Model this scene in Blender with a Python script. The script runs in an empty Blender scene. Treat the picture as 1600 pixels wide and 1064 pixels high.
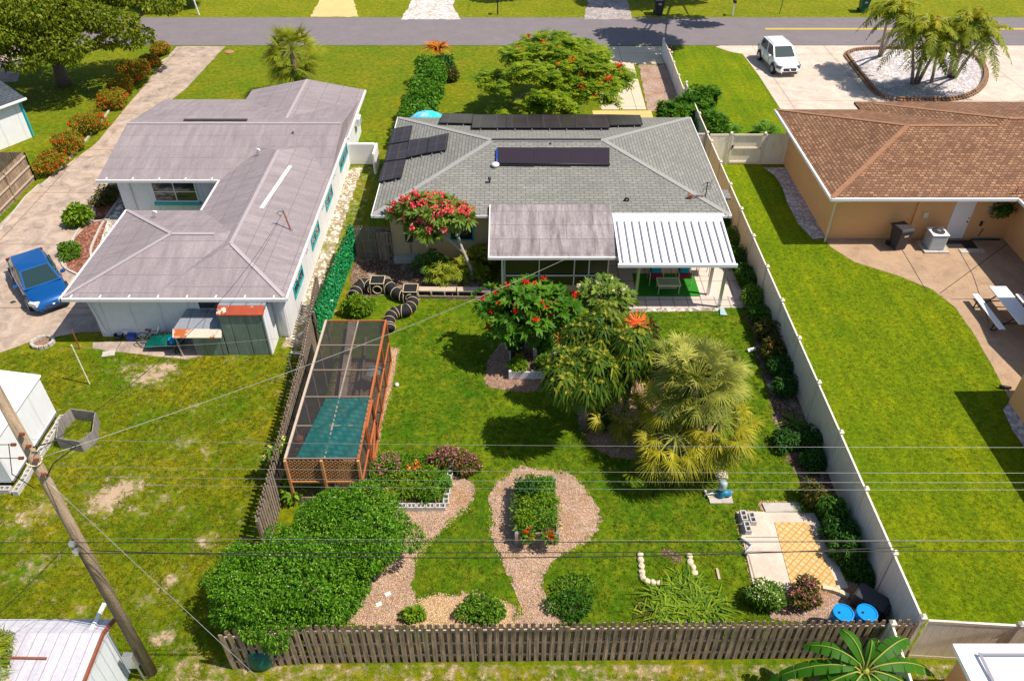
import bpy, bmesh, math, random
import numpy as np
from mathutils import Vector, Matrix
from mathutils.geometry import tessellate_polygon
random.seed(7); RNG = np.random.default_rng(11)
sc = bpy.context.scene; COL = sc.collection
R = math.radians
# ---------------- camera, sky, sun, exposure ----------------
CAMH = 21.0; FPX = 1244.0; PITCH = R(39.1); SP, CP = math.sin(PITCH), math.cos(PITCH)
cd = bpy.data.cameras.new('camera'); cam = bpy.data.objects.new('camera', cd); COL.objects.link(cam)
cam.location = (0, 0, CAMH); cam.rotation_euler = (math.pi/2 - PITCH, 0, 0)
cd.sensor_width = 36; cd.sensor_fit = 'HORIZONTAL'; cd.lens = 36*FPX/1600; cd.clip_end = 2000; cd.clip_start = .1
sc.camera = cam
sc.render.resolution_x = 1024; sc.render.resolution_y = 680
SUN = Vector((0.59, -0.13, 1.0)).normalized()
elev = math.asin(SUN.z); azim = math.atan2(SUN.x, SUN.y)
w = bpy.data.worlds.new('World'); sc.world = w; w.use_nodes = True
nt = w.node_tree; bg = nt.nodes['Background']; sky = nt.nodes.new('ShaderNodeTexSky')
sky.sky_type = 'NISHITA'; sky.sun_disc = False; sky.sun_elevation = elev; sky.sun_rotation = azim
nt.links.new(sky.outputs[0], bg.inputs[0]); bg.inputs[1].default_value = 0.11
sl = bpy.data.lights.new('sun', 'SUN'); sl.energy = 5.0; sl.angle = R(.53); sl.color = (1, .91, .78)
so = bpy.data.objects.new('sun', sl); COL.objects.link(so); so.location = (30, -10, 50)
so.rotation_euler = SUN.to_track_quat('Z', 'Y').to_euler()
sc.view_settings.view_transform = 'Standard'; sc.view_settings.look = 'None'
sc.view_settings.gamma = 1; sc.view_settings.exposure = 0.33

def G(px, py, z=0.0):
    """point of the photograph -> place on the level z"""
    v = (py-532)/FPX; d = (CAMH-z)/(SP+v*CP)
    return ((px-800)/FPX*d, d*(CP-v*SP))

# ---------------- materials ----------------
def nn(t, ty, **k):
    n = t.nodes.new(ty)
    for a, b in k.items():
        if a in n.inputs.keys(): n.inputs[a].default_value = b
        else: setattr(n, a, b)
    return n
def mixc(t, fac, a, b, bt='MIX'):
    m = t.nodes.new('ShaderNodeMix'); m.data_type = 'RGBA'; m.blend_type = bt
    for i, x in ((0, fac), (6, a), (7, b)):
        if hasattr(x, 'links'): t.links.new(x, m.inputs[i])
        elif isinstance(x, (int, float)): m.inputs[i].default_value = x
        else: m.inputs[i].default_value = (*x, 1) if len(x) == 3 else x
    return m.outputs[2]
def ramp(t, src, lo, hi, a=0.0, b=1.0):
    m = t.nodes.new('ShaderNodeMapRange'); m.inputs[1].default_value = lo; m.inputs[2].default_value = hi
    m.inputs[3].default_value = a; m.inputs[4].default_value = b; t.links.new(src, m.inputs[0]); return m.outputs[0]
def noise(t, vec, scale, detail=4, rough=.6, dist=0):
    n = nn(t, 'ShaderNodeTexNoise', Scale=scale, Detail=detail, Roughness=rough, Distortion=dist); t.links.new(vec, n.inputs['Vector']); return n.outputs['Fac']
def mul(c, k): return tuple(min(1, x*k) for x in c)
def new_mat(name):
    m = bpy.data.materials.new(name); m.use_nodes = True
    t = m.node_tree; b = t.nodes['Principled BSDF']; return m, t, b
def pos(t): return t.nodes.new('ShaderNodeNewGeometry').outputs['Position']
def objc(t): return t.nodes.new('ShaderNodeTexCoord').outputs['Object']
def uvc(t): return t.nodes.new('ShaderNodeTexCoord').outputs['UV']
def scalev(t, v, s):
    m = t.nodes.new('ShaderNodeMapping'); t.links.new(v, m.inputs[0]); m.inputs['Scale'].default_value = s; return m.outputs[0]
def bump(t, b, h, strength=.4, dist=.02):
    n = nn(t, 'ShaderNodeBump', Strength=strength, Distance=dist); t.links.new(h, n.inputs['Height']); t.links.new(n.outputs[0], b.inputs['Normal'])

def M(name, col, rough=.7, var=.15, scale=3.0, bmp=0, bscale=40, metal=0, spec=.35, dirt=None, dscale=.8, dlo=.5, dhi=.7, stretch=(1, 1, 1)):
    m, t, b = new_mat(name); p = objc(t)
    c = mixc(t, noise(t, p, scale), mul(col, 1-var), mul(col, 1+var))
    c = mixc(t, ramp(t, noise(t, p, scale*9), .3, .7), c, mixc(t, 1, c, (1-var*.6,)*3, 'MULTIPLY'))
    if dirt:
        c = mixc(t, ramp(t, noise(t, scalev(t, p, stretch), dscale, 6, .7), dlo, dhi), c, dirt)
    t.links.new(c, b.inputs['Base Color']); b.inputs['Roughness'].default_value = rough
    b.inputs['Metallic'].default_value = metal; b.inputs['Specular IOR Level'].default_value = spec
    if bmp: bump(t, b, noise(t, p, bscale, 3), bmp)
    return m

def leafmat(name, dark, light, transl=.3, third=None, rough=.45, nscale=.9):
    m, t, b = new_mat(name); at = t.nodes.new('ShaderNodeAttribute'); at.attribute_name = 'rnd'
    c = mixc(t, at.outputs['Fac'], dark, light)
    if third: c = mixc(t, ramp(t, at.outputs['Fac'], .8, 1), c, third)
    c = mixc(t, 1, c, (1.22, 1.1, .8), 'MULTIPLY')
    c = mixc(t, ramp(t, noise(t, objc(t), nscale, 2), .35, .65, 0, .45), c, mixc(t, 1, c, (.62, .78, .6), 'MULTIPLY'))
    t.links.new(c, b.inputs['Base Color']); b.inputs['Roughness'].default_value = .55; b.inputs['Specular IOR Level'].default_value = .2
    if transl:
        tr = t.nodes.new('ShaderNodeBsdfTranslucent'); t.links.new(mixc(t, 1, c, (1.0, 1.0, .5), 'MULTIPLY'), tr.inputs[0])
        ms = t.nodes.new('ShaderNodeMixShader'); ms.inputs[0].default_value = transl
        t.links.new(b.outputs[0], ms.inputs[1]); t.links.new(tr.outputs[0], ms.inputs[2])
        t.links.new(ms.outputs[0], t.nodes['Material Output'].inputs[0])
    return m

def grassmat(name, a, b_, c_, stripes=None, bare=None, fine=1.0):
    """lawn: broad, middling and fine variation, optional mowing bands, optional sand showing through"""
    m, t, b = new_mat(name); p = pos(t)
    c = mixc(t, ramp(t, noise(t, p, .35, 5), .35, .65), a, b_)
    c = mixc(t, ramp(t, noise(t, p, 1.7, 5, .7), .45, .75, 0, .8), c, c_)
    c = mixc(t, ramp(t, noise(t, p, 3.6*fine, 6, .78), .36, .64), mixc(t, 1, c, (.5, .62, .5), 'MULTIPLY'), mixc(t, 1, c, (1.42, 1.3, 1.2), 'MULTIPLY'))
    c = mixc(t, ramp(t, noise(t, p, 34*fine, 3, .7), .35, .65), mixc(t, 1, c, (.66, .7, .6), 'MULTIPLY'), mixc(t, 1, c, (1.25, 1.22, 1.3), 'MULTIPLY'))
    if stripes:
        mp = t.nodes.new('ShaderNodeMapping'); t.links.new(p, mp.inputs[0]); mp.inputs['Rotation'].default_value = (0, 0, stripes[0]); mp.inputs['Scale'].default_value = (stripes[1], .06, 1)
        c = mixc(t, ramp(t, noise(t, mp.outputs[0], 1.5, 3), .35, .65), mixc(t, 1, c, (.78, .86, .75), 'MULTIPLY'), mixc(t, 1, c, (1.16, 1.08, 1), 'MULTIPLY'))
    if bare:
        at = t.nodes.new('ShaderNodeAttribute'); at.attribute_name = 'bare'
        s = t.nodes.new('ShaderNodeMath'); s.operation = 'MULTIPLY_ADD'; s.inputs[1].default_value = 2.1
        t.links.new(noise(t, p, 3.2, 7, .72), s.inputs[0]); t.links.new(at.outputs['Fac'], s.inputs[2])
        sand = mixc(t, noise(t, p, 1.2, 5), mul(bare, .62), mul(bare, 1.15))
        straw = mixc(t, .55, c, mul(bare, .7))
        n2 = t.nodes.new('ShaderNodeMath'); n2.operation = 'MULTIPLY_ADD'; n2.inputs[1].default_value = .3; t.links.new(noise(t, p, 14, 4, .8), n2.inputs[0]); s0 = t.nodes.new('ShaderNodeMath'); s0.operation = 'SUBTRACT'; s0.inputs[1].default_value = .5; t.links.new(s.outputs[0], s0.inputs[0]); t.links.new(s0.outputs[0], n2.inputs[2])
        c = mixc(t, ramp(t, n2.outputs[0], .95, 1.1, 0, .85), c, straw)
        c = mixc(t, ramp(t, n2.outputs[0], 1.17, 1.24), c, sand)
    t.links.new(c, b.inputs['Base Color']); b.inputs['Roughness'].default_value = .9; b.inputs['Specular IOR Level'].default_value = .1
    bump(t, b, noise(t, p, 22*fine, 5, .75), .8, .06)
    return m

def gritmat(name, a, b_, c_, scale=14, bmp=.8, patch=None):
    """mulch, shell, gravel: cells of different tone"""
    m, t, b = new_mat(name); p = pos(t)
    v = nn(t, 'ShaderNodeTexVoronoi', Scale=scale); t.links.new(p, v.inputs['Vector'])
    sp = t.nodes.new('ShaderNodeSeparateColor'); t.links.new(v.outputs['Color'], sp.inputs[0])
    c = mixc(t, ramp(t, sp.outputs[0], 0, .6), a, b_); c = mixc(t, ramp(t, sp.outputs[1], .68, .75), c, c_)
    c = mixc(t, ramp(t, noise(t, p, .9, 6, .7), .35, .65), mixc(t, 1, c, (.72, .68, .64), 'MULTIPLY'), c)
    if patch: c = mixc(t, ramp(t, noise(t, p, patch[1], 6, .7), patch[2], patch[2]+.1), c, patch[0])
    t.links.new(c, b.inputs['Base Color']); b.inputs['Roughness'].default_value = .95; b.inputs['Specular IOR Level'].default_value = .1
    bump(t, b, v.outputs['Distance'], bmp, .05); return m

def pavemat(name, col, stain, warm=None, joint=None, seed=0, amt=.75):
    """weathered concrete: blotches, streaks, hairline cracks, optional joints (spacing x, y)"""
    m, t, b = new_mat(name); p0 = pos(t); mp = t.nodes.new('ShaderNodeMapping'); t.links.new(p0, mp.inputs[0]); mp.inputs['Location'].default_value = (seed*7.3, seed*3.1, seed); p = mp.outputs[0]
    c = mixc(t, noise(t, p, .5, 6), mul(col, .85), mul(col, 1.12))
    c = mixc(t, ramp(t, noise(t, p, 1.1, 8, .75, .6), .42, .68, 0, amt), c, stain)
    if warm: c = mixc(t, ramp(t, noise(t, p, .45, 6, .7), .5, .72, 0, .7), c, warm)
    c = mixc(t, ramp(t, noise(t, p, 28, 4, .8), .3, .7), mixc(t, 1, c, (.86, .86, .86), 'MULTIPLY'), mixc(t, 1, c, (1.1, 1.1, 1.1), 'MULTIPLY'))
    if joint:
        br = nn(t, 'ShaderNodeTexBrick', Scale=1.0); br.offset = 0; br.inputs['Brick Width'].default_value = joint[0]; br.inputs['Row Height'].default_value = joint[1]
        br.inputs['Mortar Size'].default_value = .025; br.inputs['Color1'].default_value = br.inputs['Color2'].default_value = (1, 1, 1, 1); br.inputs['Mortar'].default_value = (.5, .47, .43, 1)
        t.links.new(p, br.inputs[0]); c = mixc(t, 1, c, br.outputs[0], 'MULTIPLY')
    t.links.new(c, b.inputs['Base Color']); b.inputs['Roughness'].default_value = .9; b.inputs['Specular IOR Level'].default_value = .2
    bump(t, b, noise(t, p, 30, 4), .3, .01); return m

def roofmat(name, a, b_, line, bw, bh, mortar=.02, streak=.3, stain=None, scol=None, bmp=.5, light=None, offset=.5, rot=0):
    m, t, b = new_mat(name); u = uvc(t)
    if rot: mp = t.nodes.new('ShaderNodeMapping'); t.links.new(u, mp.inputs[0]); mp.inputs['Rotation'].default_value = (0, 0, rot); u = mp.outputs[0]
    br = nn(t, 'ShaderNodeTexBrick', Scale=1.0); br.offset = offset; br.inputs['Brick Width'].default_value = bw; br.inputs['Row Height'].default_value = bh
    br.inputs['Mortar Size'].default_value = mortar; br.inputs['Mortar Smooth'].default_value = .3
    br.inputs['Color1'].default_value = (*a, 1); br.inputs['Color2'].default_value = (*b_, 1); br.inputs['Mortar'].default_value = (*line, 1); t.links.new(u, br.inputs[0])
    c = br.outputs[0]
    c = mixc(t, ramp(t, noise(t, u, 9, 5, .8), .3, .7), mixc(t, 1, c, (.8, .8, .8), 'MULTIPLY'), mixc(t, 1, c, (1.2, 1.2, 1.2), 'MULTIPLY'))
    c = mixc(t, ramp(t, noise(t, scalev(t, u, (1.7, .3, 1)), 1.6, 6, .72), .35, .7, 0, streak), c, stain or mul(a, .5))
    c = mixc(t, ramp(t, noise(t, u, .35, 4), .35, .65, 0, .4), c, mixc(t, 1, c, scol or (.75, .75, .78), 'MULTIPLY'))
    if light:
        b2 = nn(t, 'ShaderNodeTexBrick', Scale=1.0); b2.offset = .5; b2.inputs['Brick Width'].default_value = bw; b2.inputs['Row Height'].default_value = bh
        b2.inputs['Mortar Size'].default_value = bh*.2; b2.inputs['Color1'].default_value = (0, 0, 0, 1); b2.inputs['Color2'].default_value = (0, 0, 0, 1); b2.inputs['Mortar'].default_value = (1, 1, 1, 1)
        t.links.new(u, b2.inputs[0]); sp = t.nodes.new('ShaderNodeMath'); sp.operation = 'MULTIPLY'
        t.links.new(ramp(t, noise(t, scalev(t, u, (1, .8, 1)), 7, 2, .5), .5, .6, .12, .9), sp.inputs[0]); t.links.new(ramp(t, noise(t, u, 1.1, 5, .8), .35, .6, .25, 1), sp.inputs[1])
        c = mixc(t, sp.outputs[0], c, light)
    t.links.new(c, b.inputs['Base Color']); b.inputs['Roughness'].default_value = .9; b.inputs['Specular IOR Level'].default_value = .15
    bump(t, b, br.outputs['Fac'], -bmp, .02); return m

def groovemat(name, col, sp, axis='U', depth=.5, rough=.6, metal=0, line=.6, var=.08, dirt=None, dlo=.55, dhi=.75):
    """boards, corrugation or standing seams running up the face (U) or across it (V)"""
    m, t, b = new_mat(name); u = uvc(t); s = t.nodes.new('ShaderNodeSeparateXYZ'); t.links.new(u, s.inputs[0])
    md = t.nodes.new('ShaderNodeMath'); md.operation = 'PINGPONG'; md.inputs[1].default_value = sp/2; t.links.new(s.outputs[0 if axis == 'U' else 1], md.inputs[0])
    g = ramp(t, md.outputs[0], 0, sp*.07)
    c = mixc(t, noise(t, u, 3, 5), mul(col, 1-var), mul(col, 1+var))
    c = mixc(t, ramp(t, noise(t, scalev(t, u, (8, .6, 1) if axis == 'U' else (.6, 8, 1)), 2, 5), .35, .7), c, mixc(t, 1, c, (1-var*1.4,)*3, 'MULTIPLY'))
    if dirt: c = mixc(t, ramp(t, noise(t, scalev(t, u, (2.5, .7, 1)), 1.5, 6, .7), dlo, dhi), c, dirt)
    c = mixc(t, g, mixc(t, 1, c, (line,)*3, 'MULTIPLY'), c)
    t.links.new(c, b.inputs['Base Color']); b.inputs['Roughness'].default_value = rough; b.inputs['Metallic'].default_value = metal
    b.inputs['Specular IOR Level'].default_value = .3
    bump(t, b, g, depth, .02); return m

def netmat(name, col, alpha):
    m, t, b = new_mat(name); b.inputs['Base Color'].default_value = (*col, 1); b.inputs['Roughness'].default_value = .6
    tr = t.nodes.new('ShaderNodeBsdfTransparent'); ms = t.nodes.new('ShaderNodeMixShader')
    t.links.new(ramp(t, noise(t, objc(t), 1.3, 4), .3, .7, alpha*.85, min(1, alpha*1.12)), ms.inputs[0])
    t.links.new(tr.outputs[0], ms.inputs[1]); t.links.new(b.outputs[0], ms.inputs[2]); t.links.new(ms.outputs[0], t.nodes['Material Output'].inputs[0]); return m

def glassmat(name, col=(.02, .03, .035), rough=.06):
    m, t, b = new_mat(name); b.inputs['Base Color'].default_value = (*col, 1); b.inputs['Roughness'].default_value = rough; b.inputs['Specular IOR Level'].default_value = .9; return m
def paint(name, col, rough=.25, coat=.6, metal=0):
    m, t, b = new_mat(name); b.inputs['Base Color'].default_value = (*col, 1); b.inputs['Roughness'].default_value = rough; b.inputs['Metallic'].default_value = metal
    b.inputs['Coat Weight'].default_value = coat; b.inputs['Coat Roughness'].default_value = .05; return m

# ---------------- mesh building ----------------
def tag(o, label=None, cat=None, group=None, kind=None):
    if label: o['label'] = label
    if cat: o['category'] = cat
    if group: o['group'] = group
    if kind: o['kind'] = kind
    return o
ORG = {}
def root(name, label, cat, loc, group=None, rz=0):
    o = bpy.data.objects.new(name, None); COL.objects.link(o); o.empty_display_size = .2
    o.location = (*loc, 0) if len(loc) == 2 else loc; o.rotation_euler = (0, 0, rz)
    ORG[o.name] = Vector(o.location); return tag(o, label, cat, group)
def link_mesh(name, me, mat, parent, V):
    """V: world coordinates (n,3). With a parent, the mesh is placed in the parent's own frame."""
    me.materials.append(mat); o = bpy.data.objects.new(name, me); COL.objects.link(o)
    if parent is not None:
        r = parent
        while r.parent: r = r.parent
        org = ORG[r.name]; off = np.array(org)
        o.parent = parent
        if parent is not r:
            pass
    else:
        mn, mx = V.min(0), V.max(0); off = np.array([(mn[0]+mx[0])/2, (mn[1]+mx[1])/2, mn[2]])
        o.location = off; ORG[o.name] = Vector(off)
    return o, off
def fill_mesh(name, V, loops, starts, mat, parent, smooth=False, attrs=None, uv=False, local=False):
    me = bpy.data.meshes.new(name); V = np.asarray(V, dtype=np.float32)
    o, off = link_mesh(name, me, mat, parent, V)
    W = V if (local and parent is not None) else (V - off.astype(np.float32))
    me.vertices.add(len(V)); me.vertices.foreach_set('co', W.ravel())
    me.loops.add(len(loops)); me.loops.foreach_set('vertex_index', np.asarray(loops, dtype=np.int32))
    me.polygons.add(len(starts)); me.polygons.foreach_set('loop_start', np.asarray(starts, dtype=np.int32))
    me.update(calc_edges=True)
    me.polygons.foreach_set('use_smooth', np.full(len(starts), bool(smooth)))
    if attrs:
        for k, a in attrs.items():
            at = me.attributes.new(k, 'FLOAT', 'POINT'); at.data.foreach_set('value', np.asarray(a, dtype=np.float32))
    if uv:
        ul = me.uv_layers.new(name='UVMap'); co = V
        data = np.zeros((len(loops), 2), dtype=np.float32)
        for p in me.polygons:
            n = p.normal; u = Vector((0, 0, 1)).cross(n)
            if u.length < 1e-3: u = Vector((1, 0, 0))
            u.normalize(); v = n.cross(u)
            for li in p.loop_indices:
                q = Vector(co[me.loops[li].vertex_index].tolist()); data[li] = (q.dot(u), q.dot(v))
        ul.data.foreach_set('uv', data.ravel())
    me.update(); return o

class MB:
    def __init__(s): s.v = []; s.f = []
    def poly(s, *pts):
        n = len(s.v); s.v += [tuple(p) for p in pts]; s.f.append(tuple(range(n, n+len(pts)))); return s
    def hexa(s, b, t):
        """b, t: four bottom and four top corners, both anticlockwise from above"""
        n = len(s.v); s.v += [tuple(p) for p in b] + [tuple(p) for p in t]
        s.f += [(n+3, n+2, n+1, n), (n+4, n+5, n+6, n+7)] + [(n+i, n+(i+1) % 4, n+4+(i+1) % 4, n+4+i) for i in range(4)]; return s
    def box(s, x0, y0, z0, x1, y1, z1):
        if x0 > x1: x0, x1 = x1, x0
        if y0 > y1: y0, y1 = y1, y0
        q = [(x0, y0), (x1, y0), (x1, y1), (x0, y1)]
        return s.hexa([(*p, z0) for p in q], [(*p, z1) for p in q])
    def cbox(s, c, sx, sy, sz, rz=0):
        """box standing on c"""
        co, si = math.cos(rz), math.sin(rz); q = [(c[0]+co*x-si*y, c[1]+si*x+co*y) for x, y in ((-sx/2, -sy/2), (sx/2, -sy/2), (sx/2, sy/2), (-sx/2, sy/2))]
        return s.hexa([(*p, c[2]) for p in q], [(*p, c[2]+sz) for p in q])
    def bar(s, a, b, w, h=None, up=(0, 0, 1)):
        a, b = Vector(a), Vector(b); h = h or w; d = (b-a).normalized(); u = Vector(up)
        if abs(d.dot(u)) > .98: u = Vector((0, 1, 0))
        x = d.cross(u).normalized()*w/2; y = x.cross(d).normalized()*h/2
        q = [-x-y, x-y, x+y, -x+y]; n = len(s.v); s.v += [tuple(a+k) for k in q]+[tuple(b+k) for k in q]
        s.f += [(n, n+1, n+2, n+3), (n+7, n+6, n+5, n+4)]+[(n+(i+1) % 4, n+i, n+4+i, n+4+(i+1) % 4) for i in range(4)]; return s
    def tube(s, pts, r, n=8, cap=True):
        pts = [Vector(p) for p in pts]; rs = r if hasattr(r, '__len__') else [r]*len(pts); st = len(s.v); prev = None
        for i, p in enumerate(pts):
            d = (pts[min(i+1, len(pts)-1)]-pts[max(i-1, 0)]).normalized()
            if prev is None: a = d.cross(Vector((0, 0, 1))); a = a if a.length > 1e-3 else Vector((1, 0, 0))
            else: a = prev - d*prev.dot(d)
            a.normalize(); prev = a; b = d.cross(a)
            for k in range(n):
                t = 2*math.pi*k/n; s.v.append(tuple(p+(a*math.cos(t)+b*math.sin(t))*rs[i]))
        for i in range(len(pts)-1):
            for k in range(n): s.f.append((st+i*n+k, st+i*n+(k+1) % n, st+(i+1)*n+(k+1) % n, st+(i+1)*n+k))
        if cap: s.f += [tuple(st+k for k in reversed(range(n))), tuple(st+(len(pts)-1)*n+k for k in range(n))]
        return s
    def lathe(s, c, prof, n=20, sx=1, sy=1, rz=0):
        st = len(s.v)
        for r, z in prof:
            for k in range(n):
                t = 2*math.pi*k/n; x, y = r*sx*math.cos(t), r*sy*math.sin(t); s.v.append((c[0]+x*math.cos(rz)-y*math.sin(rz), c[1]+x*math.sin(rz)+y*math.cos(rz), c[2]+z))
        for i in range(len(prof)-1):
            for k in range(n): s.f.append((st+i*n+k, st+i*n+(k+1) % n, st+(i+1)*n+(k+1) % n, st+(i+1)*n+k))
        s.f.append(tuple(st+k for k in reversed(range(n)))); s.f.append(tuple(st+(len(prof)-1)*n+k for k in range(n))); return s
    def ball(s, c, r, n=10, sz=1): 
        return s.lathe((c[0], c[1], c[2]), [(max(.001, r*math.sin(math.pi*i/6)), -r*sz*math.cos(math.pi*i/6)) for i in range(7)], n)
    def prism(s, poly, z0, z1):
        tris = tessellate_polygon([[Vector((*p, 0)) for p in poly]]); n = len(s.v); k = len(poly)
        area = sum(poly[i][0]*poly[(i+1) % k][1]-poly[(i+1) % k][0]*poly[i][1] for i in range(k))
        s.v += [(*p, z0) for p in poly]+[(*p, z1) for p in poly]
        for t in tris:
            a, b, c = (Vector(poly[i]) for i in t); cr = (b-a).x*(c-a).y-(b-a).y*(c-a).x
            t = t if cr > 0 else t[::-1]; s.f.append(tuple(n+k+i for i in t)); s.f.append(tuple(n+i for i in reversed(t)))
        for i in range(k):
            j = (i+1) % k; f = (n+i, n+j, n+k+j, n+k+i); s.f.append(f if area > 0 else f[::-1])
        return s
    def build(s, name, mat, parent=None, smooth=False, uv=False, bevel=0, local=False, subsurf=0):
        loops = [i for f in s.f for i in f]; st = np.cumsum([0]+[len(f) for f in s.f[:-1]])
        o = fill_mesh(name, s.v, loops, st, mat, parent, smooth, None, uv, local)
        if bevel:
            md = o.modifiers.new('bevel', 'BEVEL'); md.width = bevel; md.segments = 2; md.limit_method = 'ANGLE'
        if subsurf:
            bm = bmesh.new(); bm.from_mesh(o.data); bmesh.ops.remove_doubles(bm, verts=bm.verts, dist=1e-4); bm.to_mesh(o.data); bm.free()
            md = o.modifiers.new('sub', 'SUBSURF'); md.levels = md.render_levels = subsurf
        return o
def children(o): return [c for c in bpy.data.objects if c.parent == o]
def copy_tree(o, parent=None):
    c = o.copy(); COL.objects.link(c); c.parent = parent
    for ch in children(o): copy_tree(ch, c)
    return c

# ---------------- foliage ----------------
def nrm(a): return a/np.maximum(np.linalg.norm(a, axis=-1, keepdims=True), 1e-6)
def strips(P, D, S, L, W, droop=0.0, prof=(.1, 1, .1), rnd=None):
    """bent tapering blades: base P, direction D, width direction S, length L, width W, sag"""
    n = len(P); k = len(prof); L = np.broadcast_to(L, n)[:, None]; W = np.broadcast_to(W, n)[:, None]; dr = np.broadcast_to(droop, n)[:, None]
    V = np.zeros((n, k*2, 3), dtype=np.float32)
    for i, w_ in enumerate(prof):
        t = i/(k-1); c = P + D*L*t; c = c - np.array([0, 0, 1.])*dr*L*t*t
        V[:, 2*i] = c - S*W*w_/2; V[:, 2*i+1] = c + S*W*w_/2
    base = (np.arange(n)*2*k)[:, None, None]
    q = np.array([[2*i, 2*i+1, 2*i+3, 2*i+2] for i in range(k-1)])[None]
    F = (base+q).reshape(-1, 4)
    r = RNG.random(n) if rnd is None else rnd
    return V.reshape(-1, 3), F, np.repeat(r, 2*k)
def build_strips(name, parts, mat, parent=None):
    Vs, Fs, Rs, o = [], [], [], 0
    for V, F, r in parts: Vs.append(V); Fs.append(F+o); Rs.append(r); o += len(V)
    V = np.concatenate(Vs); F = np.concatenate(Fs); r = np.concatenate(Rs)
    return fill_mesh(name, V, F.ravel(), np.arange(len(F))*4, mat, parent, False, {'rnd': r})
def rand_dirs(n): return nrm(RNG.normal(size=(n, 3)))
def side_of(D, up=None):
    a = rand_dirs(len(D)) if up is None else up
    return nrm(np.cross(D, a))
def blob_points(blobs, n, shell=.3, up=0.0):
    """points near the outside of a set of ellipsoids (cx,cy,cz,rx,ry,rz); hidden ones dropped"""
    B = np.array(blobs, dtype=float); a = (B[:, 3]*B[:, 4]+B[:, 4]*B[:, 5]+B[:, 3]*B[:, 5]); a /= a.sum()
    k = RNG.choice(len(B), size=int(n*1.5), p=a); d = rand_dirs(len(k)); d[:, 2] = np.where(d[:, 2] < -.2, d[:, 2]*(1-up), d[:, 2]); d = nrm(d)
    rr = 1-shell*RNG.random(len(k))**1.5
    P = B[k, :3]+d*B[k, 3:]*rr[:, None]; N = nrm(d/B[k, 3:]**1)
    ins = np.zeros(len(k), dtype=int)
    for b in B: ins += (np.sum(((P-b[:3])/b[3:])**2, axis=1) < .5)
    keep = (ins < 1) | (RNG.random(len(k)) < .25); keep &= P[:, 2] > .02
    return P[keep][:n], N[keep][:n]
def lumps(c, r, k, f=.42, flat=0.0, low=-.25):
    """k lumps set round an ellipsoid c, r so the outline is uneven"""
    out = [(*c, r[0]*.72, r[1]*.72, r[2]*.72)]
    for i in range(k):
        d = rand_dirs(1)[0]; d[2] = max(low, abs(d[2]) if random.random() < .7 else d[2]); d /= np.linalg.norm(d)
        q = random.uniform(.5, .82); s = f*random.uniform(.65, 1.2)
        out.append((c[0]+d[0]*r[0]*q, c[1]+d[1]*r[1]*q, c[2]+d[2]*r[2]*q, r[0]*s, r[1]*s, r[2]*s*(1-flat)))
    return out
def leaves(blobs, n, L, W, mat, name='foliage', parent=None, droop=.3, out=.5, shell=.35, up=0):
    P, N = blob_points(blobs, n, shell, up); n = len(P)
    D = nrm(rand_dirs(n)+N*out*2); S = side_of(D)
    # leaf face turned outwards
    S = nrm(np.cross(D, nrm(N+rand_dirs(n)*.7)))
    k = .6+.8*RNG.random(n)
    return build_strips(name, [strips(P, D, S, L*k, W*k, droop, (.15, 1, .1))], mat, parent)
def rosettes(P, N, k, L, W, droop, tilt=.5, prof=(.25, 1, .1)):
    """k leaves round each point P, opening round axis N"""
    n = len(P); A = np.repeat(N, k, 0); Q = np.repeat(P, k, 0); a = side_of(A, np.tile([[.31, .2, .93]], (n*k, 1))); b = np.cross(A, a)
    ph = np.tile(np.arange(k)*2*math.pi/k, n)+np.repeat(RNG.random(n)*6, k)+RNG.normal(size=n*k)*.2
    R_ = a*np.cos(ph)[:, None]+b*np.sin(ph)[:, None]; ti = tilt+RNG.normal(size=n*k)*.2
    D = nrm(A*ti[:, None]+R_); S = nrm(np.cross(D, A)); s = .7+.5*RNG.random(n*k)
    r = np.clip(np.repeat(RNG.random(n), k)*.6+RNG.random(n*k)*.4, 0, 1)
    return strips(Q, D, S, L*s, W*s, droop, prof, r)
def flowers(P, mat, parent, k=14, r=.12, size=.05, name='blossoms'):
    n = len(P); Q = np.repeat(P, k, 0)+rand_dirs(n*k)*r*RNG.random((n*k, 1)); D = nrm(rand_dirs(n*k)+np.array([0, 0, .6])); S = side_of(D)
    return build_strips(name, [strips(Q, D, S, size, size*.8, .1, (.6, 1, .5))], mat, parent)
def shrub(name, label, c, r, n, L, W, mat, group=None, fl=None, nf=0, frad=.1, fsize=.05, fk=12, lump=9, z0=0.0, stem=True, droop=.3, f=.45, shell=.35, cat=None):
    """bushy plant standing on c=(x,y): radii r=(rx,ry,rz)"""
    o = root(name, label, cat or name.split('_')[-1], (c[0], c[1], z0), group); cz = z0+r[2]*.85
    B = lumps((c[0], c[1], cz), r, lump, f); leaves(B, n, L, W, mat, parent=o, droop=droop, shell=shell)
    if fl:
        P, N = blob_points([b for b in B], nf*3, .02); P = P[(N[:, 2] > .15) if name != 'flowering_shrub' or frad != .09 or fk != 12 else ((N[:, 2] < .45) & (N[:, 2] > -.5))][:nf]; flowers(P, fl, o, fk, frad, fsize)
    if stem:
        m = MB()
        for i in range(4):
            a = i*1.6+random.random(); m.tube([(c[0]+.05*math.cos(a), c[1]+.05*math.sin(a), z0), (c[0]+r[0]*.4*math.cos(a), c[1]+r[1]*.4*math.sin(a), cz)], [.03, .012], 5)
        m.build('stem', MAT['bark'], o)
    return o
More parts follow.
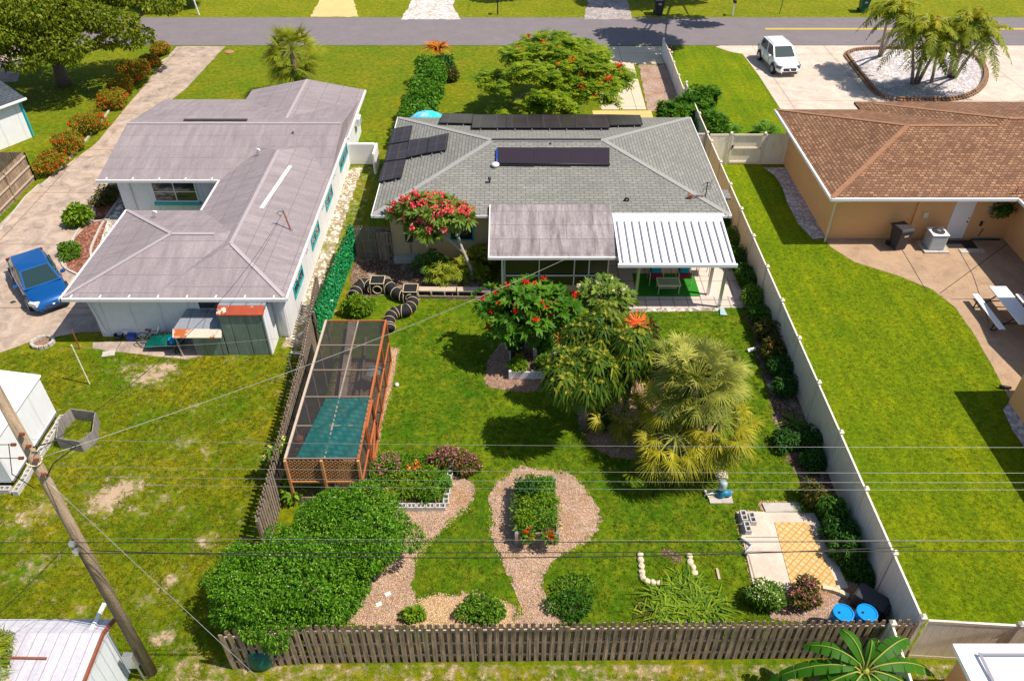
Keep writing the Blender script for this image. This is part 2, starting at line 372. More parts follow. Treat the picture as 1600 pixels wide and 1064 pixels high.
def limbs(m, base, tips, r0, fork=.45, r1=.03, n=7, bend=.15):
    """tapered trunk that forks towards the tips"""
    base = Vector(base); cen = sum((Vector(t) for t in tips), Vector())/len(tips); fk = base.lerp(cen, fork); fk.x = base.x*.7+fk.x*.3; fk.y = base.y*.7+fk.y*.3
    m.tube([base, base.lerp(fk, .5)+Vector((random.uniform(-.05, .05), random.uniform(-.05, .05), 0)), fk], [r0*1.25, r0, r0*.8], n)
    for t in tips:
        t = Vector(t); mid = fk.lerp(t, .5)+Vector((random.uniform(-1, 1), random.uniform(-1, 1), random.uniform(.2, 1)))*bend
        m.tube([fk-Vector((0, 0, .04)), mid, t], [r0*.6, r0*.38, r1], max(5, n-2))
    return m
def fan_palm(name, label, c, z, r, nf, mat, group=None, trunk=.14, lean=(0, 0), el=(-.9, .9), leaf=26, dmat=None, base_z=0, droop=.5, cat='palm tree', boots=True):
    o = root(name, label, cat, (c[0], c[1], base_z), group); top = np.array([c[0]+lean[0], c[1]+lean[1], z])
    if trunk: MB().tube([(c[0], c[1], base_z), ((c[0]+top[0])/2, (c[1]+top[1])/2, base_z+(z-base_z)*.5), tuple(top)], [trunk*1.25, trunk, trunk*1.05], 10).build('trunk', MAT['palm_bark'], o, True)
    parts, pet = [], MB(); dead = []
    for i in range(nf):
        az = i*2.399+random.uniform(-.2, .2); e = el[0]+(el[1]-el[0])*((i+.5)/nf)**.8
        d = np.array([math.cos(az)*math.cos(e), math.sin(az)*math.cos(e), math.sin(e)]); pl = r*random.uniform(.38, .72)
        hub = top+d*pl; hub[2] -= .2*r*math.cos(e)
        pet.tube([tuple(top), tuple(top+d*pl*.5+np.array([0, 0, .04])), tuple(hub)], [.022, .016, .012], 4, False)
        sd = nrm(np.cross(d, [0, 0, 1.])[None])[0]; upv = np.cross(sd, d); ro = random.gauss(0, .38); sd, upv = sd*math.cos(ro)+upv*math.sin(ro), upv*math.cos(ro)-sd*math.sin(ro); d2 = d+np.array([0, 0, random.gauss(-.12, .22)]); d2 /= np.linalg.norm(d2)
        th = np.linspace(-1.9, 1.9, leaf)+RNG.normal(size=leaf)*.03; D = np.cos(th)[:, None]*d2+np.sin(th)[:, None]*sd+upv*(.16*np.abs(np.sin(th))[:, None]); D = nrm(D)
        Sx = nrm(np.cross(D, upv[None])); ll = r*.4*(.75+.25*np.cos(th*.8))*random.uniform(.8, 1.15)
        st = strips(np.repeat(hub[None], leaf, 0), D, Sx, ll, r*.026, droop*(.35+.95*RNG.random(leaf)), (.35, 1, .65, .12), np.clip(np.full(leaf, (i/nf)*.45+random.random()*.55)+RNG.normal(size=leaf)*.12, 0, 1))
        parts.append(st)
    build_strips('fronds', parts, mat, o); pet.build('petiole', MAT['petiole'], o)
    return o
def feather(parts, rach, top, az, e, L, mat=None, nl=26, ll=.5, sag=.9, rnd=0.5, lw=.05, dl=.5):
    d = np.array([math.cos(az)*math.cos(e), math.sin(az)*math.cos(e), math.sin(e)]); t = np.linspace(0.02, 1, nl); pts = top+d*L*t[:, None]; pts[:, 2] -= sag*L*t**2
    rach.tube([tuple(p) for p in pts[::5]], [.03*(1-.8*i/len(pts[::5])) for i in range(len(pts[::5]))], 4, False)
    tan = nrm(np.gradient(pts, axis=0)); sd = nrm(np.cross(tan, [0, 0, 1.]))
    for s in (-1, 1):
        D = nrm(sd*s+tan*.6+np.array([0, 0, .15])+RNG.normal(size=(nl, 3))*.2); lens = ll*np.sin(np.clip(t*.92+.1, 0, 1)*math.pi)**.6*(1+.1*RNG.normal(size=nl))
        S = nrm(tan); parts.append(strips(pts, D, S, lens, lw, dl*(.3+RNG.random(nl)), (.5, 1, .15), np.clip(np.full(nl, rnd)+RNG.normal(size=nl)*.1, 0, 1)))
def feather_palm(name, label, c, top, L, nf, mat, group=None, r0=.12, z0=0, ll=.5, sag=.9, cat='palm tree', el=(-.2, 1.1), nl=26, curve=0, lw=.06, pk=None):
    o = root(name, label, cat, (c[0], c[1], z0), group); T = np.array(top, float)
    if r0: MB().tube([(c[0], c[1], z0), (c[0]*.7+T[0]*.3+curve, c[1]*.7+T[1]*.3, z0+(T[2]-z0)*.33), (c[0]*.3+T[0]*.7+curve, c[1]*.3+T[1]*.7, z0+(T[2]-z0)*.68), tuple(T)], [r0*1.4, r0, r0*.85, r0*.7], 9).build('trunk', pk or MAT['palm_trunk'], o, True)
    parts, ra = [], MB()
    for i in range(nf):
        feather(parts, ra, T, i*2.399+random.random()*.3, el[0]+(el[1]-el[0])*(i+.5)/nf, L*random.uniform(.85, 1.1), nl=nl, ll=ll, sag=sag*random.uniform(.8, 1.15), rnd=.2+.7*i/nf, lw=lw)
    build_strips('fronds', parts, mat, o); ra.build('rachis', MAT['petiole'], o); return o
def spiky(name, label, c, n, L, W, mat, group=None, z0=0, droop=.5, tilt=.9, prof=(.6, 1, .7, .05), spread=.05, cat='plant'):
    """clump of long blades from one point"""
    P = np.array([[c[0], c[1], z0+.02]])+RNG.normal(size=(n, 3))*np.array([spread, spread, 0]); ph = RNG.random(n)*6.28; e = tilt*(.35+RNG.random(n)*.9)
    D = nrm(np.stack([np.cos(ph), np.sin(ph), e], 1)); S = nrm(np.cross(D, [0, 0, 1.])); s = .6+.5*RNG.random(n)
    o = root(name, label, cat, (c[0], c[1], z0), group); build_strips('blades', [strips(P, D, S, L*s, W, droop*(.6+.7*RNG.random(n)), prof)], mat, o); return o

# ---------------- ground sheets ----------------
def fnoise(x, y, s=0):
    return (np.sin(x*1.7+s)*np.cos(y*1.3-s*2)+.6*np.sin(x*4.1-y*2.9+s*3)+.4*np.sin(x*9.7+y*7.1+s)+.3*np.sin(x*17.3-y*21.7+s*5)+.2*np.sin(x*41+y*37+s*2))/2.2
def densify(poly, step):
    out = []
    for i in range(len(poly)):
        a, b = poly[i], poly[(i+1) % len(poly)]; n = max(1, int(math.dist(a, b)/step))
        out += [(a[0]+(b[0]-a[0])*k/n, a[1]+(b[1]-a[1])*k/n) for k in range(n)]
    return out
def smoothp(poly, it=2):
    for _ in range(it):
        q = []
        for i in range(len(poly)):
            a, b = poly[i], poly[(i+1) % len(poly)]; q += [(a[0]*.75+b[0]*.25, a[1]*.75+b[1]*.25), (a[0]*.25+b[0]*.75, a[1]*.25+b[1]*.75)]
        poly = q
    return poly
KEEP_OUT = []
def sheet(name, poly, layer, mat, jit=0, sm=0, step=.12, label=None, px=True, thick=0, grassfree=True, kind='structure'):
    if px: poly = [G(*p) for p in poly]
    if sm: poly = smoothp(poly, sm)
    if grassfree: KEEP_OUT.append(np.array(poly))
    if jit:
        poly = densify(poly, step); cx = sum(p[0] for p in poly)/len(poly); cy = sum(p[1] for p in poly)/len(poly)
        a = np.array(poly); a = a + jit*np.stack([fnoise(a[:, 0]*2, a[:, 1]*2, 1)+.5*fnoise(a[:, 0]*7, a[:, 1]*7, 2), fnoise(a[:, 0]*2, a[:, 1]*2, 4)+.5*fnoise(a[:, 0]*7, a[:, 1]*7, 6)], 1); poly = [tuple(p) for p in a]
    z = .004*layer; m = MB()
    if thick: m.prism(poly, .001*layer, thick)
    else:
        tris = tessellate_polygon([[Vector((*p, 0)) for p in poly]]); m.v = [(*p, z) for p in poly]
        for t in tris:
            a, b, c = (poly[i] for i in t); cr = (b[0]-a[0])*(c[1]-a[1])-(b[1]-a[1])*(c[0]-a[0]); m.f.append(tuple(t) if cr > 0 else tuple(t[::-1]))
    o = m.build(name, mat); return tag(o, label, kind=kind)
# ---------------- the materials of the place ----------------
MAT = {}
MAT['bark'] = M('bark', (.16, .12, .09), .9, .3, 6, .6, 30)
MAT['pale_bark'] = M('pale_bark', (.42, .38, .33), .8, .2, 5, .4, 30, dirt=(.2, .17, .14), dscale=5)
MAT['palm_bark'] = M('palm_bark', (.2, .14, .09), .95, .4, 9, .9, 20)
MAT['palm_trunk'] = M('palm_trunk', (.34, .27, .26), .85, .2, 6, .5, 25, dirt=(.2, .15, .12), dscale=4)
MAT['petiole'] = M('petiole', (.28, .3, .05), .6)
MAT['ground'] = grassmat('ground', (.09, .165, .002), (.24, .21, .006), (.055, .135, .003), bare=(.55, .4, .27))
MAT['lawn_mid'] = grassmat('lawn_mid', (.05, .135, .003), (.12, .19, .004), (.22, .215, .012))
MAT['lawn_right'] = grassmat('lawn_right', (.12, .2, .002), (.2, .245, .003), (.1, .165, .003), stripes=(R(-14), 1.1), fine=1.5)
MAT['lawn_front'] = grassmat('lawn_front', (.12, .18, .005), (.2, .2, .008), (.08, .15, .006), bare=None)
MAT['lawn_far'] = grassmat('lawn_far', (.17, .2, .006), (.23, .23, .01), (.11, .17, .006))
MAT['asphalt'] = pavemat('asphalt', (.2, .175, .185), (.155, .135, .145), amt=.6)
MAT['drive'] = pavemat('drive', (.48, .38, .31), (.17, .13, .11), (.42, .3, .2), joint=(9, 5.2), seed=1, amt=.9)
MAT['pale_drive'] = pavemat('pale_drive', (.62, .52, .44), (.36, .28, .22), joint=(5.5, 4.4), seed=2, amt=.65)
MAT['cream_drive'] = pavemat('cream_drive', (.58, .49, .37), (.6, .48, .33), joint=(3, 3.3), seed=3, amt=.3)
MAT['yellow_slab'] = pavemat('yellow_slab', (.66, .46, .18), (.55, .35, .12), seed=4, amt=.3)
MAT['brown_patio'] = pavemat('brown_patio', (.42, .29, .19), (.21, .14, .1), (.46, .31, .18), seed=5, amt=.65)
MAT['tile_patio'] = pavemat('tile_patio', (.62, .53, .47), (.45, .38, .33), joint=(1.25, 1.25), seed=6, amt=.3)
MAT['tile_small'] = pavemat('tile_small', (.55, .48, .44), (.4, .35, .32), joint=(.62, .45), seed=7, amt=.35)
MAT['sand_drive'] = pavemat('sand_drive', (.62, .46, .2), (.5, .36, .15), seed=8, amt=.5)
MAT['white_shell'] = gritmat('white_shell', (.72, .66, .62), (.5, .45, .42), (.85, .8, .78), 5)
MAT['grey_drive'] = gritmat('grey_drive', (.28, .24, .25), (.4, .36, .36), (.5, .45, .45), 6)
MAT['mulch'] = gritmat('mulch', (.42, .26, .19), (.3, .17, .11), (.55, .4, .32), 38)
MAT['pink_mulch'] = gritmat('pink_mulch', (.54, .37, .29), (.42, .27, .2), (.7, .55, .47), 36, patch=((.4, .22, .12), .7, .54))
MAT['dark_mulch'] = gritmat('dark_mulch', (.09, .05, .035), (.18, .11, .075), (.33, .25, .19), 20, patch=((.34, .28, .22), .9, .54))
MAT['red_mulch'] = gritmat('red_mulch', (.3, .12, .08), (.18, .07, .05), (.4, .2, .14), 12)
MAT['shell'] = gritmat('shell', (.5, .42, .32), (.3, .25, .17), (.78, .7, .6), 9, patch=((.18, .19, .04), .8, .55))
MAT['white_gravel'] = gritmat('white_gravel', (.58, .54, .56), (.42, .39, .42), (.74, .7, .7), 8)
MAT['white_rock'] = gritmat('white_rock', (.6, .56, .5), (.25, .22, .18), (.8, .76, .7), 7)
MAT['concrete'] = M('concrete', (.5, .46, .41), .9, .2, 3, .4, 40, dirt=(.3, .26, .22), dscale=2)
MAT['block'] = M('block', (.52, .5, .47), .95, .15, 8, .6, 60)
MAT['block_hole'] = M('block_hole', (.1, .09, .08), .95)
MAT['limestone'] = M('limestone', (.62, .54, .38), .95, .2, 9, .8, 20)
MAT['roof_left'] = roofmat('roof_left', (.3, .262, .272), (.33, .285, .297), (.16, .135, .142), 60, .95, .014, .7, (.18, .15, .16), (.8, .77, .78), bmp=.3)
MAT['roof_flat'] = roofmat('roof_flat', (.36, .32, .32), (.4, .35, .36), (.13, .1, .11), 2.4, .9, .012, .9, (.1, .085, .085), bmp=.3, offset=.5)
MAT['roof_mid'] = roofmat('roof_mid', (.215, .215, .195), (.275, .27, .24), (.12, .12, .11), .42, .17, .022, .25, (.15, .15, .145), bmp=.7)
MAT['roof_right'] = roofmat('roof_right', (.19, .1, .052), (.46, .265, .15), (.11, .058, .035), .26, .17, .03, .75, (.14, .075, .05), (.72, .62, .6), bmp=.8)
MAT['ridge_right'] = M('ridge_right', (.33, .165, .09), .9, .35, 6, .5, 20)
MAT['ridge_mid'] = M('ridge_mid', (.3, .3, .285), .9, .15, 6, .5, 20)
MAT['ridge_left'] = M('ridge_left', (.38, .335, .35), .9, .12, 3)
MAT['white'] = M('white', (.78, .77, .76), .5, .05, 2)
MAT['gutter'] = M('gutter', (.72, .68, .66), .5, .08, 2, dirt=(.4, .33, .28), dscale=4, dlo=.62, dhi=.7)
MAT['dark_trim'] = M('dark_trim', (.05, .04, .04), .6, .2)
MAT['soffit'] = M('soffit', (.6, .56, .52), .8, .1)
MAT['wall_white'] = groovemat('wall_white', (.76, .77, .79), 1.2, line=.85, dirt=(.5, .5, .52), dlo=.62, dhi=.8)
MAT['wall_peach'] = M('wall_peach', (.72, .4, .17), .85, .07, 1.2, .25, 60)
MAT['wall_tan'] = M('wall_tan', (.66, .47, .25), .85, .08, 1.5, .25, 60)
MAT['turquoise'] = M('turquoise', (.03, .42, .46), .6, .1)
MAT['glass'] = glassmat('glass'); MAT['car_glass'] = glassmat('car_glass', (.01, .035, .035), .04)
MAT['sun_glass'] = glassmat('sun_glass', (.008, .01, .01), .35)
MAT['screen'] = netmat('screen', (.03, .025, .025), .6)
MAT['vinyl'] = groovemat('vinyl', (.84, .75, .65), .2, line=.86, depth=.25, rough=.45, var=.04, dirt=(.6, .52, .4), dlo=.5, dhi=.8)
MAT['vinyl_cap'] = M('vinyl_cap', (.8, .7, .58), .4, .03)
MAT['vinyl_white'] = M('vinyl_white', (.78, .76, .74), .4, .04)
MAT['panel'] = roofmat('panel', (.035, .028, .03), (.045, .036, .04), (.13, .12, .125), .85, .5, .008, .1, bmp=.05, offset=0); MAT['panel'].node_tree.nodes['Principled BSDF'].inputs['Roughness'].default_value = .3
MAT['heater'] = groovemat('heater', (.028, .018, .028), .09, line=.45, depth=.4, rough=.5)
MAT['alu'] = M('alu', (.6, .6, .62), .35, .05, metal=.8)
MAT['patio_metal'] = M('patio_metal', (.86, .86, .87), .35, .02)
MAT['seam'] = M('seam', (.25, .24, .27), .5, .05)
MAT['tin_green'] = groovemat('tin_green', (.2, .26, .22), .62, line=.6, rough=.55, metal=.2, var=.15, dirt=(.36, .42, .42), dlo=.52, dhi=.8)
MAT['tin_grey'] = groovemat('tin_grey', (.3, .33, .38), .62, line=.6, rough=.5, metal=.2, var=.15, dirt=(.2, .22, .26))
MAT['rust'] = M('rust', (.38, .07, .03), .9, .35, 3, .4, 20, dirt=(.7, .62, .5), dscale=1.3, dlo=.58, dhi=.64)
MAT['rust_trim'] = M('rust_trim', (.26, .085, .045), .9, .3, 4)
MAT['rust2'] = M('rust2', (.7, .6, .48), .8, .1, 3, .2, 20, dirt=(.5, .13, .03), dscale=1.1, dlo=.47, dhi=.53)
MAT['wood_grey'] = groovemat('wood_grey', (.33, .26, .2), .3, line=.8, var=.3, rough=.95, dirt=(.2, .15, .11), dlo=.5, dhi=.75)
MAT['wood_back'] = groovemat('wood_back', (.44, .31, .21), .3, line=.9, var=.5, rough=.95, dirt=(.19, .16, .11), dlo=.48, dhi=.72)
MAT['wood_light'] = M('wood_light', (.5, .4, .31), .9, .2, 4, .3, 30)
MAT['cedar'] = M('cedar', (.4, .115, .035), .75, .2, 4, .3, 30)
MAT['lattice'] = M('lattice', (.55, .27, .1), .8, .25, 6)
MAT['shade_cloth'] = netmat('shade_cloth', (.002, .09, .085), .82)
MAT['black_net'] = M('black_net', (.012, .012, .014), .8, .3, 6, .5, 60)
MAT['hoop'] = M('hoop', (.62, .5, .33), .5)
MAT['rug'] = M('rug', (.02, .2, .01), .95, .12, 20, .5, 80)
MAT['black'] = M('black', (.02, .02, .022), .5, .2); MAT['bin_grey'] = M('bin_grey', (.045, .042, .05), .5, .2, 3)
MAT['blue_pl'] = M('blue_pl', (.0, .25, .62), .35, .08, 2); MAT['blue_dk'] = M('blue_dk', (.01, .06, .35), .4)
MAT['green_pl'] = M('green_pl', (.0, .09, .07), .35, .2, 3); MAT['yellow'] = M('yellow', (.75, .55, .02), .6, .06)
MAT['road_yellow'] = M('road_yellow', (.74, .52, .02), .8, .08, 4)
MAT['pump_blue'] = M('pump_blue', (.02, .2, .33), .4, .1); MAT['pump_grey'] = M('pump_grey', (.36, .48, .5), .4, .1)
MAT['pole'] = M('pole', (.37, .275, .19), .95, .3, 3, .8, 18, dirt=(.17, .115, .08), dscale=3, stretch=(4, 4, .4)); MAT['wire_black'] = M('wire_black', (.02, .02, .02), .5); MAT['wire'] = M('wire', (.36, .36, .34), .4, .1, metal=.4)
MAT['ceramic'] = M('ceramic', (.2, .05, .03), .2); MAT['ac'] = groovemat('ac', (.42, .48, .54), .09, axis='V', line=.35, rough=.4)
MAT['paver'] = roofmat('paver', (.66, .47, .24), (.6, .4, .17), (.45, .24, .06), .17, .17, .022, .2, (.62, .42, .2), bmp=.3, offset=0, rot=.8)
MAT['brick_edge'] = M('brick_edge', (.4, .2, .11), .9, .4, 4, .4, 30)
MAT['ivy'] = leafmat('ivy', (.0, .09, .035), (.02, .3, .12), .1)
MAT['terracotta'] = M('terracotta', (.5, .14, .06), .8)
MAT['cushion_teal'] = M('cushion_teal', (.01, .33, .42), .8, .3, 12); MAT['maroon'] = M('maroon', (.25, .02, .04), .8); MAT['cream'] = M('cream', (.68, .62, .42), .5)
MAT['car_blue'] = paint('car_blue', (.0, .085, .31), .25, 1, .3); MAT['car_white'] = paint('car_white', (.82, .83, .86), .3, .8)
MAT['tyre'] = M('tyre', (.015, .015, .015), .85); MAT['lamp'] = glassmat('lamp', (.6, .62, .62), .1); MAT['lamp_dark'] = glassmat('lamp_dark', (.12, .12, .14), .1); MAT['lamp_red'] = glassmat('lamp_red', (.12, .005, .005), .2)
# leaves
LM = {}
LM['oak'] = leafmat('oak', (.05, .1, .008), (.24, .29, .02), .35, nscale=.6)
LM['bush'] = leafmat('bush', (.025, .11, .005), (.15, .35, .02), .3)
LM['hedge'] = leafmat('hedge', (.035, .13, .01), (.13, .31, .03), .3)
LM['croton'] = leafmat('croton', (.1, .12, .01), (.34, .3, .025), .3, (.5, .27, .03))
LM['plum'] = leafmat('plum', (.02, .105, .008), (.12, .28, .02), .35)
LM['plum_pale'] = leafmat('plum_pale', (.05, .13, .02), (.24, .34, .07), .35)
LM['mango'] = leafmat('mango', (.02, .07, .008), (.12, .2, .015), .3, (.34, .34, .04))
LM['poin'] = leafmat('poin', (.075, .18, .008), (.31, .41, .025), .4)
LM['fan'] = leafmat('fan', (.085, .13, .006), (.44, .47, .14), .22, nscale=1.2)
LM['fan_yel'] = leafmat('fan_yel', (.1, .13, .006), (.46, .43, .04), .22, nscale=1.2)
LM['sabal'] = leafmat('sabal', (.1, .17, .01), (.38, .4, .04), .35)
LM['feather'] = leafmat('feather', (.07, .14, .006), (.33, .38, .015), .35, (.46, .36, .02))
LM['areca'] = leafmat('areca', (.08, .16, .01), (.32, .36, .03), .35)
LM['banana'] = leafmat('banana', (.04, .17, .01), (.13, .34, .02), .4)
LM['shrub'] = leafmat('shrub', (.02, .08, .01), (.07, .2, .02), .3)
LM['dark'] = leafmat('dark', (.012, .06, .01), (.045, .14, .02), .25)
LM['redgreen'] = leafmat('redgreen', (.05, .06, .012), (.1, .13, .02), .25, (.2, .08, .03))
LM['lime'] = leafmat('lime', (.09, .2, .01), (.2, .34, .02), .35)
LM['grassy'] = leafmat('grassy', (.06, .16, .01), (.26, .38, .03), .35)
LM['bedgreen'] = leafmat('bedgreen', (.04, .13, .01), (.16, .31, .03), .3)
FL = {}
for k, a, b_ in (('pink', (.75, .03, .12), (.85, .22, .3)), ('red', (.55, .004, .01), (.8, .03, .02)), ('orange', (.7, .05, .01), (.85, .16, .03)), ('white', (.8, .8, .7), (.85, .85, .8)),
                 ('ixora', (.5, .02, .01), (.8, .12, .02)), ('purple', (.4, .08, .25), (.65, .3, .45)), ('coral', (.8, .08, .03), (.85, .3, .1)), ('yellow', (.8, .6, .1), (.85, .8, .5))):
    FL[k] = leafmat('petal_'+k, a, b_, .2)

# ---------------- ground, roads, paths ----------------
bare_spots = [(232, 588, .95, .5), (262, 575, .6, .38), (195, 575, .4, .25), (205, 758, .75, .42), (160, 790, .8, .48), (175, 770, .5, .45), (75, 790, .8, .3), (30, 815, .8, .25), (320, 845, .5, .4), (270, 905, .5, .45), (215, 800, .5, .25), (255, 778, .5, .3),
              (290, 690, .5, .28), (320, 705, .4, .3), (305, 635, .4, .25), (120, 700, .8, .22), (130, 870, .5, .25), (60, 880, .6, .25), (255, 995, .5, .5), (290, 1040, .6, .4), (280, 800, .4, .3), (230, 935, .5, .25), (120, 960, .6, .25), (30, 900, .6, .2), (370, 560, .6, .2), (400, 690, .4, .15),
              (720, 490, .5, .4), (735, 585, .3, .25), (610, 490, .4, .35), (700, 95, 1.6, .35), (740, 110, 1.2, .3), (590, 470, .5, .3), (660, 480, .4, .2)]
def make_ground():
    xs = np.concatenate([[-600, -250, -110, -60], np.arange(-40, 40.01, .25), [60, 110, 250, 600]]); ys = np.concatenate([[-250, -80, -20, 2], np.arange(8, 74.01, .25), [90, 130, 250, 800]])
    X, Y = np.meshgrid(xs, ys); b = np.full(X.shape, .05)
    b = np.where(X > -7.9, -.25, b); b = np.where((X > -26) & (X < -8) & (Y > 9) & (Y < 25), .1+.06*fnoise(X*.5, Y*.5, 2), b)
    b = np.where(Y > 42, -.22, b)
    b = np.where((Y < 11.6) & (X > -9), .3+.08*fnoise(X*.8, Y*.8, 3), b); b = np.where((Y < 11.2) & (X <= -9), .22, b)
    b = np.where((X > -9.2) & (X < -7.6) & (Y > 22) & (Y < 44), .25, b)
    for px, py, r, a in bare_spots:
        gx, gy = G(px, py); b = b + (a-.03)*np.exp(-(((X-gx)/(r*.85))**2+((Y-gy)/(r*.7))**2)**1.0) + (np.where(((X-gx)**2+(Y-gy)**2) < r*r*2, .15 if X[0, 0] > 1e9 else 0, 0))
    V = np.stack([X.ravel(), Y.ravel(), np.zeros(X.size)], 1); nx, ny = len(xs), len(ys)
    i = (np.arange(ny-1)[:, None]*nx+np.arange(nx-1)[None]).ravel(); F = np.stack([i, i+1, i+nx+1, i+nx], 1)
    return tag(fill_mesh('ground', V, F.ravel(), np.arange(len(F))*4, MAT['ground'], None, False, {'bare': b.ravel()}), kind='structure')
make_ground()
def rect(x0, y0, x1, y1): return [(x0, y0), (x1, y0), (x1, y1), (x0, y1)]
S_ = sheet
def lawn_sheet(*a, **k): return S_('lawn', *a, grassfree=False, **k)
lawn_sheet(rect(-7.2, 11.9, 10.9, 30), 1, MAT['lawn_mid'], px=False)
lawn_sheet(rect(11.05, 11.9, 45, 45), 1, MAT['lawn_right'], px=False)
lawn_sheet(rect(-32, 44.5, -4, 61.7), 1, MAT['lawn_front'], px=False, jit=.08)
lawn_sheet(rect(-3.99, 44, 9, 61.7), 1, MAT['lawn_front'], px=False, jit=.08)
lawn_sheet(rect(11.4, 43, 17.6, 61.5), 1, MAT['lawn_right'], px=False)
lawn_sheet(rect(-60, 68.4, 60, 110), 1, MAT['lawn_far'], px=False, jit=.08, step=.6)
S_('road', rect(-300, 61.75, 300, 68.5), 3, MAT['asphalt'], px=False)
tag(MB().box(20.4, 65.4, .016, 300, 65.52, .02).box(20.4, 65.62, .016, 300, 65.74, .02).build('road_line', MAT['road_yellow']), kind='structure')
DR = 'driveway'
S_(DR, [(352, 73), (276, 73), (262, 90), (150, 225), (60, 290), (0, 350), (-60, 420), (-60, 580), (0, 552), (60, 530), (130, 520), (170, 518), (170, 440), (150, 400), (190, 300), (250, 170), (290, 140)], 4, MAT['drive'], jit=.03, step=.5)
S_(DR, [(500, 0), (485, 27), (560, 27), (552, 0)], 4, MAT['sand_drive'], jit=.15, step=.4)
S_(DR, [(645, -12), (640, 10), (626, 31), (720, 31), (708, 12), (712, -12)], 4, MAT['white_shell'], jit=.1, step=.4)
S_(DR, [(922, -12), (912, 31), (988, 31), (976, -12)], 4, MAT['grey_drive'], jit=.1, step=.4)
S_(DR, [(920, 73), (1052, 73), (1050, 100), (990, 101), (1010, 172), (940, 172), (930, 100), (915, 90)], 4, MAT['cream_drive'])
S_(DR, rect(5.2, 46.6, 9.0, 49.4), 5, MAT['yellow_slab'], px=False)
S_('gravel_bed', [(998, 102), (1048, 102), (1074, 170), (1012, 175)], 4, MAT['pink_mulch'], jit=.1)
S_(DR, [(1125, 72), (1640, 72), (1700, 200), (1300, 200), (1222, 175), (1185, 118), (1160, 85)], 4, MAT['pale_drive'])
S_('concrete_apron', [(1125, 72), (1118, 74), (1142, 82), (1160, 85)], 4, MAT['pale_drive'])
S_('patio', [(1290, 373), (1296, 385), (1335, 410), (1400, 430), (1455, 452), (1492, 480), (1520, 520), (1548, 568), (1570, 610), (1585, 640), (1700, 640), (1700, 373)], 3, MAT['brown_patio'], jit=.02)
S_('gravel_strip', [(1192, 262), (1236, 262), (1246, 262), (1293, 372), (1270, 374), (1247, 350), (1230, 318), (1222, 292), (1210, 274)], 3, MAT['white_gravel'])
S_('gravel_strip', [(1560, 625), (1590, 690), (1640, 740), (1700, 700), (1640, 620)], 4, MAT['white_gravel'], sm=1)
S_('side_strip', [(548, 262), (566, 262), (520, 400), (470, 540), (440, 545), (470, 450), (510, 350)], 2, MAT['shell'], jit=.12)
S_('concrete_apron', [(145, 535), (350, 528), (352, 548), (290, 562), (200, 552), (145, 545)], 3, MAT['drive'], jit=.03)
S_('soil_bed', [(540, 475), (556, 395), (620, 398), (770, 425), (770, 470), (650, 466), (600, 460), (560, 470)], 2, MAT['dark_mulch'], jit=.08)
S_('mulch_bed', [(150, 345), (125, 362), (100, 400), (108, 425), (140, 430), (190, 380), (200, 300), (170, 285), (150, 318)], 6, MAT['red_mulch'], sm=1)
S_('rock_bed', [(168, 345), (150, 400), (168, 420), (230, 400), (230, 285), (190, 290)], 7, MAT['white_rock'], sm=1)
S_('mulch_path', [(575, 742), (610, 722), (662, 722), (700, 742), (738, 752), (738, 790), (700, 822), (672, 848), (650, 880), (640, 915), (652, 940), (640, 980), (520, 980), (545, 940), (590, 880), (610, 840), (560, 800)], 3, MAT['pink_mulch'], jit=.24, sm=1)
S_('mulch_path', [(640, 960), (655, 938), (690, 930), (712, 938), (745, 926), (775, 940), (800, 945), (800, 980), (640, 980)], 4, MAT['pink_mulch'], jit=.3)
S_('mulch_path', [(780, 745), (835, 728), (895, 742), (918, 770), (938, 805), (925, 840), (880, 865), (848, 890), (842, 915), (865, 945), (890, 985), (795, 985), (815, 950), (800, 900), (775, 860), (765, 810), (770, 770)], 3, MAT['pink_mulch'], jit=.24, sm=1)
S_('mulch_bed', [(790, 520), (765, 560), (752, 600), (790, 612), (868, 612), (890, 575), (890, 520)], 2, MAT['mulch'], jit=.1, sm=1)
S_('mulch_bed', [(915, 590), (898, 650), (925, 700), (965, 718), (1090, 722), (1120, 650), (1060, 590)], 2, MAT['mulch'], jit=.12, sm=1)
S_('mulch_strip', [(608, 545), (622, 545), (612, 600), (596, 660), (588, 705), (575, 745), (560, 745), (580, 660)], 4, MAT['mulch'], jit=.08)
S_('mulch_bed', [(1195, 930), (1215, 905), (1280, 915), (1345, 905), (1380, 930), (1400, 975), (1200, 975)], 2, MAT['pink_mulch'], jit=.1, sm=1)
S_('soil_bed', [(1112, 300), (1128, 300), (1180, 440), (1240, 600), (1300, 740), (1375, 900), (1340, 900), (1270, 790), (1222, 700), (1185, 560), (1150, 430)], 2, MAT['dark_mulch'], jit=.15)
S_('soil_bed', [(1040, 866), (1058, 860), (1068, 872), (1050, 880), (1052, 873), (1040, 878)], 2, MAT['dark_mulch'], jit=.2, sm=1, grassfree=False)
S_(DR, [(-10, 62), (44, 62), (40, 80), (28, 128), (-10, 130)], 4, MAT['drive'], jit=.1, step=.5)
for q_ in ([(1407, 387), (1448, 456)], [(1494, 384), (1520, 430), (1545, 505)], [(1587, 372), (1468, 459)], [(1485, 468), (1570, 467)]):
    P_ = [G(*p_) for p_ in q_]; m_ = MB()
    for a_, b_ in zip(P_, P_[1:]): m_.bar((*a_, .0135), (*b_, .0135), .035, .003)
    tag(m_.build('expansion_joint', MAT['dark_trim']), kind='structure')
S_('mulch_bed', rect(-7.0, 17.4, -5.0, 24.5), 2, MAT['dark_mulch'], px=False)
S_('patio', [(930, 400), (1135, 400), (1170, 481), (930, 483)], 3, MAT['tile_patio'])
S_('patio', [(930, 464), (1162, 464), (1170, 481), (930, 483)], 4, MAT['tile_small'])
